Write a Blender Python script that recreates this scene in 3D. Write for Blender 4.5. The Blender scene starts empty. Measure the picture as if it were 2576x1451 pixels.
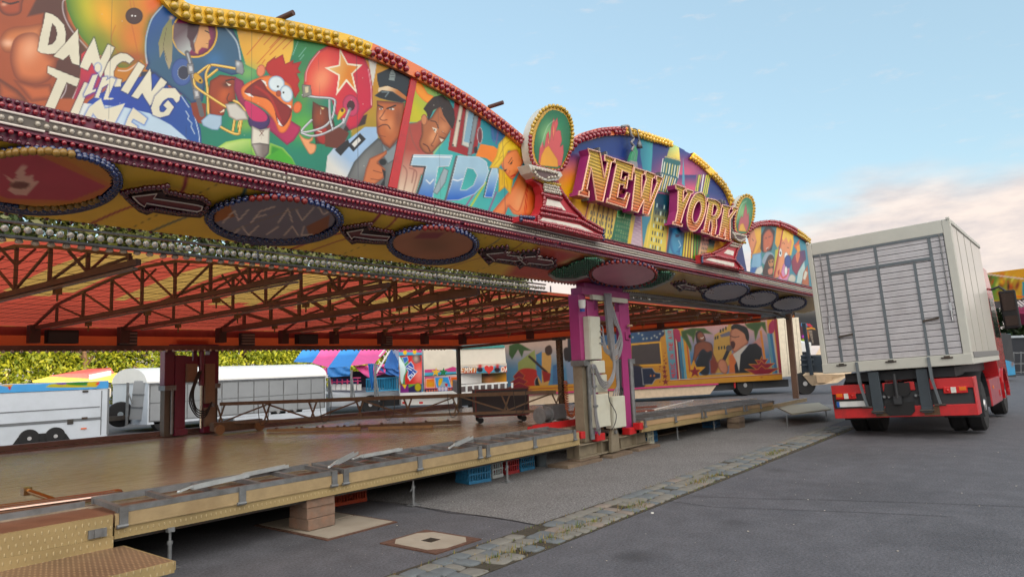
import bpy,math,random
import numpy as np
from mathutils import Vector,Matrix
random.seed(7);rs=np.random.RandomState(5)
S=bpy.context.scene
# ---------------------------------------------------------------- camera
FOC,CX,CY,CAMH=1720.,1288.,725.5,1.7
_a,_p,_r=math.radians(38.655713),math.radians(6.643682),math.radians(2.290610)
_F=np.array([math.cos(_p)*math.cos(_a),math.cos(_p)*math.sin(_a),math.sin(_p)])
_R0=np.cross(_F,[0,0,1]);_R0/=np.linalg.norm(_R0);_U0=np.cross(_R0,_F)
_R=math.cos(_r)*_R0-math.sin(_r)*_U0;_U=math.sin(_r)*_R0+math.cos(_r)*_U0
_C=np.array([0,0,CAMH])
cam=bpy.data.cameras.new('camera');camo=bpy.data.objects.new('camera',cam);S.collection.objects.link(camo)
cam.sensor_width=36;cam.lens=FOC/2576*36;cam.clip_start=.05;cam.clip_end=3000
camo.matrix_world=Matrix(((_R[0],_U[0],-_F[0],0),(_R[1],_U[1],-_F[1],0),(_R[2],_U[2],-_F[2],CAMH),(0,0,0,1)))
S.camera=camo
# ---------------------------------------------------------------- light
SUN_EL,SUN_AZ=math.radians(8.5),math.radians(-108)
sdir=Vector((math.cos(SUN_EL)*math.cos(SUN_AZ),math.cos(SUN_EL)*math.sin(SUN_AZ),math.sin(SUN_EL)))
sun=bpy.data.lights.new('sun','SUN');sun.energy=5.0;sun.angle=math.radians(.5);sun.color=(1,.80,.55)
suno=bpy.data.objects.new('sun',sun);S.collection.objects.link(suno)
suno.rotation_euler=sdir.to_track_quat('Z','Y').to_euler()
W=bpy.data.worlds.new('World');S.world=W;W.use_nodes=True
nt=W.node_tree;N=nt.nodes;L=nt.links;N.clear()
out=N.new('ShaderNodeOutputWorld');bg=N.new('ShaderNodeBackground');L.new(bg.outputs[0],out.inputs[0])
sky=N.new('ShaderNodeTexSky');sky.sky_type='NISHITA';sky.sun_disc=False
sky.sun_elevation=SUN_EL;sky.sun_rotation=math.atan2(sdir.x,sdir.y);sky.air_density=1.0;sky.dust_density=.6;sky.ozone_density=1.6
bg.inputs[1].default_value=.15
def wn(t,**k):
 n=N.new(t)
 for a,b in k.items():setattr(n,a,b)
 return n
def wmath(op,a,b=None):
 n=N.new('ShaderNodeMath');n.operation=op
 for i,q in enumerate((a,b)):
  if q is None:continue
  if isinstance(q,(int,float)):n.inputs[i].default_value=q
  else:L.new(q,n.inputs[i])
 return n.outputs[0]
tc=N.new('ShaderNodeTexCoord');sep=N.new('ShaderNodeSeparateXYZ');L.new(tc.outputs['Generated'],sep.inputs[0])
mp=N.new('ShaderNodeMapping');mp.inputs['Scale'].default_value=(2.6,2.6,9.);L.new(tc.outputs['Generated'],mp.inputs[0])
nz=N.new('ShaderNodeTexNoise');nz.inputs['Scale'].default_value=1.6;nz.inputs['Detail'].default_value=5;nz.inputs['Roughness'].default_value=.48
L.new(mp.outputs[0],nz.inputs['Vector'])
nz2=N.new('ShaderNodeTexNoise');nz2.inputs['Scale'].default_value=5.;nz2.inputs['Detail'].default_value=6;nz2.inputs['Roughness'].default_value=.6
L.new(mp.outputs[0],nz2.inputs['Vector'])
az=wmath('SUBTRACT',wmath('MULTIPLY',sep.outputs['X'],.30),wmath('MULTIPLY',sep.outputs['Y'],.30))
top=wmath('ADD',.178,wmath('MULTIPLY',az,.10))
edge=wmath('ADD',wmath('SUBTRACT',top,sep.outputs['Z']),wmath('MULTIPLY',wmath('SUBTRACT',nz.outputs[0],.5),.22))
cl=N.new('ShaderNodeMapRange');cl.interpolation_type='SMOOTHSTEP';L.new(edge,cl.inputs[0])
cl.inputs[1].default_value=-.03;cl.inputs[2].default_value=.055;cl.inputs[4].default_value=.93
wisp=N.new('ShaderNodeMapRange');wisp.interpolation_type='SMOOTHSTEP';L.new(nz2.outputs[0],wisp.inputs[0])
wisp.inputs[1].default_value=.57;wisp.inputs[2].default_value=.80;wisp.inputs[4].default_value=.35
clf=wmath('MAXIMUM',cl.outputs[0],wisp.outputs[0])
ccr=N.new('ShaderNodeValToRGB');L.new(nz2.outputs[0],ccr.inputs[0])
ccr.color_ramp.elements[0].position=.36;ccr.color_ramp.elements[0].color=(2.6,2.28,2.22,1)
ccr.color_ramp.elements[1].position=.66;ccr.color_ramp.elements[1].color=(3.55,2.98,2.65,1)
mix=N.new('ShaderNodeMixRGB');L.new(clf,mix.inputs[0]);
tint=N.new('ShaderNodeMixRGB');tint.blend_type='MULTIPLY';tint.inputs[0].default_value=1;tint.inputs[2].default_value=(1.04,1.0,.92,1)
L.new(sky.outputs[0],tint.inputs[1]);L.new(tint.outputs[0],mix.inputs[1]);L.new(ccr.outputs[0],mix.inputs[2]);
veil=N.new('ShaderNodeMixRGB');veil.inputs[0].default_value=.42;veil.inputs[2].default_value=(2.3,3.25,3.9,1);L.new(tint.outputs[0],veil.inputs[1]);L.new(veil.outputs[0],mix.inputs[1])
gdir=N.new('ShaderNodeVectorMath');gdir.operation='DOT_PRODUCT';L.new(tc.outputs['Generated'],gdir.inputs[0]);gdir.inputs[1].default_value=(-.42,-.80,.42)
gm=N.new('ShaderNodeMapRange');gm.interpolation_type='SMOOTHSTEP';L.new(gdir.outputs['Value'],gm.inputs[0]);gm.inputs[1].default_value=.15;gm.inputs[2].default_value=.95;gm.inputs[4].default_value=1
gc=N.new('ShaderNodeMixRGB');L.new(gm.outputs[0],gc.inputs[0]);gc.inputs[2].default_value=(10.2,9.5,8.6,1);L.new(mix.outputs[0],gc.inputs[1]);L.new(gc.outputs[0],bg.inputs[0])  # warm glow added to the sky behind the camera, brightens the shaded facade
S.view_settings.view_transform='Standard';S.view_settings.look='None';S.view_settings.gamma=1;S.view_settings.exposure=1.0
S.view_settings.use_curve_mapping=False
S.render.engine='CYCLES';S.cycles.max_bounces=8;S.cycles.diffuse_bounces=4;S.cycles.transparent_max_bounces=16
# ---------------------------------------------------------------- picture tracing helpers (photo pixel, 2576 wide -> point on a real plane)
def ray(x,y):return(x-CX)*_R-(y-CY)*_U+FOC*_F
def onY(x,y,Y):v=ray(x,y);return _C+v*(Y/v[1])
def onZ(x,y,Z):v=ray(x,y);return _C+v*((Z-CAMH)/v[2])
def onX(x,y,X):v=ray(x,y);return _C+v*(X/v[0])
def onP(x,y,p0,n):v=ray(x,y);p0=np.array(p0);n=np.array(n);return _C+v*(((p0-_C)@n)/(v@n))
def at(x,y,w):return _C+ray(x,y)/FOC*w
def proj(P):
 d=np.asarray(P)-_C;w=d@_F;return CX+FOC*(d@_R)/w,CY-FOC*(d@_U)/w
def zc(x0,y0,s,pts):return[((x0+a/s)/1.590062,(y0+b/s)/1.590062)for a,b in pts]
# ---------------------------------------------------------------- mesh builder
def tov(p):return tuple(float(c)for c in p)
class MB:
 def __init__(s):s.v=[];s.f=[];s.m=[]
 def add(s,vs,fs,mi=0):
  o=len(s.v);s.v+=[tov(p)for p in vs];s.f+=[tuple(o+i for i in f)for f in fs];s.m+=[mi]*len(fs);return s
 def box(s,x0,x1,y0,y1,z0,z1,mi=0):
  return s.add([(x0,y0,z0),(x1,y0,z0),(x1,y1,z0),(x0,y1,z0),(x0,y0,z1),(x1,y0,z1),(x1,y1,z1),(x0,y1,z1)],[(3,2,1,0),(4,5,6,7),(0,1,5,4),(1,2,6,5),(2,3,7,6),(3,0,4,7)],mi)
 def bar(s,p,q,w,h,mi=0,up=(0,0,1)):
  p=Vector(tov(p));q=Vector(tov(q));d=(q-p).normalized();up=Vector(up)
  if abs(d.dot(up))>.98:up=Vector((1,0,0))
  a=d.cross(up).normalized();b=a.cross(d).normalized();a*=w/2;b*=h/2
  return s.add([p-a-b,p+a-b,p+a+b,p-a+b,q-a-b,q+a-b,q+a+b,q-a+b],[(3,2,1,0),(4,5,6,7),(0,1,5,4),(1,2,6,5),(2,3,7,6),(3,0,4,7)],mi)
 def tube(s,path,r,n=8,mi=0,closed=False):
  P=[Vector(tov(p))for p in path];k=len(P);rings=[];a=None
  for i in range(k):
   if closed:d=(P[(i+1)%k]-P[i-1])
   else:d=P[min(i+1,k-1)]-P[max(i-1,0)]
   d=d.normalized()if d.length>1e-9 else Vector((0,0,1))
   if a is None:
    a=d.cross(Vector((0,0,1)))
    if a.length<.05:a=d.cross(Vector((1,0,0)))
   a=(a-d*a.dot(d)).normalized();b=d.cross(a);rr=r[i]if isinstance(r,(list,tuple))else r
   rings.append([P[i]+a*rr*math.cos(t)+b*rr*math.sin(t)for t in[2*math.pi*j/n for j in range(n)]])
  vs=[v for R in rings for v in R];fs=[]
  for i in range(k if closed else k-1):
   o=i*n;o2=((i+1)%k)*n
   for j in range(n):fs.append((o+j,o+(j+1)%n,o2+(j+1)%n,o2+j))
  if not closed:fs.append(tuple(range(n-1,-1,-1)));fs.append(tuple((k-1)*n+j for j in range(n)))
  return s.add(vs,fs,mi)
 def prism(s,pts,off,mi=0,ms=None):
  n=len(pts);off=np.array(off,float);A=[np.array(tov(p))for p in pts]
  s.add(A,[tuple(range(n))],mi);s.add([p+off for p in A],[tuple(range(n-1,-1,-1))],mi)
  vs=A+[p+off for p in A]
  return s.add(vs,[(i,(i+1)%n,n+(i+1)%n,n+i)for i in range(n)],mi if ms is None else ms)
 def lathe(s,prof,c,n=16,axis='z',mi=0,ang=0):
  vs=[];fs=[]
  for r,z in prof:
   for j in range(n):
    t=2*math.pi*j/n+ang;x,y=r*math.cos(t),r*math.sin(t)
    p={'z':(x,y,z),'y':(x,z,y),'x':(z,x,y)}[axis]
    vs.append((c[0]+p[0],c[1]+p[1],c[2]+p[2]))
  for i in range(len(prof)-1):
   for j in range(n):fs.append((i*n+j,i*n+(j+1)%n,(i+1)*n+(j+1)%n,(i+1)*n+j))
  if prof[0][0]>1e-4:fs.append(tuple(range(n)))
  if prof[-1][0]>1e-4:fs.append(tuple((len(prof)-1)*n+j for j in range(n)))
  return s.add(vs,fs,mi)
 def ball(s,c,r,n=7,m=4,mi=0,sc=(1,1,1)):
  vs=[(c[0],c[1],c[2]+r*sc[2])];fs=[]
  for i in range(1,m):
   t=math.pi*i/m
   for j in range(n):
    q=2*math.pi*j/n;vs.append((c[0]+r*sc[0]*math.sin(t)*math.cos(q),c[1]+r*sc[1]*math.sin(t)*math.sin(q),c[2]+r*sc[2]*math.cos(t)))
  vs.append((c[0],c[1],c[2]-r*sc[2]))
  for j in range(n):fs.append((0,1+j,1+(j+1)%n));fs.append((len(vs)-1,1+(m-2)*n+(j+1)%n,1+(m-2)*n+j))
  for i in range(m-2):
   for j in range(n):a=1+i*n;fs.append((a+j,a+n+j,a+n+(j+1)%n,a+(j+1)%n))
  return s.add(vs,fs,mi)
 def build(s,name,mats,parent=None,smooth=False,bevel=0,world=True,loc=None,fix=True):
  me=bpy.data.meshes.new(name)
  off=Vector((0,0,0))
  if loc is not None:off=Vector(tov(loc))
  elif parent is not None and world:
   q=parent
   while q is not None:off+=Vector(q['_org'])if '_org' in q else Vector((0,0,0));q=q.parent
  me.from_pydata([tuple(Vector(v)-off)for v in s.v],[],s.f)
  if not isinstance(mats,(list,tuple)):mats=[mats]
  for m_ in mats:me.materials.append(m_)
  me.polygons.foreach_set('material_index',s.m)
  if fix:
   import bmesh
   bm=bmesh.new();bm.from_mesh(me);bmesh.ops.recalc_face_normals(bm,faces=bm.faces);bm.to_mesh(me);bm.free()
  if smooth:
   me.polygons.foreach_set('use_smooth',[True]*len(me.polygons))
  me.update()
  o=bpy.data.objects.new(name,me);S.collection.objects.link(o)
  if loc is not None:o.location=off
  if parent is not None:o.parent=parent
  if smooth=='auto':
   try:
    me.set_sharp_from_angle(angle=math.radians(40))
   except Exception:pass
  if bevel:
   b=o.modifiers.new('bevel','BEVEL');b.width=bevel;b.segments=2;b.limit_method='ANGLE'
  return o
def thing(name,label,cat,loc=(0,0,0),rz=0,group=None,rot=None):
 o=bpy.data.objects.new(name,None);S.collection.objects.link(o);o.empty_display_size=.2
 o.location=tov(loc);o.rotation_euler=rot if rot else(0,0,rz);o['label']=label;o['category']=cat
 if group:o['group']=group
 o['_org']=tov(loc)
 return o
def tag(o,label,cat,group=None,kind=None):
 o['label']=label;o['category']=cat
 if group:o['group']=group
 if kind:o['kind']=kind
 return o
def struct(o):o['kind']='structure';return o
def dup(root,loc=None,rz=None,label=None,parent=None):
 r=root.copy();S.collection.objects.link(r)
 if loc is not None:r.location=tov(loc)
 if rz is not None:r.rotation_euler[2]=rz
 if label:r['label']=label
 if parent is not None:r.parent=parent
 for ch in list(root.children):
  dup(ch,parent=r)
 return r
# ---------------------------------------------------------------- materials
def lin(c):
 c=np.array(c[:3],float)/255.;return np.where(c<=.04045,c/12.92,((c+.055)/1.055)**2.4)
MC={}
def mat(name,col,rough=.5,metal=0.,var=.12,scale=6.,bump=0.,spec=.5,bscale=60.,emit=0,alpha=1,coat=0,dirt=None,dscale=1.5,trans=0,fine=0):
 if name in MC:return MC[name]
 m=bpy.data.materials.new(name);m.use_nodes=True;t=m.node_tree;b=t.nodes['Principled BSDF'];MC[name]=m
 c=lin(col);n=t.nodes.new('ShaderNodeTexNoise');n.inputs['Scale'].default_value=scale;n.inputs['Detail'].default_value=6;n.inputs['Roughness'].default_value=.65
 g=t.nodes.new('ShaderNodeTexCoord');t.links.new(g.outputs['Object'],n.inputs['Vector'])
 r=t.nodes.new('ShaderNodeValToRGB');t.links.new(n.outputs[0],r.inputs[0])
 r.color_ramp.elements[0].position=.3;r.color_ramp.elements[1].position=.7
 r.color_ramp.elements[0].color=(*(c*(1-var)),1);r.color_ramp.elements[1].color=(*np.clip(c*(1+var),0,1),1)
 src=r.outputs[0]
 if dirt is not None:
  n3=t.nodes.new('ShaderNodeTexNoise');n3.inputs['Scale'].default_value=dscale;n3.inputs['Detail'].default_value=8;n3.inputs['Roughness'].default_value=.7
  t.links.new(g.outputs['Object'],n3.inputs['Vector'])
  r3=t.nodes.new('ShaderNodeMapRange');t.links.new(n3.outputs[0],r3.inputs[0]);r3.inputs[1].default_value=.48;r3.inputs[2].default_value=.72;r3.inputs[4].default_value=.75
  mx=t.nodes.new('ShaderNodeMixRGB');t.links.new(r3.outputs[0],mx.inputs[0]);t.links.new(src,mx.inputs[1]);mx.inputs[2].default_value=(*lin(dirt),1);src=mx.outputs[0]
 if fine:
  n4=t.nodes.new('ShaderNodeTexNoise');n4.inputs['Scale'].default_value=42;n4.inputs['Detail'].default_value=5;n4.inputs['Roughness'].default_value=.8;t.links.new(g.outputs['Object'],n4.inputs['Vector'])
  r4=t.nodes.new('ShaderNodeMapRange');t.links.new(n4.outputs[0],r4.inputs[0]);r4.inputs[1].default_value=.4;r4.inputs[2].default_value=.6;r4.inputs[3].default_value=1-fine;r4.inputs[4].default_value=1+fine
  v4=t.nodes.new('ShaderNodeVectorMath');v4.operation='SCALE';t.links.new(src,v4.inputs[0]);t.links.new(r4.outputs[0],v4.inputs['Scale']);src=v4.outputs[0]
  for(px_,py_,rx_,st_)in((5.55,3.15,.32,.45),(9.5,2.2,1.4,.2),(13,3.2,1.8,.22),(7.5,.9,.9,.2),(7.2,2.9,.25,.3),(10.8,3.6,.35,.3),(5.2,1.6,.5,.15),(4.3,6.3,.5,.2)):
   d4=t.nodes.new('ShaderNodeVectorMath');d4.operation='DISTANCE';t.links.new(g.outputs['Object'],d4.inputs[0]);d4.inputs[1].default_value=(px_,py_,0)
   r5=t.nodes.new('ShaderNodeMapRange');t.links.new(d4.outputs['Value'],r5.inputs[0]);r5.interpolation_type='SMOOTHSTEP';r5.inputs[1].default_value=0;r5.inputs[2].default_value=rx_;r5.inputs[3].default_value=1-st_;r5.inputs[4].default_value=1
   v5=t.nodes.new('ShaderNodeVectorMath');v5.operation='SCALE';t.links.new(src,v5.inputs[0]);t.links.new(r5.outputs[0],v5.inputs['Scale']);src=v5.outputs[0]
 t.links.new(src,b.inputs['Base Color'])
 rr=t.nodes.new('ShaderNodeMapRange');t.links.new(n.outputs[0],rr.inputs[0]);rr.inputs[3].default_value=max(0,rough-.08);rr.inputs[4].default_value=min(1,rough+.12);t.links.new(rr.outputs[0],b.inputs['Roughness'])
 b.inputs['Metallic'].default_value=metal;b.inputs['Specular IOR Level'].default_value=spec
 if coat:b.inputs['Coat Weight'].default_value=coat;b.inputs['Coat Roughness'].default_value=.08
 if trans:b.inputs['Transmission Weight'].default_value=trans
 if alpha<1:b.inputs['Alpha'].default_value=alpha
 if emit:b.inputs['Emission Color'].default_value=(*c,1);b.inputs['Emission Strength'].default_value=emit
 if bump:
  n2=t.nodes.new('ShaderNodeTexNoise');n2.inputs['Scale'].default_value=bscale;n2.inputs['Detail'].default_value=4;t.links.new(g.outputs['Object'],n2.inputs['Vector'])
  bp=t.nodes.new('ShaderNodeBump');bp.inputs['Strength'].default_value=bump;bp.inputs['Distance'].default_value=.02;t.links.new(n2.outputs[0],bp.inputs['Height']);t.links.new(bp.outputs[0],b.inputs['Normal'])
 return m
def paintmat(name='painted_art',rough=.38):
 if name in MC:return MC[name]
 m=bpy.data.materials.new(name);m.use_nodes=True;t=m.node_tree;b=t.nodes['Principled BSDF'];MC[name]=m
 a=t.nodes.new('ShaderNodeAttribute');a.attribute_name='paint';n=t.nodes.new('ShaderNodeTexNoise');n.inputs['Scale'].default_value=3;n.inputs['Detail'].default_value=5
 g=t.nodes.new('ShaderNodeTexCoord');t.links.new(g.outputs['Object'],n.inputs['Vector'])
 r=t.nodes.new('ShaderNodeMapRange');t.links.new(n.outputs[0],r.inputs[0]);r.inputs[1].default_value=.3;r.inputs[2].default_value=.7;r.inputs[3].default_value=.9;r.inputs[4].default_value=1.04
 v=t.nodes.new('ShaderNodeVectorMath');v.operation='SCALE';t.links.new(a.outputs[0],v.inputs[0]);t.links.new(r.outputs[0],v.inputs['Scale'])
 t.links.new(v.outputs[0],b.inputs['Base Color']);b.inputs['Roughness'].default_value=rough
 return m
# ---------------------------------------------------------------- painter: fills the vertex colours of a fine flat grid
def spline(pts,closed=True,k=6):
 P=np.array(pts,float);n=len(P);o=[]
 for i in range(n if closed else n-1):
  if closed:a,b,c,d=P[i-1],P[i],P[(i+1)%n],P[(i+2)%n]
  else:a,b,c,d=P[max(i-1,0)],P[i],P[i+1],P[min(i+2,n-1)]
  for j in range(k):
   t=j/k;o.append(.5*((2*b)+(-a+c)*t+(2*a-5*b+4*c-d)*t*t+(-a+3*b-3*c+d)*t**3))
 if not closed:o.append(P[-1])
 return np.array(o)
class Canvas:
 def __init__(s,o,ux,uz,w,h,res,base=(200,200,200),xs=None):
  s.o=np.array(o,float);s.ux=np.array(ux,float);s.uz=np.array(uz,float)
  s.xs=np.arange(int(w/res)+1)*res if xs is None else np.array(xs);s.nx=len(s.xs);s.nz=int(h/res)+1;s.res=res
  A,B=np.meshgrid(s.xs,np.arange(s.nz)*res)
  s.P=s.o+A[...,None]*s.ux+B[...,None]*s.uz
  d=s.P-_C;w_=d@_F;s.X=CX+FOC*(d@_R)/w_;s.Y=CY-FOC*(d@_U)/w_
  s.c=np.zeros((s.nz,s.nx,3));s.c[:]=lin(base)
 def uv(s):
  A,B=np.meshgrid(s.xs,np.arange(s.nz)*s.res);s.X,s.Y=A,B;return s
 def _blk(s,x0,x1,y0,y1):
  M=(s.X>=x0)&(s.X<=x1)&(s.Y>=y0)&(s.Y<=y1)
  if not M.any():return None
  r=np.where(M.any(1))[0];c=np.where(M.any(0))[0]
  return slice(r[0],r[-1]+1),slice(c[0],c[-1]+1)
 def _dist(s,X,Y,P,closed):
  D=np.full(X.shape,1e9);I=np.zeros(X.shape,bool);n=len(P)
  for i in range(n if closed else n-1):
   a=P[i];b=P[(i+1)%n];e=b-a;l=e@e+1e-12
   t=np.clip(((X-a[0])*e[0]+(Y-a[1])*e[1])/l,0,1)
   D=np.minimum(D,(X-a[0]-t*e[0])**2+(Y-a[1]-t*e[1])**2)
   if closed and a[1]!=b[1]:
    I^=((a[1]>Y)!=(b[1]>Y))&(X<(b[0]-a[0])*(Y-a[1])/(b[1]-a[1])+a[0])
  return np.sqrt(D),I
 def poly(s,pts,col,soft=1.2,sm=0,grad=None,rim=None,a=1,hole=None,sh=None):
  P=spline(pts)if sm else np.array(pts,float);m=soft+2+(sh[1]if sh else 0)
  bl=s._blk(P[:,0].min()-m,P[:,0].max()+m,P[:,1].min()-m,P[:,1].max()+m)
  if bl is None:return s
  X,Y=s.X[bl],s.Y[bl];D,I=s._dist(X,Y,P,True)
  if hole is not None:
   for h in hole:
    D2,I2=s._dist(X,Y,np.array(h,float),True);I=I&~I2;D=np.minimum(D,D2)
  sd=np.where(I,-D,D);al=np.clip(.5-sd/soft,0,1)*a
  c=np.zeros(X.shape+(3,));c[:]=lin(col)
  if grad:
   p,q=np.array(grad[1]),np.array(grad[2]);e=q-p
   t=np.clip(((X-p[0])*e[0]+(Y-p[1])*e[1])/(e@e),0,1)[...,None];c=c*(1-t)+lin(grad[0])*t
  if rim:
   t=np.clip(1-D/rim[1],0,1)[...,None]**1.3;c=c*(1-t)+lin(rim[0])*t
  if sh:
   t=(np.clip(1-np.maximum(sd,0)/sh[1],0,1)**1.5*.8)[...,None];s.c[bl]=s.c[bl]*(1-t)+lin(sh[0])*t
  al=al[...,None];s.c[bl]=s.c[bl]*(1-al)+c*al;return s
 def line(s,pts,w,col,soft=1.,sm=0,a=1,closed=False):
  P=spline(pts,closed)if sm else np.array(pts,float);m=w+soft+1
  bl=s._blk(P[:,0].min()-m,P[:,0].max()+m,P[:,1].min()-m,P[:,1].max()+m)
  if bl is None:return s
  D,_=s._dist(s.X[bl],s.Y[bl],P,closed);al=(np.clip(.5-(D-w/2)/soft,0,1)*a)[...,None]
  s.c[bl]=s.c[bl]*(1-al)+lin(col)*al;return s
 def blob(s,x,y,rx,ry,col,a=1,ang=0,p=1.):
  R=max(rx,ry)*2.6;bl=s._blk(x-R,x+R,y-R,y+R)
  if bl is None:return s
  ca,sa=math.cos(math.radians(ang)),math.sin(math.radians(ang));X=s.X[bl]-x;Y=s.Y[bl]-y
  u=(X*ca+Y*sa)/rx;v=(-X*sa+Y*ca)/ry;al=(np.exp(-(u*u+v*v)**p)*a)[...,None]
  s.c[bl]=s.c[bl]*(1-al)+lin(col)*al;return s
 def ell(s,x,y,rx,ry,col,ang=0,**k):
  ca,sa=math.cos(math.radians(ang)),math.sin(math.radians(ang))
  P=[(x+rx*math.cos(t)*ca-ry*math.sin(t)*sa,y+rx*math.cos(t)*sa+ry*math.sin(t)*ca)for t in np.linspace(0,2*math.pi,28)[:-1]]
  return s.poly(P,col,**k)
 def build(s,name,parent,outline=None,mat_=None,loc=None):
  keep=np.ones((s.nz-1,s.nx-1),bool)
  if outline is not None:
   q=(s.P[:-1,:-1]+s.P[1:,1:])/2-s.o;U,V=q@s.ux,q@s.uz
   O=np.array([((np.array(p)-s.o)@s.ux,(np.array(p)-s.o)@s.uz)for p in outline]);_,keep=s._dist(U,V,O,True)
  idx=np.arange(s.nz*s.nx).reshape(s.nz,s.nx)
  Q=np.stack([idx[:-1,:-1],idx[:-1,1:],idx[1:,1:],idx[1:,:-1]],-1)[keep]
  used=np.unique(Q);mp_=np.full(s.nz*s.nx,-1);mp_[used]=np.arange(len(used));Q=mp_[Q]
  off=np.array(parent['_org'])if(parent is not None and '_org' in parent)else np.zeros(3)
  V=(s.P.reshape(-1,3)[used]-off).astype(np.float32);lm=s.c.mean(2,keepdims=True);C3=(np.clip(lm+(s.c-lm)*1.12,0,1)**1.3).reshape(-1,3)[used]
  me=bpy.data.meshes.new(name);me.vertices.add(len(V));me.vertices.foreach_set('co',V.ravel())
  me.loops.add(Q.size);me.loops.foreach_set('vertex_index',Q.ravel().astype(np.int32))
  me.polygons.add(len(Q));me.polygons.foreach_set('loop_start',(np.arange(len(Q))*4).astype(np.int32))
  me.update(calc_edges=True)
  ca=me.color_attributes.new('paint','FLOAT_COLOR','POINT');ca.data.foreach_set('color',np.concatenate([C3,np.ones((len(C3),1))],1).astype(np.float32).ravel())
  me.materials.append(mat_ or paintmat());o=bpy.data.objects.new(name,me);S.collection.objects.link(o)
  if parent is not None:o.parent=parent
  return o
# ================================================================ materials in use
M_asph=mat('asphalt',(86,86,92),.82,fine=.34,var=.22,scale=3,bump=.5,bscale=90,dirt=(76,77,84),dscale=.9)
M_asph2=mat('asphalt_coarse',(120,119,120),.88,fine=.5,var=.3,scale=60,bump=.9,bscale=110,dirt=(100,98,100),dscale=.8)
M_steel=mat('galvanised_steel',(128,131,134),.5,.55,var=.22,scale=9,dirt=(88,84,80))
M_steeld=mat('dark_steel',(70,66,62),.55,.4,var=.25,scale=8,dirt=(92,62,44))
M_brown=mat('brown_painted_steel',(108,78,70),.55,.1,var=.2,scale=5,dirt=(84,58,52))
M_rust=mat('rusty_steel',(104,84,66),.65,.3,var=.25,scale=9,dirt=(96,58,36))
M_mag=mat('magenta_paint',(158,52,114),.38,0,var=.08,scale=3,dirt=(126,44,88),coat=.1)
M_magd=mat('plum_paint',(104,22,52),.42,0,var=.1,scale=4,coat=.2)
M_ochre=mat('ochre_trim',(164,143,108),.45,.15,var=.14,scale=7,dirt=(140,116,84))
M_red=mat('red_paint',(188,32,36),.38,0,var=.08,scale=3,coat=.15,dirt=(140,40,40),dscale=4)
M_white=mat('white_paint',(226,226,224),.4,0,var=.04,scale=2)
M_cream=mat('cream_box',(192,192,178),.45,0,var=.06,scale=5,dirt=(182,176,150))
M_black=mat('black_rubber',(26,26,28),.75,0,var=.2,scale=12)
M_dark=mat('dark_grey',(44,46,50),.6,0,var=.15,scale=6)
M_cable=mat('grey_cable',(132,132,136),.5,0,var=.1)
M_cabled=mat('black_cable',(36,36,40),.5,0,var=.1)
M_chrome=mat('polished_steel',(200,186,170),.14,1,var=.05)
M_wood=mat('weathered_wood',(116,100,84),.8,0,var=.25,scale=14,bump=.4,bscale=30,dirt=(84,66,54))
M_block=mat('hardwood_block',(124,102,88),.75,0,var=.2,scale=8,bump=.3,bscale=24,dirt=(140,96,70),dscale=5)
M_redb=mat('red_bulb_glass',(140,14,36),.12,0,var=.1,spec=.8,coat=.6)
M_dkb=mat('dark_red_bulb_glass',(78,10,34),.14,0,var=.1,spec=.8,coat=.5)
M_yelb=mat('amber_bulb_glass',(190,154,38),.12,0,var=.1,spec=.8,coat=.6)
M_clrb=mat('clear_bulb_glass',(206,196,180),.10,0,var=.1,spec=.9,coat=.7,trans=.35)
M_blub=mat('blue_bulb_glass',(14,34,84),.14,0,var=.1,spec=.8,coat=.5)
M_grnb=mat('green_bulb_glass',(18,92,62),.16,0,var=.1,spec=.7,coat=.5)
M_zinc=mat('bright_zinc',(186,192,194),.4,.5,var=.12,scale=12)
M_tubew=mat('white_tube',(224,214,206),.3,0,var=.03)
M_conc=mat('concrete_slab',(158,148,134),.85,0,var=.1,scale=12,bump=.3,bscale=70,dirt=(134,122,108))
def tread(name,col,hi,k=16.,rough=.42,ax=('X','Y')):
 m=mat(name,col,rough,.2,var=.14,scale=6,dirt=tuple(int(c*.72)for c in col));t=m.node_tree;b=t.nodes['Principled BSDF']
 g=t.nodes.new('ShaderNodeTexCoord');mp=t.nodes.new('ShaderNodeMapping');t.links.new(g.outputs['Object'],mp.inputs[0])
 if ax==('X','Z'):mp.inputs['Rotation'].default_value=(0,math.radians(45),0)
 else:mp.inputs['Rotation'].default_value=(0,0,math.radians(35))
 mp.inputs['Scale'].default_value=(k*2.2,k,.01)if ax==('X','Y')else(k*2.4,.01,k)
 v=t.nodes.new('ShaderNodeTexVoronoi');v.inputs['Scale'].default_value=1;v.inputs['Randomness'].default_value=0;t.links.new(mp.outputs[0],v.inputs['Vector'])
 r=t.nodes.new('ShaderNodeMapRange');t.links.new(v.outputs['Distance'],r.inputs[0]);r.inputs[1].default_value=.30 if ax==('X','Y')else .22;r.inputs[2].default_value=.18 if ax==('X','Y')else .12
 old=b.inputs['Base Color'].links[0].from_socket
 mx=t.nodes.new('ShaderNodeMixRGB');t.links.new(r.outputs[0],mx.inputs[0]);t.links.new(old,mx.inputs[1]);mx.inputs[2].default_value=(*lin(hi),1);t.links.new(mx.outputs[0],b.inputs['Base Color'])
 bp=t.nodes.new('ShaderNodeBump');bp.inputs['Strength'].default_value=.8;bp.inputs['Distance'].default_value=.004;t.links.new(r.outputs[0],bp.inputs['Height']);t.links.new(bp.outputs[0],b.inputs['Normal'])
 return m
M_tread=tread('ochre_tread_plate',(166,145,102),(184,165,126),12,ax=('X','Z'))
M_treadf=tread('brown_tread_plate',(132,104,82),(174,144,112),15)
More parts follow.
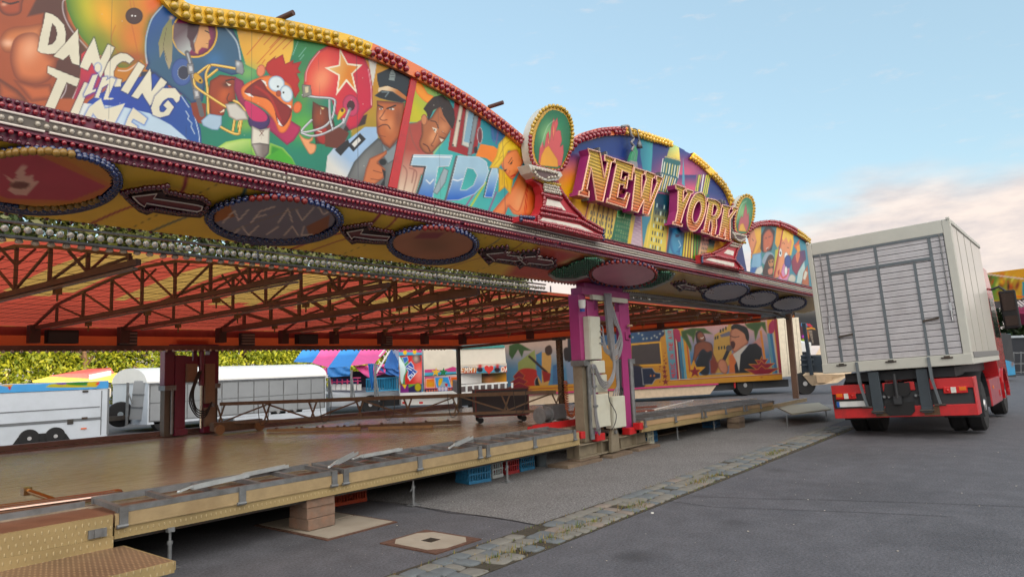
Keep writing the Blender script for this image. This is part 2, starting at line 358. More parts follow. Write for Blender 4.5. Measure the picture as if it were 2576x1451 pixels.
# ================================================================ ground
m=MB();m.add([(-300,-300,0),(500,-300,0),(500,500,0),(-300,500,0)],[(0,1,2,3)])
struct(m.build('ground',M_asph,fix=False))
m=MB();pp=[onZ(x,y,0)for x,y in[(900,1257),(944,1261),(1054,1274),(1288,1309),(1360,1322)]]+[np.array((13.7,4.68,0)),np.array((26,4.68,0)),np.array((26,16,0)),np.array((4.5,16,0)),np.array((4.6,8.4,0))]
m.add([(p[0],p[1],.004)for p in pp],[tuple(range(len(pp)))]);struct(m.build('coarse_asphalt_patch',M_asph2,fix=True))
m=MB();ck=[onZ(x,y,0)for x,y in[(860,1250),(944,1261),(1000,1266),(1054,1275),(1130,1290),(1200,1296),(1288,1309),(1360,1323)]]
def ribbon(m,pts,w,z,mi=0):
 for a,b in zip(pts[:-1],pts[1:]):
  d=np.array([b[0]-a[0],b[1]-a[1]]);d=d/np.linalg.norm(d);n=np.array([-d[1],d[0]])*w/2
  m.add([(a[0]-n[0],a[1]-n[1],z),(b[0]-n[0],b[1]-n[1],z),(b[0]+n[0],b[1]+n[1],z),(a[0]+n[0],a[1]+n[1],z)],[(0,1,2,3)],mi)
ribbon(m,ck,.018,.008)
rd=[onZ(x,y,0)for x,y in[(1745,1248),(1900,1254),(2100,1258),(2300,1264),(2576,1275)]];ribbon(m,rd,.012,.006)
rd=[onZ(x,y,0)for x,y in[(1650,1256),(1800,1276),(2000,1283),(2200,1290),(2400,1300)]];ribbon(m,rd,.010,.006)
struct(m.build('tar_seams',mat('tar',(40,38,40),.8)))
M_cob=mat('granite_setts',(116,114,108),.8,0,var=.16,scale=9,bump=.35,bscale=50)
M_cob2=mat('granite_setts_blue',(98,104,108),.8,0,var=.16,scale=9,bump=.35,bscale=50)
M_cob3=mat('granite_setts_pink',(124,114,106),.8,0,var=.16,scale=9,bump=.35,bscale=50)
m=MB();m.box(2.2,17.8,3.97,4.66,-.02,.006);base_=m.build('gutter_bed',mat('joint_soil',(62,56,46),.95,var=.35,scale=14,bump=.6,bscale=60));struct(base_)
m=MB()
for row in range(3):
 x=2.2+rs.rand()*.1
 while x<17.7:
  l=.13+rs.rand()*.07 if row!=2 else .16+rs.rand()*.1;y0=4.0+row*.215+.10*(x-6)/11;y1=y0+.2+(.02*rs.rand()if row<2 else-.02)
  if rs.rand()<.96:
   c=[(x+.014,y0+.014),(x+l-.014,y0+.012),(x+l-.012,y1-.014),(x+.014,y1-.014)]
   c=[(a+rs.randn()*.010,b+rs.randn()*.008)for a,b in c];q=spline(c,True,4)*.72+np.repeat(np.array(c),4,0)*.28
   cc=q.mean(0);h=.018+rs.rand()*.010;n=len(q);mi=int(rs.choice(3,p=[.52,.40,.08]))
   vs=[(p[0],p[1],.0)for p in q]+[(p[0],p[1],h*.72)for p in q]+[(cc[0]+(p[0]-cc[0])*.82,cc[1]+(p[1]-cc[1])*.8,h)for p in q]
   fs=[(i,(i+1)%n,n+(i+1)%n,n+i)for i in range(n)]+[(n+i,n+(i+1)%n,2*n+(i+1)%n,2*n+i)for i in range(n)]+[tuple(range(2*n,3*n))]
   m.add(vs,fs,mi)
  x+=l
struct(m.build('cobble_gutter',[M_cob,M_cob2,M_cob3],smooth=True))
M_grass=mat('weed_green',(92,104,48),.8,0,var=.4,scale=20);M_grass2=mat('weed_dry',(132,112,66),.85,0,var=.3,scale=20)
m=MB()
for k in range(1900):
 if k<900:x,y,hh=rs.rand()*15+2.5,4.0+rs.choice([.0,.215,.43,.62])+rs.randn()*.02,.028
 else:
  cx=rs.choice([5.0,5.7,6.3,7.4,9.2,9.7,12.4,12.8]);x,y,hh=cx+rs.randn()*.16,4.16+(cx-6)*.008+rs.randn()*.06,.05
 a=rs.rand()*6.28;h=hh*(.4+rs.rand());w=.006;dx,dy=math.cos(a),math.sin(a);t=.03*rs.randn()
 m.add([(x-dx*w,y-dy*w,.005),(x+dx*w,y+dy*w,.005),(x+t,y+t*.7,.008+h)],[(0,1,2)],int(rs.rand()<.45))
tag(m.build('weeds',[M_grass,M_grass2],fix=False),'short green and straw coloured weeds growing in the gutter joints','weeds',kind='stuff')
m=MB()
for k in range(260):
 x,y=3+rs.rand()**1.4*12,.3+rs.rand()*6.2;r=.003+rs.rand()**4*.006;m.ball((x,y,.004+r*.3),r,5,3,sc=(1,1.3,.4))
tag(m.build('grit',mat('pale_grit',(190,184,172),.8)),'pale specks of grit and litter scattered on the asphalt','grit',kind='stuff')
m=MB();p=onZ(1641,1236+55,0);m.box(p[0]-.015,p[0]+.015,p[1]-.012,p[1]+.012,0.001,.014)
tag(m.build('litter',mat('litter_white',(220,220,214),.6),bevel=.003),'small white crumpled scrap lying on the open road','litter')
t=thing('manhole_cover','rusty square manhole frame with eight sided concrete lid and small grate','manhole',(5.0,5.17,0))
m=MB();x0,x1,y0,y1=4.67,5.31,4.77,5.57
o_=[(x0,y0),(x1,y0),(x1,y1),(x0,y1)];c=.17
i_=[(x0+c+.02,y0+.05),(x1-c,y0+.05),(x1-.05,y0+c),(x1-.05,y1-c),(x1-c,y1-.05),(x0+c,y1-.05),(x0+.05,y1-c),(x0+.05,y0+c)]
m.prism([(a,b,.013)for a,b in o_],(0,0,-.02));m.build('frame',mat('rusty_iron',(98,70,58),.8,.2,var=.3,scale=20,bump=.5,bscale=40),t)
m=MB();m.prism([(a,b,.017)for a,b in i_],(0,0,-.015));m.build('lid',M_conc,t)
m=MB()
for k in range(7):m.box(4.93+k*.02,4.94+k*.02,5.10,5.24,.018,.021)
m.build('grate',M_steeld,t)
t=thing('slab_cover','pair of plain concrete slabs in a rusty frame under the platform edge','slab',(4.95,6.85,0))
m=MB();m.box(4.47,5.43,6.16,7.56,-.01,.012);m.build('frame',MC['rusty_iron'],t)
m=MB();m.box(4.51,5.39,6.20,6.88,0,.017);m.build('slab',M_conc,t)
m=MB();m.box(4.51,5.39,6.91,7.52,0,.017);m.build('slab',M_conc,t)
# ================================================================ ride platform
def woodfloor():
 m=mat('driving_floor',(136,104,78),.5,.4,var=.1,scale=2);t=m.node_tree;b=t.nodes['Principled BSDF']
 g=t.nodes.new('ShaderNodeTexCoord');mp=t.nodes.new('ShaderNodeMapping');mp.inputs['Scale'].default_value=(1.1,9.,1);mp.inputs['Rotation'].default_value=(0,0,.25);t.links.new(g.outputs['Object'],mp.inputs[0])
 n=t.nodes.new('ShaderNodeTexNoise');n.inputs['Scale'].default_value=3;n.inputs['Detail'].default_value=8;n.inputs['Roughness'].default_value=.7;t.links.new(mp.outputs[0],n.inputs['Vector'])
 r=t.nodes.new('ShaderNodeValToRGB');t.links.new(n.outputs[0],r.inputs[0]);e=r.color_ramp.elements
 e[0].position=.3;e[0].color=(*lin((128,114,100)),1);e[1].position=.7;e[1].color=(*lin((188,174,154)),1);t.links.new(r.outputs[0],b.inputs['Base Color'])
 rr=t.nodes.new('ShaderNodeMapRange');t.links.new(n.outputs[0],rr.inputs[0]);rr.inputs[3].default_value=.3;rr.inputs[4].default_value=.16;t.links.new(rr.outputs[0],b.inputs['Roughness'])
 bp=t.nodes.new('ShaderNodeBump');bp.inputs['Strength'].default_value=.25;bp.inputs['Distance'].default_value=.01;t.links.new(n.outputs[0],bp.inputs['Height']);t.links.new(bp.outputs[0],b.inputs['Normal'])
 b.inputs['Metallic'].default_value=.1
 return m
M_floor=woodfloor()
plat=thing('ride_platform','raised brown steel driving floor with ochre tread plate edge','platform',(2,10,0))
m=MB();m.prism([(-5,7.18,.59),(11.2,7.18,.59),(11.2,14.45,.59),(-5,14.45,.59)],(0,0,-.07));m.build('floor',M_floor,plat)
m=MB();m.prism([(11.21,7.3,.588),(20.6,7.3,.53),(15.2,14.45,.588),(11.21,14.45,.59)],(0,0,-.07));m.build('floor',M_floor,plat)
m=MB();m.box(-5,2.57,6.60,7.175,.50,.575);m.box(2.575,9.86,6.62,7.175,.50,.565);m.build('apron',mat('apron_brown',(122,84,64),.6,0,var=.16,scale=5,dirt=(98,62,46),dscale=3),plat)
m=MB();m.box(2.58,9.9,6.585,6.62,.475,.578);m.box(2.58,9.9,6.578,6.584,.462,.477);m.build('upper_trim',M_ochre,plat)
m=MB();m.box(2.58,9.92,6.595,6.65,.365,.462);m.box(-5,2.555,6.57,6.6,.40,.58);m.build('tread_trim',M_tread,plat)
m=MB();m.box(-5,9.9,6.66,6.72,.33,.5);m.box(-5,11.2,8.5,8.6,.3,.52);m.box(-5,14.8,14.1,14.3,.2,.52)
for x in(-2,2.6,5.0,7.4,9.8):m.box(x,x+.08,6.7,14.3,.36,.52)
m.build('under_frame',M_steeld,plat)
m=MB();m.box(-5,15.1,14.4,14.52,.53,.72);m.box(-5,15.1,14.30,14.39,.588,.625);m.build('rear_kerb',M_brown,plat)
m=MB()
for k in range(100):x=-1+k*.16;m.ball((x,14.34,.64),.03,6,3,sc=(1.6,1,.5))
m.build('rear_buffer_strip',M_rust,plat)['kind']='stuff'
m=MB();m.box(-5,11.2,9.2,9.25,0.02,.52);m.build('skirt',M_dark,plat)
t=thing('entry_step','wide tread plate entry step below the platform edge at the left','step',(0,6,0))
m=MB();m.box(-5,2.63,5.62,6.56,.285,.305);m.build('step_top',M_treadf,t)
m=MB();m.box(-5,2.635,5.60,5.62,.22,.307);m.box(-5,2.56,6.56,6.568,.285,.40);m.box(2.632,2.645,5.6,6.56,.24,.305);m.build('step_trim',M_tread,t)
for x in(-2,0,2.3):
 for y in(5.8,6.4):m=MB();m.box(x,x+.06,y,y+.06,0,.285);m.build('leg',M_steeld,t)
m=MB();m.box(2.36,2.50,6.545,6.572,.415,.485);m.box(2.40,2.46,6.53,6.545,.42,.49)
m.build('latch',M_steel,plat)
platr=thing('ride_platform','lower narrow front platform with worn boards right of the magenta tower','platform',(16,7,0))
Lz=lambda x:.575-(x-12.1)*.0145
def slab(m,xa,xb,ya,yb,top,bot,mi=0):
 m.add([(xa,ya,Lz(xa)+bot),(xb,ya,Lz(xb)+bot),(xb,yb,Lz(xb)+bot),(xa,yb,Lz(xa)+bot),(xa,ya,Lz(xa)+top),(xb,ya,Lz(xb)+top),(xb,yb,Lz(xb)+top),(xa,yb,Lz(xa)+top)],[(3,2,1,0),(4,5,6,7),(0,1,5,4),(1,2,6,5),(2,3,7,6),(3,0,4,7)],mi)
m=MB();slab(m,12.15,19.9,6.64,7.3,-.02,-.09);m.build('boards',M_wood,platr)
m=MB();slab(m,12.12,19.95,6.595,6.62,.0,-.10);m.build('upper_trim',mat('worn_ochre',(170,140,104),.6,0,var=.15,scale=6,dirt=(126,96,72)),platr)
m=MB();slab(m,12.14,19.95,6.605,6.66,-.105,-.215);m.build('tread_trim',M_tread,platr)
m=MB();slab(m,12.3,19.9,6.7,6.76,-.1,-.24);slab(m,12.3,19.9,9.2,9.25,-.1,-.5);m.build('under_frame',M_dark,platr)
def frame(xa,xb,zf,label,n,yb=7.16,diag=0):
 t=thing('barrier_frame',label,'frame',(xa,6.9,zf(xa)),group='folded steel frames on the platform edge')
 P=lambda x,y,z:(x,y,zf(x)+z)
 m=MB();m.bar(P(xa,6.615,.02),P(xb,6.615,.02),.05,.05);m.build('front_rail',M_steel,t)
 m=MB();m.bar(P(xa,yb,.055),P(xb,yb,.055),.045,.06);m.build('rear_rail',M_steel,t)
 for k in range(n+1):
  x=xa+.03+(xb-xa-.06)*k/n;m=MB();m.bar(P(x,6.642,.024),P(min(x+diag,xb),yb-.024,.05),.045,.045);m.build('cross_bar',M_steel,t)
 for x in(xa+.045,(xa+xb)/2,xb-.045):
  m=MB();m.box(x-.035,x+.035,6.566,6.588,zf(x)-.13,zf(x)+.045);m.tube([(x-.06,6.56,zf(x)-.115),(x+.03,6.56,zf(x)-.115)],.018,8);m.build('strap',M_steel,t)
 return t
f0=lambda x:.585
frame(2.60,4.92,f0,'folded steel frame on the platform edge nearest the entry step',5)
frame(4.99,7.40,f0,'middle one of three folded steel frames left of the magenta tower',6)
frame(7.48,9.80,f0,'folded steel frame on the platform edge ending at the magenta tower',6)
frame(12.2,15.0,lambda x:Lz(x),'folded steel frame right of the magenta tower, nearest to it',7,7.26)
frame(15.1,17.6,lambda x:Lz(x),'folded steel frame in the middle of the right hand platform',7,7.26)
frame(17.7,19.9,lambda x:Lz(x),'folded steel frame at the far end of the right platform',6,7.26)
m=MB();m.box(-5,2.55,7.18,7.215,.59,.64);m.build('inner_edge_strip',M_steel,plat)
def channel(p,q,label,w=.06,h=.035):
 p=np.array(p);q=np.array(q);c=(p+q)/2;t=thing('channel_bracket',label,'bracket',c,group='loose steel channel brackets')
 m=MB();d=(q-p)/np.linalg.norm(q-p);s_=np.cross(d,[0,0,1.]);s_/=np.linalg.norm(s_)
 m.bar(p,q,w,.006);m.bar(p+s_*w/2+[0,0,h/2],q+s_*w/2+[0,0,h/2],.006,h);m.bar(p-s_*w/2+[0,0,h/2],q-s_*w/2+[0,0,h/2],.006,h);m.build('channel',M_zinc,t)
 m=MB();m.bar(p+[0,0,.03],p-d*.12-s_*.03+[0,0,.0],.02,.02);m.ball(p-d*.12-s_*.03,.017,6,4);m.build('pin',M_zinc,t)
channel((3.32,6.72,.66),(3.92,6.76,.69),'bright galvanised channel bracket lying on the nearest frame')
channel((4.05,7.03,.66),(4.62,7.12,.67),'channel bracket lying flat behind, towards the driving floor')
channel((5.02,6.74,.67),(5.5,6.98,.72),'channel bracket tilted over the joint of the first and second frames')
channel((5.62,7.02,.66),(6.3,7.05,.67),'thin channel bracket on the second frame, lying level')
channel((7.0,6.72,.66),(7.48,6.85,.71),'channel bracket at the joint of the second and third frames')
def jack(x,y,top,label,h=1):
 t=thing('support_jack',label,'jack',(x,y,0),group='screw jacks under the platform edge')
 m=MB();m.box(x-.075,x+.075,y-.06,y+.06,.005,.014);m.box(x-.03,x+.03,y-.03,y+.03,.014,.03);m.build('base_plate',M_steel,t)
 m=MB();m.tube([(x,y,.03),(x,y,top-.12)],.018,10);m.build('tube',M_steel,t,smooth='auto')
 m=MB();m.tube([(x,y,top-.12),(x,y,top-.02)],.012,8);m.lathe([(.026,top-.14),(.026,top-.11)],(x,y,0),10);m.box(x-.03,x+.03,y-.03,y+.03,top-.03,top+.01);m.build('screw_head',M_steel,t)
 if h:m=MB();m.tube([(x-.10,y-.05,top-.16),(x+.015,y+.005,top-.13)],.007,6);m.build('handle',M_steel,t)
jack(3.06,6.60,.36,'screw jack standing nearest, beside the entry step',0)
jack(6.2,6.72,.36,'screw jack right of the hardwood block stack');jack(8.13,6.74,.36,'screw jack between the white crate and the red crate')
jack(14.09,6.8,.31,'screw jack under the right platform, nearest the magenta tower');jack(16.1,6.8,.28,'screw jack in front of the blue crate under the right platform');jack(19.2,6.75,.23,'farthest screw jack, at the end of the right platform',0)
def block(c,d,rz,label,mt=M_block):
 t=thing('wood_block',label,'block',(c[0],c[1],c[2]),rz,group='hardwood blocks under the platform')
 m=MB();m.box(-d[0]/2,d[0]/2,-d[1]/2,d[1]/2,-d[2]/2,d[2]/2);m.build('block',mt,t,world=False,bevel=.006)
block((4.745,6.82,.082),(.36,.36,.118),.03,'lowest hardwood block of the nearer stack, standing on the slab')
block((4.75,6.82,.203),(.37,.34,.118),.0,'orange stained middle block of the nearer stack')
block((4.74,6.81,.312),(.36,.35,.095),-.03,'topmost hardwood block of the nearer stack')
block((17.04,6.62,.075),(.42,.3,.15),.0,'lower grey block of the far stack under the right platform',M_wood)
block((17.0,6.6,.212),(.44,.3,.12),.06,'upper grey block of the far stack under the right platform',M_wood)
def crate(x,y,w,d,h,rz,colr,label,slat=7,z0=0.):
 mt=mat('crate_%d_%d_%d'%colr,colr,.5,0,var=.08,scale=5,dirt=tuple(int(c*.7)for c in colr))
 t=thing('plastic_crate',label,'crate',(x,y,z0),rz,group='plastic crates stowed under the platform')
 m=MB();th=.012
 m.box(-w/2,w/2,-d/2,d/2,.005,.017)
 for(ax,L_,o_)in(('x',w,-d/2),('x',w,d/2-th),('y',d,-w/2),('y',d,w/2-th)):
  def bx(a,b,z0,z1):
   if ax=='x':m.box(a,b,o_,o_+th,z0,z1)
   else:m.box(o_,o_+th,a,b,z0,z1)
  bx(-L_/2+th*(ax=='y'),L_/2-th*(ax=='y'),.018,.05);bx(-L_/2+th*(ax=='y'),L_/2-th*(ax=='y'),h-.05,h);bx(-L_/2+th*(ax=='y'),L_/2-th*(ax=='y'),h*.48,h*.48+.02)
  for k in range(slat+1):
   a=-L_/2+th+(L_-2*th-.018)*k/slat;bx(a,a+.018,.05,h*.48);bx(a,a+.018,h*.48+.02,h-.05)
 m.build('crate_body',mt,t,world=False)
 m=MB();m.box(-w/2-.012,w/2+.012,-d/2-.012,-d/2,h-.028,h);m.box(-w/2-.012,w/2+.012,d/2,d/2+.012,h-.028,h)
 m.build('rim',mt,t,world=False)
crate(7.93,7.25,.42,.36,.28,-.2,(52,132,180),'blue slatted crate under the platform, left of the white one',8)
crate(8.40,7.30,.26,.3,.27,0,(190,196,196),'small white crate between the blue and red crates',4)
crate(8.82,7.32,.3,.3,.26,0,(170,48,52),'red crate under the platform next to the white crate',5)
crate(9.2,7.32,.38,.3,.26,0,(44,118,160),'blue crate under the platform beside the dark bucket',6)
crate(5.88,7.75,.52,.36,.29,-.15,(206,74,28),'orange crate in the shade behind the hardwood blocks',12)
crate(13.2,7.12,.26,.3,.33,0,(206,206,188),'cream crate standing at the right end of the tower base',4)
crate(13.62,7.25,.25,.3,.30,0,(40,108,156),'blue crate behind the cream crate',4)
crate(17.0,7.25,.4,.32,.24,0,(36,84,122),'dark blue crate under the right platform by the far blocks',5)
t=thing('bucket','dark plastic bucket under the platform by the tower base','bucket',(9.66,7.25,0))
m=MB();m.lathe([(.09,0),(.12,.22),(.128,.225),(.115,.225),(.085,.01)],(9.66,7.25,0),18);m.build('pail',mat('bucket_grey',(70,78,84),.5),t,smooth='auto')
m=MB();m.tube([(9.66+.12*math.cos(a),7.25-.02,.2+.09*math.sin(a))for a in np.linspace(0,3.14,9)],.004,6);m.build('handle',M_steel,t)
def board(x0,x1,y0,y1,z0,z1,rz,label):
 c=((x0+x1)/2,(y0+y1)/2,z0);t=thing('wooden_plank',label,'plank',c,rz,group='wooden pads under the tower base')
 m=MB();m.box(x0-c[0],x1-c[0],y0-c[1],y1-c[1],0,z1-z0);m.build('plank',M_wood,t,world=False,bevel=.004)
board(9.6,10.65,6.62,7.05,.0,.055,-.02,'thick wooden pad under the left end of the tower base beam')
board(10.05,10.72,6.70,6.95,.058,.082,.03,'thin board on top of the left wooden pad')
board(10.95,11.75,6.60,7.0,.0,.06,.05,'wooden pad under the middle of the tower base beam')
board(12.0,12.9,6.62,7.0,.0,.055,.0,'wooden pad under the right end of the tower base beam')
board(13.7,16.0,7.5,7.8,.0,.04,-.03,'long flat plank in the shade under the right platform')
tb=thing('tower_base_beam','heavy grey brown steel beam carrying the magenta tower','beam',(11.4,6.86,.08))
m=MB();m.box(10.15,12.75,6.76,7.04,.085,.105);m.box(10.15,12.75,6.76,7.04,.305,.325);m.box(10.15,12.75,6.87,6.89,.106,.304);m.box(10.15,10.165,6.765,7.03,.106,.304)
for x in(10.9,11.6,12.2):m.box(x,x+.015,6.77,6.87,.107,.303)
m.build('beam',mat('base_steel',(136,126,108),.6,.2,var=.15,scale=5,dirt=(104,90,74)),tb)
m=MB();m.prism([(11.12,6.70,.09),(11.42,6.70,.09),(11.40,6.70,.42),(11.34,6.70,.52),(11.2,6.70,.52),(11.14,6.70,.42)],(0,.055,0));m.prism([(11.12,6.98,.33),(11.42,6.98,.33),(11.34,6.98,.52),(11.2,6.98,.52)],(0,.05,0));m.build('pivot_plate',MC['base_steel'],tb)
m=MB();m.tube([(11.27,6.66,.45),(11.27,7.05,.45)],.035,12);m.build('pivot_pin',M_steel,tb)
# ================================================================ lifting towers
def tower(xs6,y0,zb,zt,label,pal,full=True,dep=.22):
 t=thing('lifting_tower',label,'tower',(xs6[2],y0,zb));MP,MS,MI=pal;A0,A1,A2,A3,A4,A5=xs6;zm=zb+(zt-zb)*(.49 if full else .5)
 for sx,a,b in((-1,A0,A1),(1,A4,A5)):
  m=MB();m.box(a,b,y0,y0+dep,zm+.1,zt-.13);m.build('sleeve',MP,t,bevel=.01)
  m=MB();m.box(a+.015,b-.015,y0+.015,y0+dep-.015,zb+.02,zm+.098);m.build('steel_column',MS,t)
  xt=a+(b-a)*(.72 if sx<0 else .3);m=MB();m.tube([(xt,y0-.035,zb+.06),(xt,y0-.035,zm+.03)],.05 if full else .03,14);m.build('column_tube',M_steel,t,smooth='auto')
  m=MB();m.box(a-.015,b+.012,y0-.06,y0+dep+.01,zm+.0,zm+.1)
  for k in range(4):m.ball((a+.03+k*.05,y0-.063,zm+.03+.04*(k%2)),.009,6,4)
  m.build('bolt_collar',M_steel,t)
 for a,b in((A1+.004,A2),(A3,A4-.004)):
  m=MB();m.box(a,b,y0-.02,y0+.04,zb+.14,zt-.22);m.box(a if a<A2 else b-.03,(a if a<A2 else b-.03)+.03,y0+.05,y0+dep-.02,zb+.14,zt-.22);m.build('inner_plate',MI,t,bevel=.006)
  m=MB();m.box(a-.02,b+.01,y0-.11,y0+.06,zb+.02,zb+.15);m.build('foot',M_red if full else MI,t,bevel=.008)
 a,b=A2,A3;h0=zt-(.74 if full else .58)
 P=[(a+.001,h0),(a+.10,h0+.15),(b-.10,h0+.15),(b-.001,h0),(b-.001,h0+.34),(b-.14,h0+.34),(b-.14,h0+.24),(a+.14,h0+.24),(a+.14,h0+.34),(a+.001,h0+.34)]
 m=MB();m.prism([(x,y0-.012,z)for x,z in P],(0,.045,0));m.build('cross_plate',MI,t)
 m=MB();m.box(A0+.06,A5-.03,y0-.05,y0+dep-.02,zt-.13,zt);m.box(A0+.2,A5-.25,y0-.02,y0+dep-.05,zt+.001,zt+.1);m.build('head_beam',MP,t,bevel=.008)
 return t
ft=tower((10.42,10.66,10.90,11.84,12.08,12.27),6.80,.32,3.12,'bright magenta lifting tower with steel columns in front of the ride',(M_mag,mat('column_steel',(140,130,112),.55,.3,var=.14,scale=4,dirt=(112,98,80)),M_mag))
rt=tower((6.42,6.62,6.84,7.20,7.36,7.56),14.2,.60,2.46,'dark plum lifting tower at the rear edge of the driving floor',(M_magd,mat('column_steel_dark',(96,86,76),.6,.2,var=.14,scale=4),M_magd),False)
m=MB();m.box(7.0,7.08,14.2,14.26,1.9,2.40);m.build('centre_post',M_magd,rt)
m=MB()
for a,b in((11.25,11.33),):m.box(a,b,6.95,7.0,1.3,3.0)
m.build('centre_post',M_mag,ft)
t=thing('red_buffer','small red block on the platform end left of the tower','buffer',(9.98,6.62,.5),group='red buffer blocks');m=MB();m.box(9.935,10.06,6.56,6.72,.46,.58);m.build('buffer_block',M_red,t,bevel=.008)
t=thing('red_buffer','small red block on the platform end right of the tower','buffer',(12.1,6.62,.5),group='red buffer blocks');m=MB();m.box(12.0,12.13,6.56,6.72,.42,.55);m.build('buffer_block',M_red,t,bevel=.008)
m=MB();m.box(9.55,10.9,7.3,7.42,.592,.68);m.box(9.55,10.9,7.3,7.31,.68,.71)
tag(m.build('red_rail',M_red),'low red steel rail on the driving floor left of the magenta tower','rail')
TZ=lambda P:zc(2100,1050,1.8133,P)
def sbox(x0,y0_,x1,y1_,label,Y0=6.66,Y1=6.80):
 a,b=onY(*TZ([(x0,y1_)])[0],Y0),onY(*TZ([(x1,y0_)])[0],Y0);x0,x1,z0,z1=a[0],b[0],a[2],b[2]
 t=thing('switch_box',label,'switch box',((x0+x1)/2,Y0,z0),group='cream switch boxes on the magenta tower')
 m=MB();m.box(x0,x1,Y0+.012,Y1,z0,z1);m.build('housing',M_cream,t,bevel=.01)
 m=MB();m.box(x0+.01,x1-.01,Y0,Y0+.010,z0+.01,z1-.01);m.build('lid',M_cream,t,bevel=.004)
sbox(482,392,545,704,'tall narrow cream switch box at the top left of the cables');sbox(502,708,580,805,'middle cream switch box below the tall narrow one');sbox(515,808,595,942,'slim cream switch box behind the lower cable loops',6.70)
sbox(528,948,612,1200,'large cream switch box, lower left one on the tower',6.62);sbox(648,962,725,1205,'large cream switch box, lower right one on the tower',6.62)
t=thing('cable_trunking','two grey white cable trunking bars under the tower head','trunking',(11.1,6.76,2.93))
m=MB();m.box(10.72,11.28,6.68,6.745,2.90,2.99);m.build('trunk',M_cream,t);m=MB();m.box(11.42,12.02,6.68,6.745,2.89,2.98);m.build('trunk',M_cream,t)
def sag(p,q,drop,n=14,wob=.02):
 P=[]
 for i in range(n+1):
  u=i/n;P.append((p[0]+(q[0]-p[0])*u+wob*math.sin(u*5+p[0]*40),p[1]+(q[1]-p[1])*u-.05*math.sin(math.pi*u),p[2]+(q[2]-p[2])*u-drop*math.sin(math.pi*u)**.8))
 return P
def loop(x0,x1,zt,zb,y,n=20):
 P=[];r=(x1-x0)/2
 P+=[(x0+.03*math.sin(k),y,zt-(zt-zb-r)*k/6)for k in range(6)]
 P+=[(x0+r-r*math.cos(a),y-.03,zb+r-r*math.sin(a))for a in np.linspace(0,math.pi,9)]
 return P
t=thing('cable_bundle','thick bundle of grey cables hanging in loops down the magenta tower','cables',(11.25,6.7,2.9))
def ctube(P,y,r=.012,mt=M_cable,par=None,nm='cable'):m=MB();m.tube(spline([onY(a,b,y)for a,b in TZ(P)],False,5),r,7);m.build(nm,mt,par or t,smooth=True)
for k in range(8):
 d=k*5;y=6.66-.012*(k%3);ctube([(574+d,222),(580+d*.9,330),(592+d*.8,470),(606+d*.7,600-k*6),(622,690-k*14),(650,712-k*16),(686-k*2,680-k*16),(706-k*3,600-k*12),(700-k*5,520-k*8),(676-k*4,440),(640-k*2,330),(604+k*3,224)],y,.011,M_cable if k!=3 else M_cabled)
for k in range(5):ctube([(583+k*8,224),(600+k*8,400),(618+k*7,560),(640+k*3,720),(634+k*3,800+k*8),(600,862+k*12),(560-k*2,850+k*10),(530-k*3,790+k*6),(508-k*3,742),(492-k*2,752),(494+k*2,840),(500+k*3,1000),(508+k*4,1120),(524+k*5,1210),(540+k*2,1250-k*6)],6.60-.012*(k%2),.011)
for k in range(4):ctube([(545,455+k*42),(562,470+k*40),(575,560+k*25),(600,632+k*10),(650,640+k*14),(676,600+k*12)],6.64,.012)
t=thing('cable_bundle','straight bundle of cables running down to the lower right switch box','cables',(11.7,6.7,1.8))
for k in range(5):ctube([(655+k*9,700),(662+k*8,820),(668+k*7,895),(652+k*14,925),(640+k*16,962)],6.72,.014 if k<3 else .02,M_cable if k<3 else M_cabled)
t=thing('cable_clips','row of small steel clips holding the cables on the left tower plate','clips',(10.8,6.6,1))
for(x,y)in((497,760),(506,897),(515,1040),(530,1212)):p=onY(*TZ([(x,y)])[0],6.575);m=MB();m.box(p[0]-.06,p[0]+.06,6.565,6.6,p[2]-.02,p[2]+.02);m.build('clip',M_steel,t)
t=thing('hanging_cable','single thin black cable curving over the two lower switch boxes','cable',(11.4,6.55,1.3));ctube([(605,930),(612,1000),(640,1050),(662,1100),(655,1160),(632,1210)],6.56,.008,M_cabled)
t=thing('socket_box','white and blue round socket hanging at the tower top left','socket',(10.4,6.7,2.7));m=MB();m.lathe([(.05,0),(.065,.06),(.065,.15),(.0,.16)],(10.38,6.70,2.72),14);m.build('housing',M_white,t,smooth='auto');m=MB();m.lathe([(.045,0),(.045,.05)],(10.38,6.70,2.66),14);m.build('plug',mat('plug_blue',(30,70,150),.4),t)
for k,x in enumerate((10.72,12.10)):
 t=thing('locking_pin',('locking pin on the left side of the tower','locking pin on the right side of the tower')[k],'pin',(x,6.75,2.45),group='locking pins on the tower')
 m=MB();m.box(x-.1,x+.1,6.755,6.775,2.17,2.33);m.build('plate',M_mag,t,bevel=.02);m=MB();m.tube([(x-.05,6.72,2.45),(x+.1,6.72,2.45)],.025,10);m.build('pin',mat('pin_tan',(170,140,110),.6),t,smooth='auto')
 m=MB();m.tube([(x+.04,6.757,2.24),(x+.04,6.73,2.24)],.035,12);m.build('bolt',M_dark,t)
t=thing('hydraulic_ram','polished vertical ram inside the dark rear tower','ram',(7.13,14.15,.7));m=MB();m.tube([(7.16,14.16,.72),(7.16,14.16,1.62)],.03,12);m.build('rod',M_chrome,t,smooth='auto');m=MB();m.tube([(7.16,14.16,1.6),(7.16,14.16,2.45)],.055,12);m.build('cylinder',M_magd,t,smooth='auto')
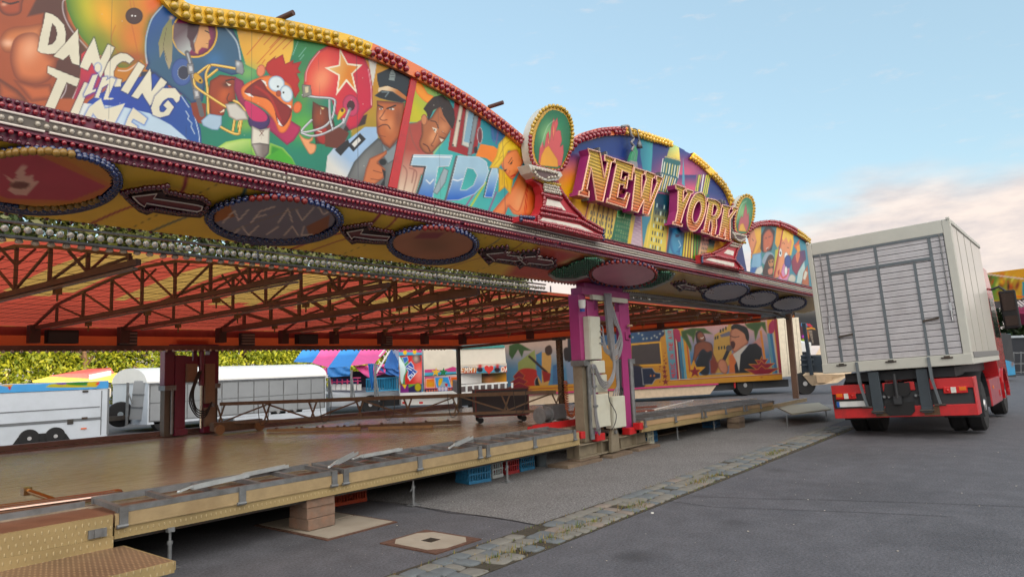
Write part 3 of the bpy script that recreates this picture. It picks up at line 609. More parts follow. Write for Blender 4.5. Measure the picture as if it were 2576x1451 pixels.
for(x0,x1,z0,z1,lb)in((6.83,7.06,1.68,2.06,'small tan box high inside the rear tower'),(7.22,7.44,1.22,2.05,'tall tan cabinet inside the rear tower'),(7.22,7.46,.75,1.14,'low tan box inside the rear tower beside the wheels')):
 t=thing('control_cabinet',lb,'cabinet',(x0,14.1,z0),group='tan cabinets in the rear tower');m=MB();m.box(x0,x1,14.12,14.3,z0,z1);m.build('housing',mat('cabinet_tan',(126,104,86),.6),t,bevel=.01);m=MB();m.box(x0+.015,x1-.015,14.11,14.118,z0+.015,z1-.015);m.build('door',MC['cabinet_tan'],t)
t=thing('cable_bundle','black hoses looped between the legs of the rear tower','cables',(7.0,14.1,1.5))
for k in range(4):m=MB();m.tube(spline([(7.12-.02*k,14.08,1.9),(6.95-.03*k,14.06,1.5-.05*k),(7.0,14.05,1.15-.05*k),(7.2,14.05,1.08-.04*k),(7.35,14.08,1.25)],False,5),.013,6);m.build('hose',M_cabled,t,smooth=True)
# ================================================================ roof
PRU=[0,.10,.21,.33,.433,.554,.675,.84,1.0];PRZ=[2.74,3.09,3.23,3.36,3.47,3.53,3.46,3.25,3.07]
def yrear(x):return 14.05 if x<15 else 14.05-(x-15)*.90
def zedge(x):return 2.74 if x<15 else 2.74+(x-15)*.060
def tz(y,x=0):
 yr=yrear(x);u=min(1,max(0,(yr-y)/max(.4,yr-7.42)));k=min(1,(yr-7.42)/6.6);b=zedge(x)+(3.07-zedge(x))*u
 return b+(np.interp(u,PRU,PRZ)-(2.74+.33*u))*k
def cz(y,x=0):yr=yrear(x);u=(yr-y)/max(.4,yr-7.42);return zedge(x)-.02+(2.98-zedge(x))*u
SK=1.0/6.65
TX=[-5.65,-3.7,-1.75,.15,2.1,4.05,5.51,7.45,8.95,10.35,11.85,13.4,14.95,16.5,18.05,19.6,21.0]
M_tr=mat('tarp_red',(212,82,64),.5,var=.12,scale=3,bump=.25,bscale=5);M_ty=mat('tarp_yellow',(196,150,70),.5,var=.12,scale=3,bump=.25,bscale=5)
for M_,c_ in((M_tr,(226,96,74)),(M_ty,(216,172,92))):
 t=M_.node_tree;tr_n=t.nodes.new('ShaderNodeBsdfTranslucent');tr_n.inputs[0].default_value=(*lin(c_),1);ms=t.nodes.new('ShaderNodeMixShader');ms.inputs[0].default_value=.48
 t.links.new(t.nodes['Principled BSDF'].outputs[0],ms.inputs[1]);t.links.new(tr_n.outputs[0],ms.inputs[2]);t.links.new(ms.outputs[0],t.nodes['Material Output'].inputs[0])
roof=thing('roof_tarpaulin','red and yellow striped tarpaulin roof over the driving floor','tarpaulin',(8,11,3))
m=MB();ny=30;cols=[]
for i in range(len(TX)):
 a=TX[i];b=TX[i+1]if i+1<len(TX)else TX[i]+1.5
 for k in range(8):cols.append((a+(b-a)*k/8,0 if k<4 else 1,k/8))
cols.append((TX[-1]+1.5,0,0))
for(x,mi,f_)in cols:
 yr=yrear(x)
 for j in range(ny+1):
  y=yr-(yr-7.46)*j/ny;m.v.append((x+(yr-y)*SK,y,tz(y,x)+.02-.05*math.sin(math.pi*f_)*math.sin(math.pi*j/ny)))
for i in range(len(cols)-1):
 for j in range(ny):a=i*(ny+1)+j;m.f.append((a,a+ny+1,a+ny+2,a+1));m.m.append(0 if j<5+(i%3==0)else cols[i][1])
m.build('canvas',[M_tr,M_ty],roof,smooth=True,fix=False)
m=MB();xs=np.linspace(-6,22.3,150)
for i in range(len(xs)-1):
 xa,xb=xs[i],xs[i+1];ya,yb=yrear(xa)+.03,yrear(xb)+.03;b1,b2=.05*abs(math.sin(xa*2.1)),.05*abs(math.sin(xb*2.1));za,zb_=zedge(xa),zedge(xb)
 m.add([(xa,ya,za+.02),(xb,yb,zb_+.02),(xb,yb+.04+b2,zb_-.13),(xa,ya+.04+b1,za-.13)],[(0,1,2,3)],0);m.add([(xa,ya+.04+b1,za-.13),(xb,yb+.04+b2,zb_-.13),(xb,yb+.08,zb_-.31),(xa,ya+.08,za-.31)],[(0,1,2,3)],1)
m.build('rear_skirt',[mat('shade_red',(150,46,36),.6,var=.2,scale=3),mat('orange_skirt',(196,62,30),.6,var=.25,scale=3)],roof,smooth=True,fix=False)
_sk=MC['orange_skirt'].node_tree;_tr=_sk.nodes.new('ShaderNodeBsdfTranslucent');_tr.inputs[0].default_value=(*lin((220,84,40)),1);_ms=_sk.nodes.new('ShaderNodeMixShader');_ms.inputs[0].default_value=.55
_sk.links.new(_sk.nodes['Principled BSDF'].outputs[0],_ms.inputs[1]);_sk.links.new(_tr.outputs[0],_ms.inputs[2]);_sk.links.new(_ms.outputs[0],_sk.nodes['Material Output'].inputs[0])
for i,X in enumerate(TX):
 yr=yrear(X)-.1;main=abs(X-7.45)<.01;bw=.10 if main else .06
 nm='heavy main roof truss running from the rear tower to the front' if main else 'brown steel roof truss, number %d counting from the left end of the roof'%(i+1)
 t=thing('roof_truss',nm,'truss',(X+.5,10,2.7),group=None if main else 'roof trusses under the tarpaulin')
 px=lambda y:X+(yr-y)*SK
 zb=lambda y:cz(y,X)+(.02 if main else 0)
 zt_=lambda y:tz(y,X)-.05
 m=MB();m.bar((px(7.45),7.45,zb(7.45)),(px(yr),yr,zb(yr)),bw,.10 if main else .065);m.build('bottom_chord',M_brown,t)
 n=max(2,int(round((yr-.75-7.6)/.78)));st=(yr-.75-7.6)/n;ys=[yr-.02]+[yr-.75-st*k for k in range(n+1)]
 m=MB()
 for a,b in zip(ys[:-1],ys[1:]):m.bar((px(a),a,zt_(a)if a<yr-.1 else zb(a)+.03),(px(b),b,zt_(b)),bw*.6,.04)
 m.build('top_chord',M_brown,t)
 m=MB()
 for k in range(1,len(ys)):
  y=ys[k];m.bar((px(y),y,zb(y)+.03),(px(y),y,zt_(y)-.01),.036 if not main else .075,.04)
  if k+1<len(ys):
   y2=ys[k+1];w_=.026 if not main else .06
   if k<len(ys)*.55:m.bar((px(y),y,zt_(y)-.02),(px(y2),y2,zb(y2)+.03),w_,w_)
   else:m.bar((px(y),y,zb(y)+.03),(px(y2),y2,zt_(y2)-.02),w_,w_)
  if not main and k in(4,5,7):
   for s_ in(-1,1):m.bar((px(y),y,zt_(y)-.24),(px(y)+s_*.2,y,zt_(y)-.01),.028,.028)
 m.build('web_bars',M_brown,t)
 m=MB();m.bar((px(7.5),7.5,zb(7.5)-.06),(px(yr-.6),yr-.6,zb(yr-.6)-.06),.05,.022);m.build('light_strip',mat('pearl_strip',(120,104,98),.4,0,var=.35,scale=70),t)
 m=MB();m.box(X-.08,X+.08,yr-.12,yr+.06,zb(yr)-.26,zb(yr)+.05);m.build('end_shoe',mat('shoe_dark',(70,44,40),.6),t)
 for k in(2,4,6):
  if k<len(ys):y=ys[k];m=MB();m.box(px(y)+.05,px(y)+.12,y-.05,y+.05,zb(y)-.12,zb(y)-.04);m.tube([(px(y)+.085,y,zb(y)-.12),(px(y)+.085,y,zb(y)-.2)],.012,5);m.build('lamp',mat('lamp_amber',(120,88,40),.5),t)
m=MB()
for k in range(12):
 y=7.7+k*.53;xe=min(20.5,15+(14.05-y))
 for a in range(26):
  xa=-4+a;
  if xa+1<xe:m.bar((xa,y,cz(y,xa)+.06),(xa+1,y,cz(y,xa+1)+.06),.005,.005)
for k in range(170):
 x=-4.5+k*.15;yr=yrear(x)-.2;m.bar((x,yr,cz(yr,x)+.07),(x+(yr-7.5)*SK,7.5,cz(7.5,x)+.07),.0035,.0035)
tag(m.build('contact_net',mat('net_wire',(46,30,26),.5),fix=False),'fine wire contact net stretched below the striped tarpaulin','wire net')
eave=thing('rear_eave_beam','long dark rear eave beam of the roof with small bulb row','beam',(5,14.15,2.4))
m=MB();m.box(-5,15.1,14.08,14.2,2.33,2.43);m.bar((15.1,14.13,2.38),(22.6,7.2,2.98),.10,.08);m.build('beam',M_brown,eave)
def bulbs(parent,pts,r,mt,name='bulb',cap=100,n=7,mm=4,sc=(1,1,1),sub=None):
 pts=sorted([tuple(p)for p in pts],key=lambda p:(p[0]**2+p[1]**2+(p[2]-CAMH)**2));pm=parent;off=np.array(parent['_org'])if '_org' in parent else np.zeros(3)
 pts=[tuple(np.array(p)+rs.randn(3)*r*.07)for p in pts if rs.rand()>.012]
 mb=MB();mb.ball((0,0,0),r,n,mm,sc=sc);first=None
 for p in pts[:cap]:
  if first is None:first=mb.build(name,mt,parent,smooth=True,world=False,fix=False);o=first
  else:o=first.copy();S.collection.objects.link(o)
  o.location=tov(np.array(p)-off)
 rest=pts[cap:]
 if rest:
  q=MB()
  for p in rest:q.ball(p,r,6 if n>5 else n,3 if mm<5 else mm,sc=sc)
  o=q.build(name+'s',mt,parent,smooth=True,fix=False);o['kind']='stuff'
bulbs(eave,[(-.5+k*.13,14.06,2.325)for k in range(115)],.03,M_clrb,'bulb',60)
for k,(x,w_)in enumerate(((4.5,.5),(9.6,.55),(-.8,.5))):
 t=thing('speaker_box',('black speaker box on the rear eave at the left','black speaker box on the rear eave right of the rear tower','black speaker box at the far left end of the rear eave')[k],'speaker',(x,13.95,2.5),group='speakers on the rear eave')
 m=MB();m.box(x-w_/2,x+w_/2,13.9,14.06,2.46,2.70);m.build('cabinet',M_black,t,bevel=.01);m=MB();m.box(x-w_/2+.02,x+w_/2-.02,13.885,13.899,2.47,2.66);m.build('grille',M_dark,t)
for k,x in enumerate((5.62,8.1,12.1)):
 t=thing('vent_box',('slatted vent box on the rear eave left of the rear tower','slatted vent box on the rear eave just right of the rear tower','slatted vent box on the rear eave farthest right')[k],'vent',(x,13.95,2.5),group='slatted boxes on the rear eave')
 m=MB();m.box(x-.17,x+.17,13.98,14.06,2.43,2.70);m.build('case',M_dark,t)
 for j in range(4):m=MB();m.box(x-.15,x+.15,13.94,13.978,2.45+j*.062,2.485+j*.062);m.build('slat',mat('slat_grey',(122,112,106),.5),t)
def post(p,z1,label,w=.07,mt=None):
 t=thing('roof_post',label,'post',p,group='upright posts around the driving floor');mt=mt or M_steeld
 m=MB();m.box(p[0]-w/2,p[0]+w/2,p[1]-w/2,p[1]+w/2,p[2],z1);m.build('shaft',mt,t);m=MB();m.box(p[0]-w,p[0]+w,p[1]-w,p[1]+w,z1,z1+.06);m.build('head',M_steeld,t)
 m=MB();m.box(p[0]-w*.9,p[0]+w*.9,p[1]-w*.9,p[1]+w*.9,p[2]-.002,p[2]+.03);m.build('foot',M_steeld,t)
post((15.0,14.16,.595),2.33,'thin dark post at the rear corner of the roof',.09)
post((11.75,8.2,.60),2.24,'polished dark mast just behind and left of the magenta tower',.10,mat('dark_polished',(104,84,66),.25,.9,var=.2))
# ---------------------------------------------------------------- front lamp rails
lr=thing('lamp_rail','long open steel lamp rail with clear bulbs along the roof front, left part','lamp rail',(5,7.4,3.1))
m=MB();m.box(-1,10.25,7.38,7.42,3.205,3.225);m.build('top_rail',M_steel,lr);m=MB();m.box(-1,10.25,7.36,7.44,3.065,3.088);m.build('bottom_rail',M_steel,lr)
for k in range(12):m=MB();m.box(-.6+k,-.58+k,7.39,7.41,3.089,3.204);m.build('stay',M_steel,lr)
bulbs(lr,[(1.1+k*.088,7.375,3.145)for k in range(104)],.034,M_clrb,'bulb')
bulbs(lr,[(1.1+k*.13,7.42,3.045)for k in range(70)],.036,M_clrb,'downward_bulb',sc=(1.1,1.1,.7))
lr=thing('lamp_rail','long open steel lamp rail along the roof front, right part','lamp rail',(17,7.1,3.1))
m=MB();m.box(11.95,22.6,7.0,7.2,3.13,3.20);m.build('top_rail',mat('silver_rail',(170,172,176),.35,.6,var=.1),lr);m=MB();m.box(11.95,22.6,6.98,7.22,3.04,3.07);m.build('bottom_rail',M_steel,lr)
bulbs(lr,[(12.0+k*.11,7.04,3.10)for k in range(96)],.032,M_clrb,'bulb',80)
t=thing('roof_post','rusty brown corner post carrying the front right roof corner','post',(22.0,6.6,.3),group='upright posts around the driving floor')
pb=onZ(2003,1001,.46);pt_=onY(1986,790,6.9)
m=MB();m.bar((pb[0],pb[1],.45),(pb[0]+.02,pb[1]+.02,3.02),.16,.12);m.build('shaft',mat('post_rust',(136,108,92),.6,.1,var=.15,scale=2),t);m=MB();m.bar((pb[0]+.1,pb[1]+.0,.45),(pb[0]+.12,pb[1],3.02),.04,.1);m.build('edge_strip',M_white,t)
m=MB();m.bar((pb[0],pb[1],2.85),(pb[0]-.45,pb[1]+.3,3.06),.05,.05);m.build('brace',M_steeld,t)
t=thing('exit_step','pale wide exit step at the right end of the ride','step',(20,6,.3))
q=[onZ(x,y,.32)for x,y in((1950,1021),(2060,1012),(2090,1028),(1992,1040))];m=MB();m.prism(q,(0,0,-.035));m.build('step_top',mat('pale_plate',(176,170,150),.6,var=.06),t)
q2=[onZ(x,y,.42)for x,y in((1944,1018),(2028,1003))];m=MB();m.bar((q2[0][0],q2[0][1],.38),(q2[1][0],q2[1][1],.40),.04,.10);m.build('riser',M_ochre,t)
for k in range(2):a=q[3 if k==0 else 2];m=MB();m.tube([(a[0]-.1,a[1]+.1,0),(a[0]-.1,a[1]+.1,.29)],.015,8);m.build('leg',M_steel,t)
# ---------------------------------------------------------------- canopy (underside panel) and its bulb rail
YF=5.70;n_s=np.array([0,.25,1.30]);n_s/=np.linalg.norm(n_s)
P_s=np.array([0,5.74,3.452])
def soff(x,y,d=0.):return onP(x,y,P_s-n_s*d,n_s)
can=thing('canopy','yellow canopy underside with magenta bulb rail running the length of the facade','canopy',(8,6.3,3.4))
cv=Canvas((1.0,5.74,3.452),(1,0,0),(0,1.26/math.hypot(1.26,.252),-.252/math.hypot(1.26,.252)),24,1.284,.02,(238,208,112))
cv.uv()
for(x,w_,c)in((1.95,.03,(168,40,100)),(2.75,.03,(168,40,100)),(3.3,.03,(60,120,130)),(4.9,.04,(168,40,100)),(5.15,.025,(168,40,100)),(7.0,.02,(60,100,130)),(7.5,.02,(160,50,90))):
 cv.line([(x-1,0),(x-.9,.4),(x-1.15,.8),(x-1.3,1.3)],w_,c,soft=.02,sm=1)
cv.poly([(6.9,0),(8.2,0),(9.6,1.3),(7.6,1.3),(7.1,.6)],(206,104,90),soft=.25)
cv.poly([(8.8,0),(11.0,0),(11.4,1.3),(9.0,1.3)],(190,104,110),soft=.3)
cv.poly([(11.6,0),(24,0),(24,1.3),(12.2,1.3)],(186,160,108),soft=.4)
for x in(.85,2.05,3.3,4.55,5.8,7.05,8.3,9.55,10.8):cv.line([(x,0),(x-.25,1.3)],.006,(90,74,40),soft=.01)
cv.blob(8.1,.35,.12,.2,(226,206,160),.9);cv.blob(13,.3,.5,.15,(210,190,140),.7);cv.blob(17,.5,.6,.15,(190,180,150),.6)
cv.build('underside',can)
m=MB();m.prism([(1.0,5.75,3.46),(25,5.75,3.46),(25,7.0,3.215),(1.0,7.0,3.215)],(0,.02,.06));m.build('panel',M_ochre,can)
m=MB();m.box(.6,25,5.735,5.80,3.45,3.775);m.box(.6,25,5.70,5.7345,3.53,3.70);m.build('rail',mat('rail_plum',(104,20,58),.4,var=.1),can)
m=MB();m.box(.6,25,5.690,5.699,3.575,3.645);m.build('rail_channel',mat('channel_grey',(92,84,78),.5),can)
x=1.35
while x<24:
 l=min(2.0 if x>1.4 else .35,24-x);m=MB();m.tube([(x,5.685,3.655),(x+l-.03,5.685,3.655)],.0095,8);m.build('light_tube',M_tubew,can,smooth='auto')
 m=MB();m.tube([(x,5.685,3.565),(x+l-.03,5.685,3.565)],.0095,8);m.build('light_tube',M_tubew,can,smooth='auto');x+=l
def row(z,y,x0,x1,dx):return[(x0+k*dx,y,z)for k in range(int((x1-x0)/dx))]
bulbs(can,row(3.70,5.685,1.3,23.5,.052),.021,M_redb,'red_bulb',100);bulbs(can,row(3.515,5.695,1.3,23.5,.056),.021,M_redb,'lower_red_bulb',100)
bulbs(can,row(3.755,5.73,1.3,23.5,.052),.021,M_dkb,'upper_dark_bulb',100);bulbs(can,row(3.455,5.71,1.3,23.5,.056),.021,M_dkb,'underside_dark_bulb',100)
bulbs(can,row(3.61,5.69,1.3,23.5,.055),.022,M_clrb,'clear_bulb',100)
bulbs(can,row(3.20,7.0,1.6,20,.1),.022,M_dkb,'inner_edge_bulb',80,6,3)
def onplane(pts,d):return[soff(x,y,d)for x,y in pts]
def ellpts(cx,cy,rx,ry,n=40,a0=0,tilt=0):
 return[(cx+rx*math.cos(t)*math.cos(tilt)-ry*math.sin(t)*math.sin(tilt),cy+rx*math.cos(t)*math.sin(tilt)+ry*math.sin(t)*math.cos(tilt))for t in[a0+2*math.pi*i/n for i in range(n)]]
def disc(cx,cy,rx,ry,label,art,ring=M_blub,mixy=None,nb=44,tilt=.02):
 c=soff(cx,cy,.05);t=thing('ceiling_disc',label,'sign',c,group='oval bulb ringed discs under the canopy')
 m=MB();m.prism(onplane(ellpts(cx,cy,rx,ry,44,0,tilt),.001),-n_s*.05);m.build('backing',mat('disc_blue',(26,48,88),.5),t)
 E=onplane(ellpts(cx,cy,rx*.89,ry*.85,44,0,tilt),.075);c0=np.mean(E,0);ux=np.array([1,0,0.]);uz=np.cross(n_s,ux)
 uz=np.array([0,1.26,-.252]);uz/=np.linalg.norm(uz);U=[(p-c0)@ux for p in E];V=[(p-c0)@uz for p in E]
 cvs=Canvas(c0+ux*min(U)+uz*min(V),ux,uz,max(U)-min(U),max(V)-min(V),.02,art[0])
 for f_ in art[1:]:f_(cvs)
 cvs.build('face',t,E)
 pts=ellpts(cx,cy,rx*.95,ry*.91,nb,0,tilt);q=onplane(pts,.075)
 if mixy:
  bulbs(t,[q[i]for i in range(nb)if not mixy(i/nb)],.028,ring,'blue_bulb');bulbs(t,[q[i]for i in range(nb)if mixy(i/nb)],.034,mat('dull_red_bulb',(120,36,34),.2)if rs.rand()<.5 else mat('dull_amber_bulb',(136,104,46),.2),'coloured_bulb')
 else:bulbs(t,q,.028,ring,'blue_bulb')
 q=onplane(ellpts(cx,cy,rx*1.0,ry*1.0,nb,3.14/nb,tilt),.04);bulbs(t,q,.028,ring,'outer_bulb')
def artA(c):
 c.poly([(-60,395),(60,388),(150,395),(230,440),(285,470),(220,505),(80,512),(-60,510)],(206,140,96),soft=3,sm=1)
 c.poly([(40,390),(90,388),(270,470),(180,505),(20,500),(-60,470),(-60,400)],(196,96,120),soft=3)
 c.poly([(18,478),(30,462),(10,440),(33,452),(42,448),(40,432),(72,405),(62,428),(64,448),(82,436),(84,456),(98,456),(84,474),(66,492),(36,490)],(236,206,196),soft=2,a=.95)
 c.ell(50,466,26,10,(140,96,100),rim=((190,160,150),4))
def artB(c):
 c.poly([(530,520),(575,510),(590,545),(540,560)],(176,118,62),soft=2);c.poly([(770,570),(830,540),(825,580),(780,600)],(158,108,84),soft=3)
 for pts in([(560,560),(590,530),(600,555),(625,528)],[(632,560),(655,532),(690,520)],[(640,548),(670,540)],[(700,560),(725,525),(735,558)],[(745,525),(760,555),(790,522)],[(800,520),(815,540),(835,525)],[(585,590),(610,570),(625,592),(650,568)],[(670,590),(700,570)],[(715,592),(735,570),(750,592)],[(765,570),(758,592),(785,590)]):
  c.line(pts,3.4,(226,214,204),soft=1.5)
 c.line([(560,590),(640,560),(760,520)],2,(150,140,130),soft=2)
def artC(c):
 c.blob(1085,615,50,22,(148,108,86),.8);c.poly([(1040,600),(1060,585),(1120,585),(1100,600)],(150,60,90),soft=4)
disc(100,452,203,78,'big pink oval disc with horned ring emblem at the left end of the canopy underside',[(206,156,92),artA],mixy=lambda u:.55<u<.82 or .1<u<.3,nb=60)
disc(690,551,170,58,'grey blue oval disc with heavy metal lettering under the canopy',[(140,142,156),artB],mixy=lambda u:.68<u<.84,nb=52)
disc(1089,614,113,45,'pinkish oval disc third from the left under the canopy',[(190,140,116),artC],mixy=lambda u:.7<u<.84,nb=46)
disc(1568,690,88,34,'blank pink oval disc between the two green laurels above the tower',[(204,150,164)],mixy=lambda u:u<2,nb=36)
disc(1826,735,60,22,'first small pale grey oval disc right of the laurels',[(186,184,194)],nb=36,tilt=-.12);disc(1908,751,50,18,'second small pale grey oval disc right of the laurels',[(186,186,196)],nb=32,tilt=-.12);disc(1985,764,44,17,'last small pale grey oval disc beside the truck',[(186,186,196)],nb=30,tilt=-.1)
def arrow(pts,label,nb=30,inn=None):
 c=soff(*np.mean(pts,0),.04);t=thing('arrow_sign',label,'arrow',c,group='left pointing bulb arrows under the canopy')
 m=MB();m.prism(onplane(pts,.001),-n_s*.05);m.build('backing',mat('arrow_dark',(40,22,40),.5),t)
 cc=np.mean(pts,0);
 inner=inn if inn is not None else[tuple(cc+(np.array(p)-cc)*(.74,.52)+(6,4))for p in pts]
 m=MB();m.prism(onplane(inner,.056),-n_s*.01);m.build('centre',mat('arrow_red',(92,20,46),.4),t)
 m=MB();m.tube(onplane(inner+[inner[0]],.075),.007,6);m.build('light_tube',M_tubew,t)
 P=np.array(pts+[pts[0]]);L_=np.r_[0,np.cumsum(np.linalg.norm(np.diff(P,axis=0),axis=1))];s_=np.linspace(0,L_[-1],nb+1)[:-1]
 bulbs(t,onplane(list(zip(np.interp(s_,L_,P[:,0]),np.interp(s_,L_,P[:,1]))),.06),.03,M_dkb,'bulb',n=6,mm=3)
A1=[(1235,930),(1450,890),(1690,865),(1655,920),(1850,960),(2030,985),(2105,1030),(2080,1095),(2010,1140),(1800,1125),(1540,1085),(1475,1110),(1390,1075),(1290,985)]
A1i=[(1335,975),(1580,945),(1545,992),(1800,1030),(1985,1060),(2038,1075),(2025,1110),(1985,1125),(1760,1090),(1475,1040),(1455,1075),(1400,1040)]
arrow(zc(0,400,2.5156,A1),'red bulb arrow between the first and second oval discs',44,zc(0,400,2.5156,A1i))
A2=[(850,1040),(960,1020),(1160,990),(1130,1035),(1250,1055),(1375,1075),(1388,1120),(1340,1170),(1200,1165),(1010,1150),(960,1165),(900,1110)]
A2i=[(915,1080),(1080,1052),(1050,1095),(1200,1112),(1345,1125),(1320,1160),(1180,1152),(985,1125),(962,1145)]
arrow(zc(1024,500,2.5156,A2),'red bulb arrow between the second and third oval discs',36,zc(1024,500,2.5156,A2i))
for k,(dx,lb)in enumerate(((0,'first of two chained arrows right of the third oval disc'),(78,'second of two chained arrows right of the third oval disc'))):
 s_=1-.12*k;pts=[(1200+dx,628+dx*.1),(1280+dx*1.0,618+dx*.13),(1268+dx,632+dx*.13),(1318+dx,641+dx*.13),(1322+dx,655+dx*.13),(1300+dx,662+dx*.13),(1240+dx,652+dx*.13),(1228+dx,660+dx*.13)]
 arrow(pts,lb,24)
for k,(x,y,s_,lb)in enumerate(((1690,712,1.0,'small dark arrow right of the green laurel'),(1752,724,.7,'smaller dark arrow next to the first grey disc'),(1868,742,.5,'tiny dark arrow between the small grey discs'))):
 arrow([(x,y),(x+34*s_,y-8*s_),(x+30*s_,y-2*s_),(x+60*s_,y+7*s_),(x+60*s_,y+17*s_),(x+30*s_,y+12*s_),(x+18*s_,y+17*s_)],lb,16)
for k,(P,lb)in enumerate((([(360,235),(420,195),(560,160),(600,125),(700,100),(730,70),(860,68),(925,90),(900,140),(830,190),(800,240),(640,290),(520,295),(430,285)],'green bulb laurel spray left of the blank oval disc'),([(1200,345),(1330,320),(1420,260),(1470,220),(1560,205),(1640,228),(1600,290),(1500,340),(1400,380),(1290,395)],'green bulb laurel spray right of the blank oval disc'))):
 v=zc(2048,1000,2.5156,P);c=soff(*np.mean(v,0),.04);t=thing('laurel_sign',lb,'laurel',c,group='green laurels above the tower')
 m=MB();m.prism(onplane(v,.002),-n_s*.04);m.build('leaf_plate',mat('laurel_rim',(150,156,150),.5),t)
 cc=np.mean(v,0);m=MB();m.prism(onplane([tuple(cc+(np.array(p)-cc)*.93)for p in v],.044),-n_s*.006);m.build('leaf_face',mat('laurel_green',(14,58,44),.5),t)
 V=np.array(v);pts=[]
 D_=Canvas.__new__(Canvas)
 for gx in np.arange(V[:,0].min(),V[:,0].max(),5.5):
  for gy in np.arange(V[:,1].min(),V[:,1].max(),4.5):
   _,I=Canvas._dist(D_,np.array([[gx]]),np.array([[gy]]),cc+(V-cc)*.9,True)
   if I[0,0]:pts.append(soff(gx,gy,.06))
 bulbs(t,pts,.026,M_grnb,'bulb',100,6,3)
# ================================================================ things lying on the driving floor
g=thing('lattice_beam','long rusty lattice beam on wheels spanning from the rear tower to the magenta tower','lattice beam',(9,11,.8))
A=np.array([7.45,13.9,.78]);B=np.array([11.2,7.95,.84]);up=np.array([0,0,1.]);dv=(B-A);Lg=np.linalg.norm(dv);sd_=np.cross(dv/Lg,up)
m=MB();m.bar(A+up*.42,B+up*.36,.10,.07);m.build('top_chord',M_rust,g);m=MB();m.bar(A+[0,0,.03],B+[0,0,0],.07,.055);m.build('bottom_chord',M_rust,g)
m=MB();n=7
for k in range(n+1):
 P=A+dv*k/n;T=P+up*(.40-.06*k/n)
 m.bar(P+dv*.008,T-dv*.012,.022,.03);m.bar(P-dv*.008,T+dv*.012,.022,.03)
 if k<n:
  M_=A+dv*(k+.5)/n;m.bar(P+(up*.38 if k%2 else up*.03),M_+up*.2,.028,.03);m.bar(M_+up*.2,A+dv*(k+1)/n+(up*.03 if k%2 else up*.36),.028,.03)
m.build('lacing',M_rust,g)
m=MB()
for k in range(5):
 c=A+dv*(.12+.19*k)+sd_*.05;m.tube(spline([c+up*.42,c+up*.1+dv*.004,c-up*.05+dv*.012,c+up*.06+dv*.03,c+up*.4+dv*.035],False,5),.008,5)
m.build('hanging_wires',M_steeld,g,smooth=True)
t=thing('wheel_carriage','brown wheeled carriage standing at the foot of the rear tower','carriage',(7.6,13.7,.62))
m=MB();m.box(7.16,8.25,13.62,13.8,.66,.84);m.build('frame',M_rust,t,bevel=.01)
for x in(7.26,8.15):m=MB();m.lathe([(.02,0),(.10,.0),(.10,.07),(.02,.07)],(x,13.55,.695),18,'y');m.build('wheel',mat('wheel_rust',(134,100,70),.6,.2),t,smooth='auto')
t=thing('winch_drum','grey winch drum on the driving floor beside the magenta tower','winch',(10.7,7.75,.7))
m=MB();m.lathe([(.02,0),(.15,0),(.15,.03),(.11,.035),(.11,.25),(.15,.255),(.15,.285),(.02,.285)],(10.35,7.75,.80),20,'x');m.build('drum',M_steel,t,smooth='auto');m=MB();m.box(10.65,11.1,7.65,7.88,.70,.98);m.build('motor_box',mat('motor_grey',(96,98,100),.5),t,bevel=.015);m=MB();m.box(10.2,11.1,7.62,7.9,.595,.64);m.build('base',M_steeld,t)
t=thing('coil_hose','orange coiled hose hanging down beside the magenta tower','hose',(11.0,7.55,1));P=[(10.98+.035*math.cos(a),7.55+.035*math.sin(a),1.42-.55*a/80)for a in np.linspace(0,80,180)];m=MB();m.tube(P,.010,5);m.build('coil',mat('hose_orange',(168,84,40),.5),t,smooth=True);m=MB();m.tube(spline([(10.98,7.55,.88),(11.02,7.53,.76),(11.15,7.53,.74),(11.26,7.55,.9)],False,6),.02,7);m.build('hose_tail',MC['hose_orange'],t,smooth=True)
t=thing('road_case','large dark wheeled road case behind the lattice beam','case',(11.2,9.4,.6));m=MB()
m.box(-.55,.55,-.33,.33,.14,.68);t.rotation_euler[2]=-.75
for x in(-.56,.535):
 for y in(-.34,.315):m2=MB();m2.box(x,x+.025,y,y+.025,.14,.69);m2.build('corner_rail',mat('case_rail',(104,34,30),.5),t,world=False)
for z in(.13,.665):m2=MB();m2.box(-.534,.534,-.345,-.325,z,z+.025);m2.build('edge_rail',MC['case_rail'],t,world=False)
m.build('case_body',mat('case_dark',(46,40,44),.6,var=.1),t,world=False,bevel=.01)
for x in(-.45,.45):
 for y in(-.25,.25):m=MB();m.lathe([(.02,0),(.062,0),(.062,.04),(.02,.04)],(x,y-.02,.064),14,'y');m.build('caster',M_black,t,world=False,smooth='auto');m=MB();m.box(x-.035,x+.035,y-.028,y+.028,.10,.139);m.build('caster_fork',M_steel,t,world=False)
def beamthing(pts,w,h,label,mt=M_rust):
 p,q=np.array(pts[0]),np.array(pts[1]);t=thing('steel_bar',label,'bar',(p+q)/2,group='loose steel bars stacked on the driving floor')
 m=MB();m.bar(p,q,w,h);m.build('bar',mt,t)
 m=MB();d=(q-p)/np.linalg.norm(q-p);L_=np.linalg.norm(q-p)
 for k in range(int(L_/.45)):c=p+d*(.2+.45*k);m.box(c[0]-.02,c[0]+.02,c[1]-.02,c[1]+.02,c[2]+h/2+.001,c[2]+h/2+.03)
 m.build('lugs',MC['brown_painted_steel'],t)
M_tan=mat('tan_bar',(150,118,80),.6,.2,var=.2,scale=8,dirt=(104,74,48))
beamthing([(7.95,12.95,.63),(8.9,11.15,.63)],.06,.06,'tan steel bar, leftmost of the pile on the floor',M_tan);beamthing([(8.95,10.95,.63),(9.6,9.8,.63)],.06,.055,'tan steel bar, front right one of the pile',M_tan)
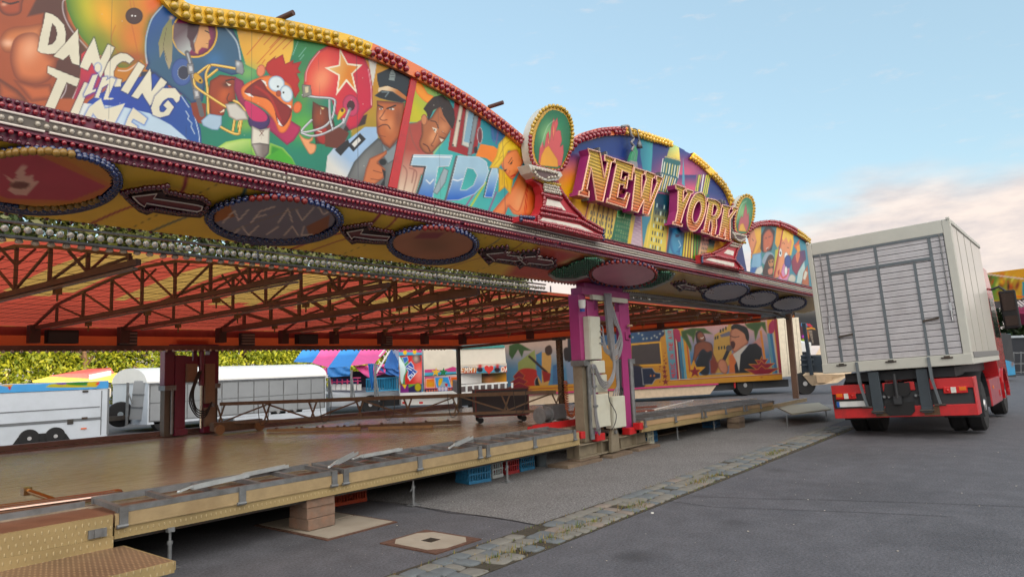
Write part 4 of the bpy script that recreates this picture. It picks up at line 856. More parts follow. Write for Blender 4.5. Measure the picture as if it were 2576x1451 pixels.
beamthing([(8.9,11.5,.64),(10.5,9.9,.64)],.07,.07,'dark steel bar at the back of the pile');beamthing([(8.3,12.6,.63),(9.7,10.6,.63)],.04,.04,'thin dark bar in the middle of the pile')
t=thing('handrail','pair of polished copper coloured handrail tubes lying on the floor edge','handrail',(2,7.5,.65))
P1=[(-1.2,8.3,.64),(1.2,7.72,.64),(2.2,7.52,.64),(2.75,7.42,.64),(2.9,7.36,.65),(2.8,7.30,.64),(2.2,7.38,.64),(1.2,7.56,.64),(-1.2,8.05,.64)]
m=MB();m.tube(spline(P1,False,6),.034,12);m.build('tube',mat('copper_chrome',(178,150,138),.16,1,var=.05),t,smooth=True)
m=MB();m.tube([(2.34,8.0,.70),(2.42,7.53,.64)],.024,10);m.box(2.30,2.37,8.0,8.1,.66,.735);m.build('stub_tube',mat('brass_tube',(172,140,100),.2,1,var=.08),t,smooth='auto')
for k,(p,q)in enumerate((((12.9,9.1,.60),(14.6,7.6,.60)),((13.8,9.6,.60),(15.9,8.2,.60)))):
 m=MB();m.bar(p,q,.07,.04);tag(m.build('steel_bar',mat('red_brown_bar',(120,62,46),.6)),('red brown bar lying diagonally on the right platform, front one','red brown bar lying diagonally on the right platform, rear one')[k],'bar')
m=MB();m.tube([(14.4,7.7,.585),(19.0,8.6,.56)],.02,8);tag(m.build('light_tube',M_tubew),'long white tube lying across the right platform','tube')
# ================================================================ truck
T0=(15.65,2.68,0);tr=thing('truck','red truck with cream box body and aluminium plank tail door seen from behind','truck',T0,rot=(-.042,0,-.024))
tr_=lambda m,n,mt,p=None,**k:m.build(n,mt,p or tr,world=False,**k)
HW=1.355;ZB,ZT,LB=1.375,4.21,4.75
M_box=mat('box_cream',(194,192,184),.3,0,var=.03,scale=1.5,coat=.35,dirt=(184,178,164),dscale=.8);M_boxf=mat('box_frame',(184,184,176),.4,0,var=.05,scale=3)
M_alu=mat('aluminium_plank',(186,184,188),.45,.2,var=.1,scale=3,dirt=(164,160,164),dscale=2);M_alud=mat('alu_groove',(70,70,74),.6);M_bar=mat('blue_grey_bar',(98,106,112),.5,.2,var=.1)
m=MB();m.box(.06,LB,-HW+.02,HW-.02,ZB+.12,ZT-.04);tr_(m,'box_body',M_box)
m=MB()
for y0,y1 in((-HW,-HW+.14),(HW-.10,HW)):m.box(-.01,.14,y0,y1,ZB+.10,ZT)
m.box(-.005,.13,-HW+.14,HW-.10,ZT-.27,ZT);m.box(-.03,.15,-HW-.004,HW+.004,ZB,ZB+.21);m.box(.14,LB+.02,-HW-.004,-HW+.05,ZT-.08,ZT+.004);m.box(.14,LB+.02,HW-.05,HW+.004,ZT-.08,ZT+.004)
m.box(.15,LB,-HW-.003,-HW+.06,ZB,ZB+.12);m.box(.15,LB,HW-.06,HW+.003,ZB,ZB+.12);tr_(m,'box_frame',M_boxf,bevel=.012)
m=MB()
for y in(-HW+.03,HW-.03):m.box(-.03,.03,y-.03,y+.03,ZT-.02,ZT+.03)
tr_(m,'corner_caps',M_boxf,bevel=.008)
m=MB()
for k in range(3):x=.9+k*1.05;m.box(x,x+.012,-HW+.014,-HW+.0195,ZB+.24,ZT-.09)
tr_(m,'side_seams',mat('side_seam',(150,148,140),.5))
m=MB();m.box(.2,LB-.02,-HW-.012,-HW+.018,ZB+.125,ZB+.235);tr_(m,'side_moulding',mat('side_grey',(112,112,112),.5))
YL,YR=HW-.11,-HW+.15;Z0,Z1=ZB+.215,ZT-.275
door=MB();door.box(.05,.059,YR,YL,Z0,Z1);dr=tr_(door,'tail_door',M_alud)
m=MB();ns=19;ph=(Z1-Z0)/ns
for k in range(ns):
 z=Z0+k*ph;m.box(.024,.05,YR+.004,YL-.004,z+.007,z+ph*.5);m.box(.020,.05,YR+.004,YL-.004,z+ph*.5+.001,z+ph-.007)
m.build('planks',M_alu,dr,world=False)
fr=lambda u:HW-u*2*HW
m=MB();w=.034
for u in(.145,.49,.85):m.box(.006,.0215,fr(u)-w,fr(u)+w*.6,Z0-.03,Z1)
m.box(.004,.020,fr(.845),fr(.15),ZB+2.09,ZB+2.145)
for u in(.255,.735):m.box(.0,.0195,fr(u)-w*.9,fr(u)+w*.5,Z0-.2,ZB+2.079)
m.box(.0,.02,YR,YL,Z1-.04,Z1+.03);m.build('door_bars',M_bar,dr,world=False)
for u in(.095,.92):
 m=MB();m.tube([(-.008,fr(u),ZB+.95+(u<.5)*.2),(-.008,fr(u),Z1)],.011,8);m.build('locking_rod',M_steel,dr,world=False);m=MB();m.box(-.04,.0,fr(u)-.025,fr(u)+.025,ZB+1.0,ZB+1.2);m.tube([(-.045,fr(u),ZB+.84),(-.045,fr(u),ZB+1.06)],.02,8);m.build('latch',mat('latch_chrome',(176,180,184),.25,.9),dr,world=False,bevel=.004)
for u,s_ in((.255,1),(.735,-1)):
 m=MB();z=ZB+(.78 if u<.5 else .9);m.bar((-.02,fr(u),z),(-.02,fr(u)+.27*s_,z-.03*s_*(1)),.02,.04);m.ball((-.02,fr(u)+.27*s_,z-.03*s_),.02,6,4);m.build('door_handle',M_steeld,dr,world=False)
for u in(.145,.49,.85):
 m=MB();m.tube([(-.05,fr(u)-.10,Z0-.06),(-.05,fr(u)+.10,Z0-.06)],.014,8);m.box(-.045,-.025,fr(u)-.05,fr(u)+.05,Z0-.08,Z0-.02);m.build('hinge',M_steeld,dr,world=False)
for u in(.255,.735):
 m=MB();m.bar((-.035,fr(u),Z0-.02),(-.05,fr(u)-.01,1.12),.05,.09);m.bar((-.05,fr(u)-.01,1.12),(-.02,fr(u)-.08,.66),.04,.075);tr_(m,'lever_arm',M_bar)
 m=MB();m.tube([(-.03,fr(u)-.17,.64),(-.03,fr(u)+.02,.64)],.022,8);tr_(m,'lever_pin',M_steeld)
R0,R1=.42,1.11
m=MB()
m.box(.10,.22,-1.29,1.27,R0,R0+.215);m.box(.10,.20,-1.29,-1.27,R0+.216,R1)
m.add([(.10,1.27,R0),(.30,1.30,R0),(.30,1.30,R1),(.10,1.27,R1)],[(0,1,2,3)])
m.box(.10,.24,.62,1.27,R1-.19,R1);m.box(.10,.24,-1.29,-.52,R1-.17,R1+.03);m.box(.11,.24,.02,.28,R1-.17,R1);m.box(.11,.24,-.30,-.12,R1-.17,R1)
m.box(.2,.6,-1.295,-1.27,R0,R1+.03);m.box(.2,.6,1.27,1.295,R0,R1);tr_(m,'bumper',M_red,bevel=.008)
m=MB();m.box(.15,.19,-1.26,1.26,R0+.216,R1-.02);tr_(m,'bumper_backing',M_dark)
m=MB();m.box(.3,9.0,-.45,-.33,.75,1.05);m.box(.3,9.0,.33,.45,.75,1.05);m.box(.25,6,-1.0,1.0,1.16,1.34);tr_(m,'chassis',mat('chassis_dark',(34,38,44),.55))
for y in(.40,-.47):
 m=MB();m.box(.02,.10,y-.10,y+.10,.56,1.35);m.box(-.02,.02,y-.09,y+.09,.50,.60);tr_(m,'rear_leg',mat('leg_slate',(52,62,70),.5),bevel=.008);m=MB();m.box(.092,.099,y-.2,y+.07,R0+.02,R0+.2);tr_(m,'wear_plate',M_rust)
 m=MB();m.tube([(0,y-.12,.54),(0,y+.12,.54)],.03,8);tr_(m,'leg_roller',M_steeld)
for y,s_ in((1.0,1),(-.98,-1)):
 z=.90 if s_>0 else .93
 m=MB();m.box(.085,.12,y-.20,y+.20,z-.085,z+.045);h=tr_(m,'tail_light',mat('lamp_red',(196,26,24),.2,coat=.5),bevel=.012)
 m=MB();m.box(.075,.0845,y-.035-.02*s_,y+.05-.02*s_,z-.075,z+.035);m.build('reverse_lens',mat('lamp_white',(214,212,206),.2),h,world=False);m=MB();a,b=(y+.06,y+.18)if s_>0 else(y-.18,y-.07);m.box(.075,.0845,a,b,z-.035,z+.035);m.build('amber_lens',mat('lamp_amberl',(216,110,20),.2),h,world=False)
 m=MB();m.ball((.078,y-.13*s_,z-.02),.03,10,6,sc=(.5,1,1));m.build('brake_lens',MC['lamp_red'],h,world=False)
m=MB();m.box(.085,.095,.64,1.20,.655,.775);pl=tr_(m,'number_plate',mat('plate_white',(212,214,214),.35),bevel=.004);m=MB();m.box(.079,.084,1.14,1.195,.66,.77);m.build('blue_strip',mat('plate_blue',(24,90,176),.4),pl,world=False)
m=MB();m.box(.07,.16,.60,1.24,.625,.652);m.box(.07,.16,.60,1.24,.778,.80);tr_(m,'plate_holder',M_black)
for z,w_ in((.93,.24),(.55,.27)):
 m=MB();P=[(.06,-w_+.02-.02,z+.17),(.06,w_-.04,z+.17),(.06,w_,z-.02),(.06,w_-.08,z-.10),(.06,-w_+.08,z-.10),(.06,-w_,z-.02)];m.prism([(p[0],p[1]+.02,p[2])for p in P],(.03,0,0));tr_(m,'coupling_plate',M_black,bevel=.01)
m=MB();m.box(.0,.14,-.05,.09,.68,.84);m.tube([(.02,.02,.8),(.02,.02,1.28)],.035,8);tr_(m,'tow_coupling',M_dark)
for y in(.27,.18,-.3,-.38):m=MB();m.lathe([(.02,0),(.035,.02),(.035,.06),(.02,.07)],(.06,y,.83),10,'x');tr_(m,'socket',M_steel)
def wheel(x,y,r,w_,hub,out=-1):
 m=MB();a=y-w_/2;m.lathe([(r*.56,a),(r*.9,a),(r,a+w_*.16),(r,a+w_*.84),(r*.9,a+w_),(r*.56,a+w_)],(x,0,r),32,'y');wh=tr_(m,'wheel',M_black,smooth='auto')
 m=MB();e=a if out<0 else a+w_;s_=1 if out<0 else-1;m.lathe([(r*.56,e+.005*s_),(r*.53,e+.03*s_),(r*.36,e+.03*s_ if hub else e+.12*s_),(r*.2,e-.02*s_),(0.02,e-.02*s_)],(x,0,r),24,'y');m.build('rim',mat('rim_silver',(186,186,188),.35,.7),wh,world=False,smooth='auto')
 return wh
for x,y,o_ in((1.55,-1.10,-1),(1.55,-.78,-1),(1.55,1.10,1),(1.55,.78,1)):wheel(x,y,.52,.30,False,o_)
wheel(5.85,-1.08,.52,.32,True);wheel(5.85,1.08,.52,.32,True,1)
m=MB();P=[(x,z)for x,z in[(1.55+.66*math.cos(a),.55+.66*math.sin(a))for a in np.linspace(math.radians(200),math.radians(-10),12)]]
for(x0,z0),(x1,z1)in zip(P[:-1],P[1:]):m.add([(x0,-1.3,z0),(x1,-1.3,z1),(x1,-.6,z1),(x0,-.6,z0)],[(0,1,2,3)])
tr_(m,'mudguard',M_dark);m=MB()
for(x0,z0),(x1,z1)in zip(P[:-1],P[1:]):m.add([(x0,1.3,z0),(x1,1.3,z1),(x1,.6,z1),(x0,.6,z0)],[(0,1,2,3)])
tr_(m,'mudguard',M_dark)
m=MB();m.box(2.5,4.6,-1.30,-1.12,.42,1.0);tr_(m,'side_skirt',mat('skirt_red',(168,36,44),.3,coat=.5,var=.04),bevel=.02);m=MB();m.box(2.6,4.5,1.1,1.28,.42,1.0);tr_(m,'side_skirt',MC['skirt_red'],bevel=.02)
m=MB();m.box(3.0,3.08,-1.312,-1.301,.78,.84);tr_(m,'side_marker',mat('marker_amber',(220,130,40),.3));m=MB();m.box(4.1,4.2,-1.312,-1.301,.55,.7);tr_(m,'side_reflector',M_red)
m=MB();m.tube([(2.35,-1.0,.72),(4.2,-1.0,.72)],.26,16);tr_(m,'fuel_tank',M_alu,smooth='auto')
M_cab=mat('cab_red',(172,22,30),.22,0,var=.04,coat=.6);M_glass=mat('window_glass',(30,34,40),.05,0,var=.02,spec=.9)
prof=[(4.95,.95),(4.95,3.35),(5.35,3.72),(6.25,3.72),(6.85,3.1),(7.1,2.2),(7.15,.5),(6.45,.5),(6.40,.95),(6.05,1.18),(5.6,1.18),(5.3,.95)]
m=MB();m.prism([(x,-1.27,z)for x,z in prof],(0,2.54,0));tr_(m,'cab',M_cab,bevel=.04)
m=MB();m.prism([(5.62,-1.283,1.95),(5.62,-1.283,2.95),(6.55,-1.283,2.95),(6.85,-1.283,1.95)],(0,.01,0));tr_(m,'side_window',M_glass);m=MB();m.prism([(5.62,1.273,1.95),(5.62,1.273,2.95),(6.55,1.273,2.95),(6.85,1.273,1.95)],(0,.01,0));tr_(m,'side_window',M_glass)
m=MB();m.prism([(6.9,-1.1,2.1),(6.9,1.1,2.1),(6.72,1.1,3.0),(6.72,-1.1,3.0)],(.2,0,.05));tr_(m,'windscreen',M_glass)
m=MB();m.box(4.86,4.93,-1.29,-1.12,1.7,3.3);m.box(4.86,4.93,1.12,1.29,1.7,3.3);tr_(m,'wind_deflector',M_cab,bevel=.01)
m=MB();P=[(5.85+.62*math.cos(a),.55+.62*math.sin(a))for a in np.linspace(math.radians(190),math.radians(-10),12)]
for(x0,z0),(x1,z1)in zip(P[:-1],P[1:]):m.add([(x0,-1.31,z0),(x1,-1.31,z1),(x1,-.9,z1),(x0,-.9,z0)],[(0,1,2,3)])
tr_(m,'wheel_arch',M_cab)
for s_ in(-1,1):
 m=MB();m.box(6.50,6.70,min(s_*1.78,s_*1.42),max(s_*1.78,s_*1.42),2.15,3.15);h=tr_(m,'wing_mirror',M_black,bevel=.03);m=MB();m.tube([(6.6,s_*1.2,3.2),(6.6,s_*1.45,3.28),(6.6,s_*1.58,3.14)],.03,8);m.build('mirror_arm',M_dark,h,world=False)
 m=MB();m.box(6.488,6.499,min(s_*1.74,s_*1.46),max(s_*1.74,s_*1.46),2.62,3.08);m.build('mirror_glass',mat('mirror_glass',(58,50,48),.05,1,var=0),h,world=False);m=MB();m.box(6.488,6.499,min(s_*1.74,s_*1.46),max(s_*1.74,s_*1.46),2.22,2.48);m.build('wide_mirror_glass',MC['mirror_glass'],h,world=False)
m=MB();m.lathe([(.09,0),(.09,.12),(.05,.19),(0,.2)],(5.2,-1.0,4.0),14);m.tube([(5.2,-1.0,3.7),(5.2,-1.0,4.0)],.03,8);tr_(m,'beacon_lamp',mat('beacon_yellow',(236,180,30),.25,coat=.5,emit=.6),smooth='auto')
# ================================================================ background vehicles and stalls
def vplate(name,quad,thick,mt,parent):
 q=[at(*c)for c in quad];n_=np.cross(q[1]-q[0],q[3]-q[0]);n_/=np.linalg.norm(n_)
 if n_@(q[0]-_C)<0:n_=-n_
 m=MB();m.prism(q,n_*thick);return m.build(name,mt,parent)
def quadcanvas(bl,br,tl,res,base,name,parent,fn,push=.0):
 p0,p1,p2=at(*bl),at(*br),at(*tl);ux=p1-p0;w=np.linalg.norm(ux[:2]);ux=np.array([ux[0],ux[1],0])/w;h=(p2-p0)[2]
 n_=np.cross(ux,[0,0,1.]);n_=n_ if n_@(_C-p0)>0 else-n_
 c=Canvas(p0+n_*push,ux,(0,0,1),w,h,res,base);fn(c);return c.build(name,parent)
# --- painted gold trailer
gt=thing('show_trailer','long gold painted show trailer with singers, palms and MUSIC IN THE AIR lettering','trailer',at(1700,1005,31))
Lb,Rb=(1262,993,27.5),(1969,954,32.5);pL,pR=at(*Lb),at(*Rb);ux=pR-pL;LG=np.linalg.norm(ux[:2]);ux=np.array([ux[0],ux[1],0])/LG;nrm=np.array([ux[1],-ux[0],0]);nrm=nrm if nrm@(_C-pL)>0 else-nrm
zb_=.66;Hh=2.9
def G(a,d,z):return pL*[1,1,0]+ux*a+nrm*d+np.array([0,0,z])
c=Canvas(G(0,.012,zb_),ux,(0,0,1),LG,Hh,.028,(222,168,58))
q=lambda P:zc(2550,1150,3.2246,P);q2=lambda P:zc(2048,1000,2.5156,P)
GOLD=(222,170,60)
c.poly(q([(-600,380),(340,330),(350,600),(290,690),(-600,760)]),(38,70,112),soft=3,grad=((70,120,160),q([(300,500)])[0],q([(-200,700)])[0]))
for x,y in[(15,590),(75,660),(120,655),(180,650),(220,620),(290,595),(330,560),(60,610),(-60,640),(250,640)]:
 p=q([(x,y)])[0];c.blob(p[0],p[1],2.2,2.2,(220,220,210),.9)
c.poly(q([(285,690),(300,640),(360,610),(430,1200),(-700,1290),(-700,1030),(330,990),(310,700)]),(214,160,56),soft=1)
c.poly(q([(-80,740),(285,705),(310,985),(-80,1000)]),(96,84,84),soft=1.5,rim=((180,140,60),2.5))
c.line(q([(-80,735),(290,703),(315,990),(-80,1005)]),2.5,(250,196,70))
c.poly(q([(350,530),(455,525),(530,1185),(425,1190)]),(96,150,178),soft=1,grad=((150,190,190),q([(400,1180)])[0],q([(400,560)])[0]))
STK={'M':[[(0,0),(0,1),(.5,.4),(1,1),(1,0)]],'U':[[(0,1),(0,0),(1,0),(1,1)]],'S':[[(1,1),(0,1),(0,.5),(1,.5),(1,0),(0,0)]],'I':[[(.5,0),(.5,1)]],'C':[[(1,1),(0,1),(0,0),(1,0)]],'N':[[(0,0),(0,1),(1,0),(1,1)]],'T':[[(0,1),(1,1)],[(.5,1),(.5,0)]],'H':[[(0,0),(0,1)],[(1,0),(1,1)],[(0,.5),(1,.5)]],'E':[[(1,1),(0,1),(0,0),(1,0)],[(0,.5),(.8,.5)]],'A':[[(0,0),(.5,1),(1,0)],[(.2,.4),(.8,.4)]],'R':[[(0,0),(0,1),(1,1),(1,.5),(0,.5)],[(.4,.5),(1,0)]],'D':[[(0,0),(0,1),(.6,1),(1,.7),(1,.3),(.6,0),(0,0)]],'F':[[(0,0),(0,1),(1,1)],[(0,.5),(.7,.5)]]}
txt='MUSIC IN THE AIR';n=len(txt)
for i,ch in enumerate(txt):
 if ch==' ':continue
 f0_,f1_=i/n,(i+.72)/n
 def mp_(u,v):
  yy=1150-(1150-545)*(f0_+(f1_-f0_)*u);xl=490-(1150-yy)*.085;return q([(xl-46*v,yy+3)])[0]
 for st in STK[ch]:c.line([mp_(a,b)for a,b in st],2.0,(212,74,92),soft=1)
for(x0,x1,col)in((460,485,(178,40,84)),(486,500,(226,210,190)),(500,520,(60,70,110)),(520,560,(72,136,166)),(560,590,(120,180,196)),(590,625,(222,168,58)),(625,640,(200,100,50))):
 c.poly(q([(x0-5,620 if x0>500 else 540),(x1-5,640 if x0>500 else 545),(x1+50 if x0<600 else x1+60,1185),(x0+52,1188)]),col,soft=1)
c.poly(q([(470,545),(510,530),(545,570),(555,690),(500,680)]),(184,50,104),soft=1,sm=1)
c.poly(q([(560,420),(1660,330),(1700,780),(1720,1080),(1300,1100),(800,1130),(690,1000),(655,740)]),(96,148,184),soft=2,grad=((224,178,172),q([(1000,900)])[0],q([(1000,480)])[0]))
c.poly(q([(990,610),(1165,500),(1170,470),(1215,470),(1215,950),(1100,1100),(960,1110)]),(206,168,90),soft=2);c.poly(q([(1060,610),(1190,560),(1200,620),(1080,640)]),(128,124,140),soft=2)
for x,y in[(1070,560),(1105,545),(1140,525),(1005,650),(1035,640),(1050,780),(1085,775),(1120,770)]:p=q([(x,y)])[0];c.poly([(p[0]-2,p[1]-4),(p[0]+2,p[1]-4.5),(p[0]+2,p[1]+4),(p[0]-2,p[1]+4)],(70,80,70),soft=.8)
for P in([(560,560),(700,520),(860,520),(970,600),(860,590),(760,560),(740,640),(720,720),(700,640),(640,600),(700,760),(690,830),(620,700),(570,640)],[(1380,470),(1500,440),(1650,440),(1670,600),(1600,500),(1560,560),(1520,700),(1500,560),(1420,520)]):
 c.poly(q(P),(74,104,52),soft=2.5,rim=((120,136,70),5))
c.poly(q([(1440,760),(1600,620),(1640,1050),(1420,1090)]),(204,150,140),soft=5)
c.poly(q([(750,590),(800,555),(850,590),(880,680),(830,700),(840,880),(800,960),(790,800),(760,700)]),(64,48,44),soft=1.5,sm=1)
c.poly(q([(770,600),(810,570),(850,600),(870,660),(840,690),(800,680),(775,650)]),(164,104,76),soft=1.5,sm=1,rim=((120,72,54),4));c.line(q([(815,650),(835,655),(850,640)]),2,(240,230,220))
c.poly(q([(740,740),(820,690),(880,690),(960,730),(980,850),(1010,930),(960,960),(930,850),(800,860),(740,980),(705,990),(725,840)]),(158,98,74),soft=1.5,sm=1,rim=((104,64,50),5))
c.poly(q([(800,830),(850,790),(900,830),(950,810),(965,870),(930,960),(920,1110),(830,1120),(750,1000),(780,900)]),(36,40,56),soft=1.5,sm=1,rim=((60,66,84),6))
c.poly(q([(930,940),(990,900),(1060,1000),(1000,1110),(940,1110)]),(150,70,50),soft=5);c.poly(q([(1180,880),(1260,820),(1300,1100),(1180,1105)]),(214,128,70),soft=5)
c.poly(q([(1210,540),(1300,500),(1400,560),(1430,700),(1400,740),(1330,790),(1280,830),(1230,820),(1195,740),(1190,640)]),(206,148,120),soft=1.5,sm=1,rim=((150,92,72),6))
c.poly(q([(1215,540),(1210,500),(1260,465),(1330,480),(1410,520),(1440,620),(1430,690),(1400,660),(1380,600),(1330,560),(1270,530)]),(34,28,32),soft=1.5,sm=1)
c.poly(q([(1205,700),(1240,690),(1262,730),(1240,790),(1212,770)]),(92,30,30),soft=1.5,sm=1);c.line(q([(1200,625),(1250,640)]),2,(70,40,34));c.line(q([(1262,640),(1310,630)]),2,(70,40,34))
c.poly(q([(1440,730),(1530,715),(1600,780),(1640,1090),(1260,1105),(1250,1000),(1330,860)]),(34,36,50),soft=1.5,rim=((58,60,80),5));c.poly(q([(1230,860),(1390,745),(1420,750),(1330,860),(1310,1080),(1280,960)]),(214,208,200),soft=1.5)
c.line(q([(1180,790),(1110,940)]),9,(48,48,60));p=q([(1180,780)])[0];c.ell(p[0],p[1],8,8,(104,92,96));c.poly(q([(1040,960),(1080,920),(1140,950),(1170,1050),(1140,1110),(1080,1090),(1040,1020)]),(206,146,118),soft=1.5,sm=1,rim=((140,84,64),4))
c.poly(q([(1575,560),(1600,545),(1660,960),(1625,900)]),(220,150,60),soft=1)
for(x0,x1,col)in((1665,1700,(110,160,176)),(1700,1735,(70,130,170)),(1735,1752,(200,190,180)),(1752,1790,(170,36,84))):c.poly(q([(x0+5,600 if x0<1740 else 410),(x1+5,570 if x0<1740 else 400),(x1+75,1108),(x0+75,1110)]),col,soft=1)
c.poly(q([(1690,500),(1720,440),(1755,420),(1765,560),(1700,590)]),(184,50,104),soft=1,sm=1)
for(cx_,cy_,s_)in((1600,1010,1.0),(-1480,1270,.8)):
 for k,(w_,dy)in enumerate(((90,-60),(180,-5),(240,60))):
  pts=[(cx_-w_*s_*.95,cy_+(dy-20)*s_),(cx_-w_*.2*s_,cy_+(dy-20)*s_),(cx_,cy_+(dy-70)*s_),(cx_+w_*.2*s_,cy_+(dy-30)*s_),(cx_+w_*s_,cy_+(dy-35)*s_),(cx_,cy_+(dy+100)*s_)]
  c.poly(q(pts),(160,34,68),soft=1,rim=((232,176,56),2.2))
def star(cx_,cy_,r,col,rim=None,a0=-90,k=.42):
 return[(cx_+(r if i%2==0 else r*k)*math.cos(math.radians(a0+36*i)),cy_+(r if i%2==0 else r*k)*math.sin(math.radians(a0+36*i)))for i in range(10)]
c.poly(q([(690,1010),(725,930),(760,1020),(880,1022),(790,1100),(810,1150),(740,1120),(690,1160),(660,1170)]),(226,172,52),soft=1);c.poly(q(star(740,1085,80,0,a0=-92)),(160,34,48),soft=1)
for x,y,r in[(345,1025,30),(350,1080,38),(355,1142,42),(362,1215,48),(365,975,20),(345,940,16),(365,918,13),(343,880,13),(355,842,10),(290,1018,14),(285,1052,12),(288,1212,14)]:c.poly(q(star(x,y,r,0)),(150,40,50),soft=1)
c.ell(*q([(-30,1170)])[0],30,36,(40,44,80),rim=((150,120,60),6));c.poly(q([(50,1035),(190,1030),(230,1090),(300,1100),(300,1170),(230,1185),(190,1250),(70,1255)]),(36,54,88),soft=1,rim=((200,200,200),3))
for x in(170,215):c.poly(q(star(x,1135,18,0)),(230,150,60),soft=1)
c.poly(q([(415,1195),(1900,1105),(1900,1135),(415,1222)]),(222,168,58),soft=.8);c.line(q([(420,1195),(1870,1110)]),2.2,(176,44,70));c.line(q([(420,1190),(1870,1103)]),1.3,(230,220,200))
w_=q2
c.poly(w_([(-200,900),(150,900),(560,880),(660,880),(660,1370),(-200,1440)]),(110,158,188),soft=2,grad=((216,190,176),w_([(300,1200)])[0],w_([(300,960)])[0]))
c.poly(w_([(560,890),(660,880),(660,1370),(560,1370)]),(52,46,60),soft=2)
c.poly(w_([(60,1130),(230,1000),(240,1200),(60,1230)]),(170,176,110),soft=2);c.poly(w_([(-30,960),(60,930),(200,1010),(120,1010),(100,1080),(60,1000),(0,1100),(-30,1050)]),(78,112,56),soft=2)
c.poly(w_([(40,1240),(120,1190),(250,1210),(270,1330),(200,1370),(40,1330)]),(200,60,44),soft=1.5,sm=1);c.ell(*w_([(262,1330)])[0],9,14,(40,36,40),rim=((190,190,190),3))
c.poly(w_([(240,1050),(320,1030),(390,1060),(390,1200),(360,1360),(280,1360),(250,1200)]),(222,178,110),soft=1.5,sm=1);c.poly(w_([(240,1050),(300,1020),(300,1340),(250,1250)]),(90,148,186),soft=1.5)
c.poly(w_([(335,980),(380,955),(402,990),(400,1040),(360,1060),(335,1030)]),(90,60,46),soft=1.5,sm=1);c.line(w_([(175,1070),(350,1230)]),6,(80,54,50));c.poly(w_([(300,1210),(390,1240),(380,1310),(320,1330)]),(176,50,44),soft=1.5)
c.poly(w_([(520,1000),(560,980),(580,1050),(560,1110),(530,1100)]),(60,44,48),soft=2,sm=1);c.poly(w_([(540,1130),(640,1110),(640,1360),(560,1340)]),(150,166,190),soft=2);c.poly(w_([(410,1160),(500,1130),(530,1220),(480,1350),(410,1350)]),(90,130,170),soft=3)
c.poly(w_([(-200,1400),(180,1365),(640,1345),(640,1380),(180,1410),(-200,1440)]),(222,168,58),soft=1);c.line(w_([(0,1408),(640,1372)]),1.6,(176,44,70))
for k,(w0,dy)in enumerate(((60,-60),(90,0),(125,60))):
 c.poly(w_([(70-w0,1330+dy),(70,1270+dy),(70+w0,1320+dy),(70,1395+dy*.4)]),(160,34,68),soft=1,rim=((232,176,56),1.6))
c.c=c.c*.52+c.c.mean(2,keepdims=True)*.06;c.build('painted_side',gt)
m=MB();m.prism([G(0,0,zb_),G(LG,0,zb_),G(LG,0,zb_+Hh),G(0,0,zb_+Hh)],-nrm*2.45);m.build('body',M_cream,gt)
m=MB();m.prism([G(LG+.005,-.02,zb_+.12),G(LG+1.35,-.02,zb_+.16),G(LG+1.3,-.02,zb_+Hh+.05),G(LG+.005,-.02,zb_+Hh)],-nrm*2.4);m.build('end_section',mat('trailer_offwhite',(216,206,186),.5),gt)
m=MB()
for k in range(3):m.prism([G(LG+.4+.35*k,-.012,zb_+.2),G(LG+.42+.35*k,-.012,zb_+.2),G(LG+.42+.35*k,-.012,zb_+Hh-.05),G(LG+.4+.35*k,-.012,zb_+Hh-.05)],nrm*-.006)
m.build('end_seams',mat('seam_grey',(150,142,128),.6),gt)
m=MB();m.prism([G(.2,-.05,.18),G(LG-4.15,-.05,.18),G(LG-3.75,-.05,zb_-.08),G(.2,-.05,zb_-.08)],-nrm*.05);m.build('lower_skirt',mat('skirt_beige',(190,170,146),.55),gt)
m=MB();m.prism([G(0,.02,zb_-.075),G(LG-3.7,.02,zb_-.075),G(LG-3.7,.02,zb_-.004),G(0,.02,zb_-.004)],-nrm*.03);m.build('pink_sill',mat('sill_pink',(170,40,96),.5),gt)
def gwheel(par,c0,r,w0,axis,rimc=(170,170,172)):
 ax=Vector(tov(axis)).normalized();s_=MB();s_.lathe([(r*.6,0),(r*.93,0),(r,w0*.15),(r,w0),(r*.6,w0)],(0,0,0),26,'z');q_=Vector((0,0,1)).rotation_difference(ax);Mx=q_.to_matrix()
 def tf(mb):mb.v=[tuple(Mx@Vector(v)+Vector(tov(c0)))for v in mb.v];return mb
 o=tf(s_).build('wheel',M_black,par,smooth='auto');s2=MB();s2.lathe([(r*.6,.01),(r*.5,.04),(r*.25,.05),(r*.2,-.01),(.01,-.01)],(0,0,0),20,'z');tf(s2);
 off=Vector(par['_org'])if '_org' in par else Vector((0,0,0));s2.v=[tuple(Vector(v)-off)for v in s2.v];s2.build('rim',mat('rim_%d'%rimc[0],rimc,.4,.5),o,world=False,smooth='auto')
for a_ in(LG-2.1,2.4,3.7):gwheel(gt,G(a_,-.12,.49),.48,.35,-nrm)
m=MB();m.prism([G(LG-3.9,-.3,.3),G(LG+.6,-.3,.3),G(LG+.6,-.3,zb_-.01),G(LG-3.9,-.3,zb_-.01)],-nrm*1.6);m.build('chassis',M_dark,gt)
m=MB();m.tube([tuple(G(LG-2.1+.62*math.cos(a),-.1,.49+.62*math.sin(a)))for a in np.linspace(2.2,3.3,8)],.04,6);m.build('red_guard',M_red,gt)
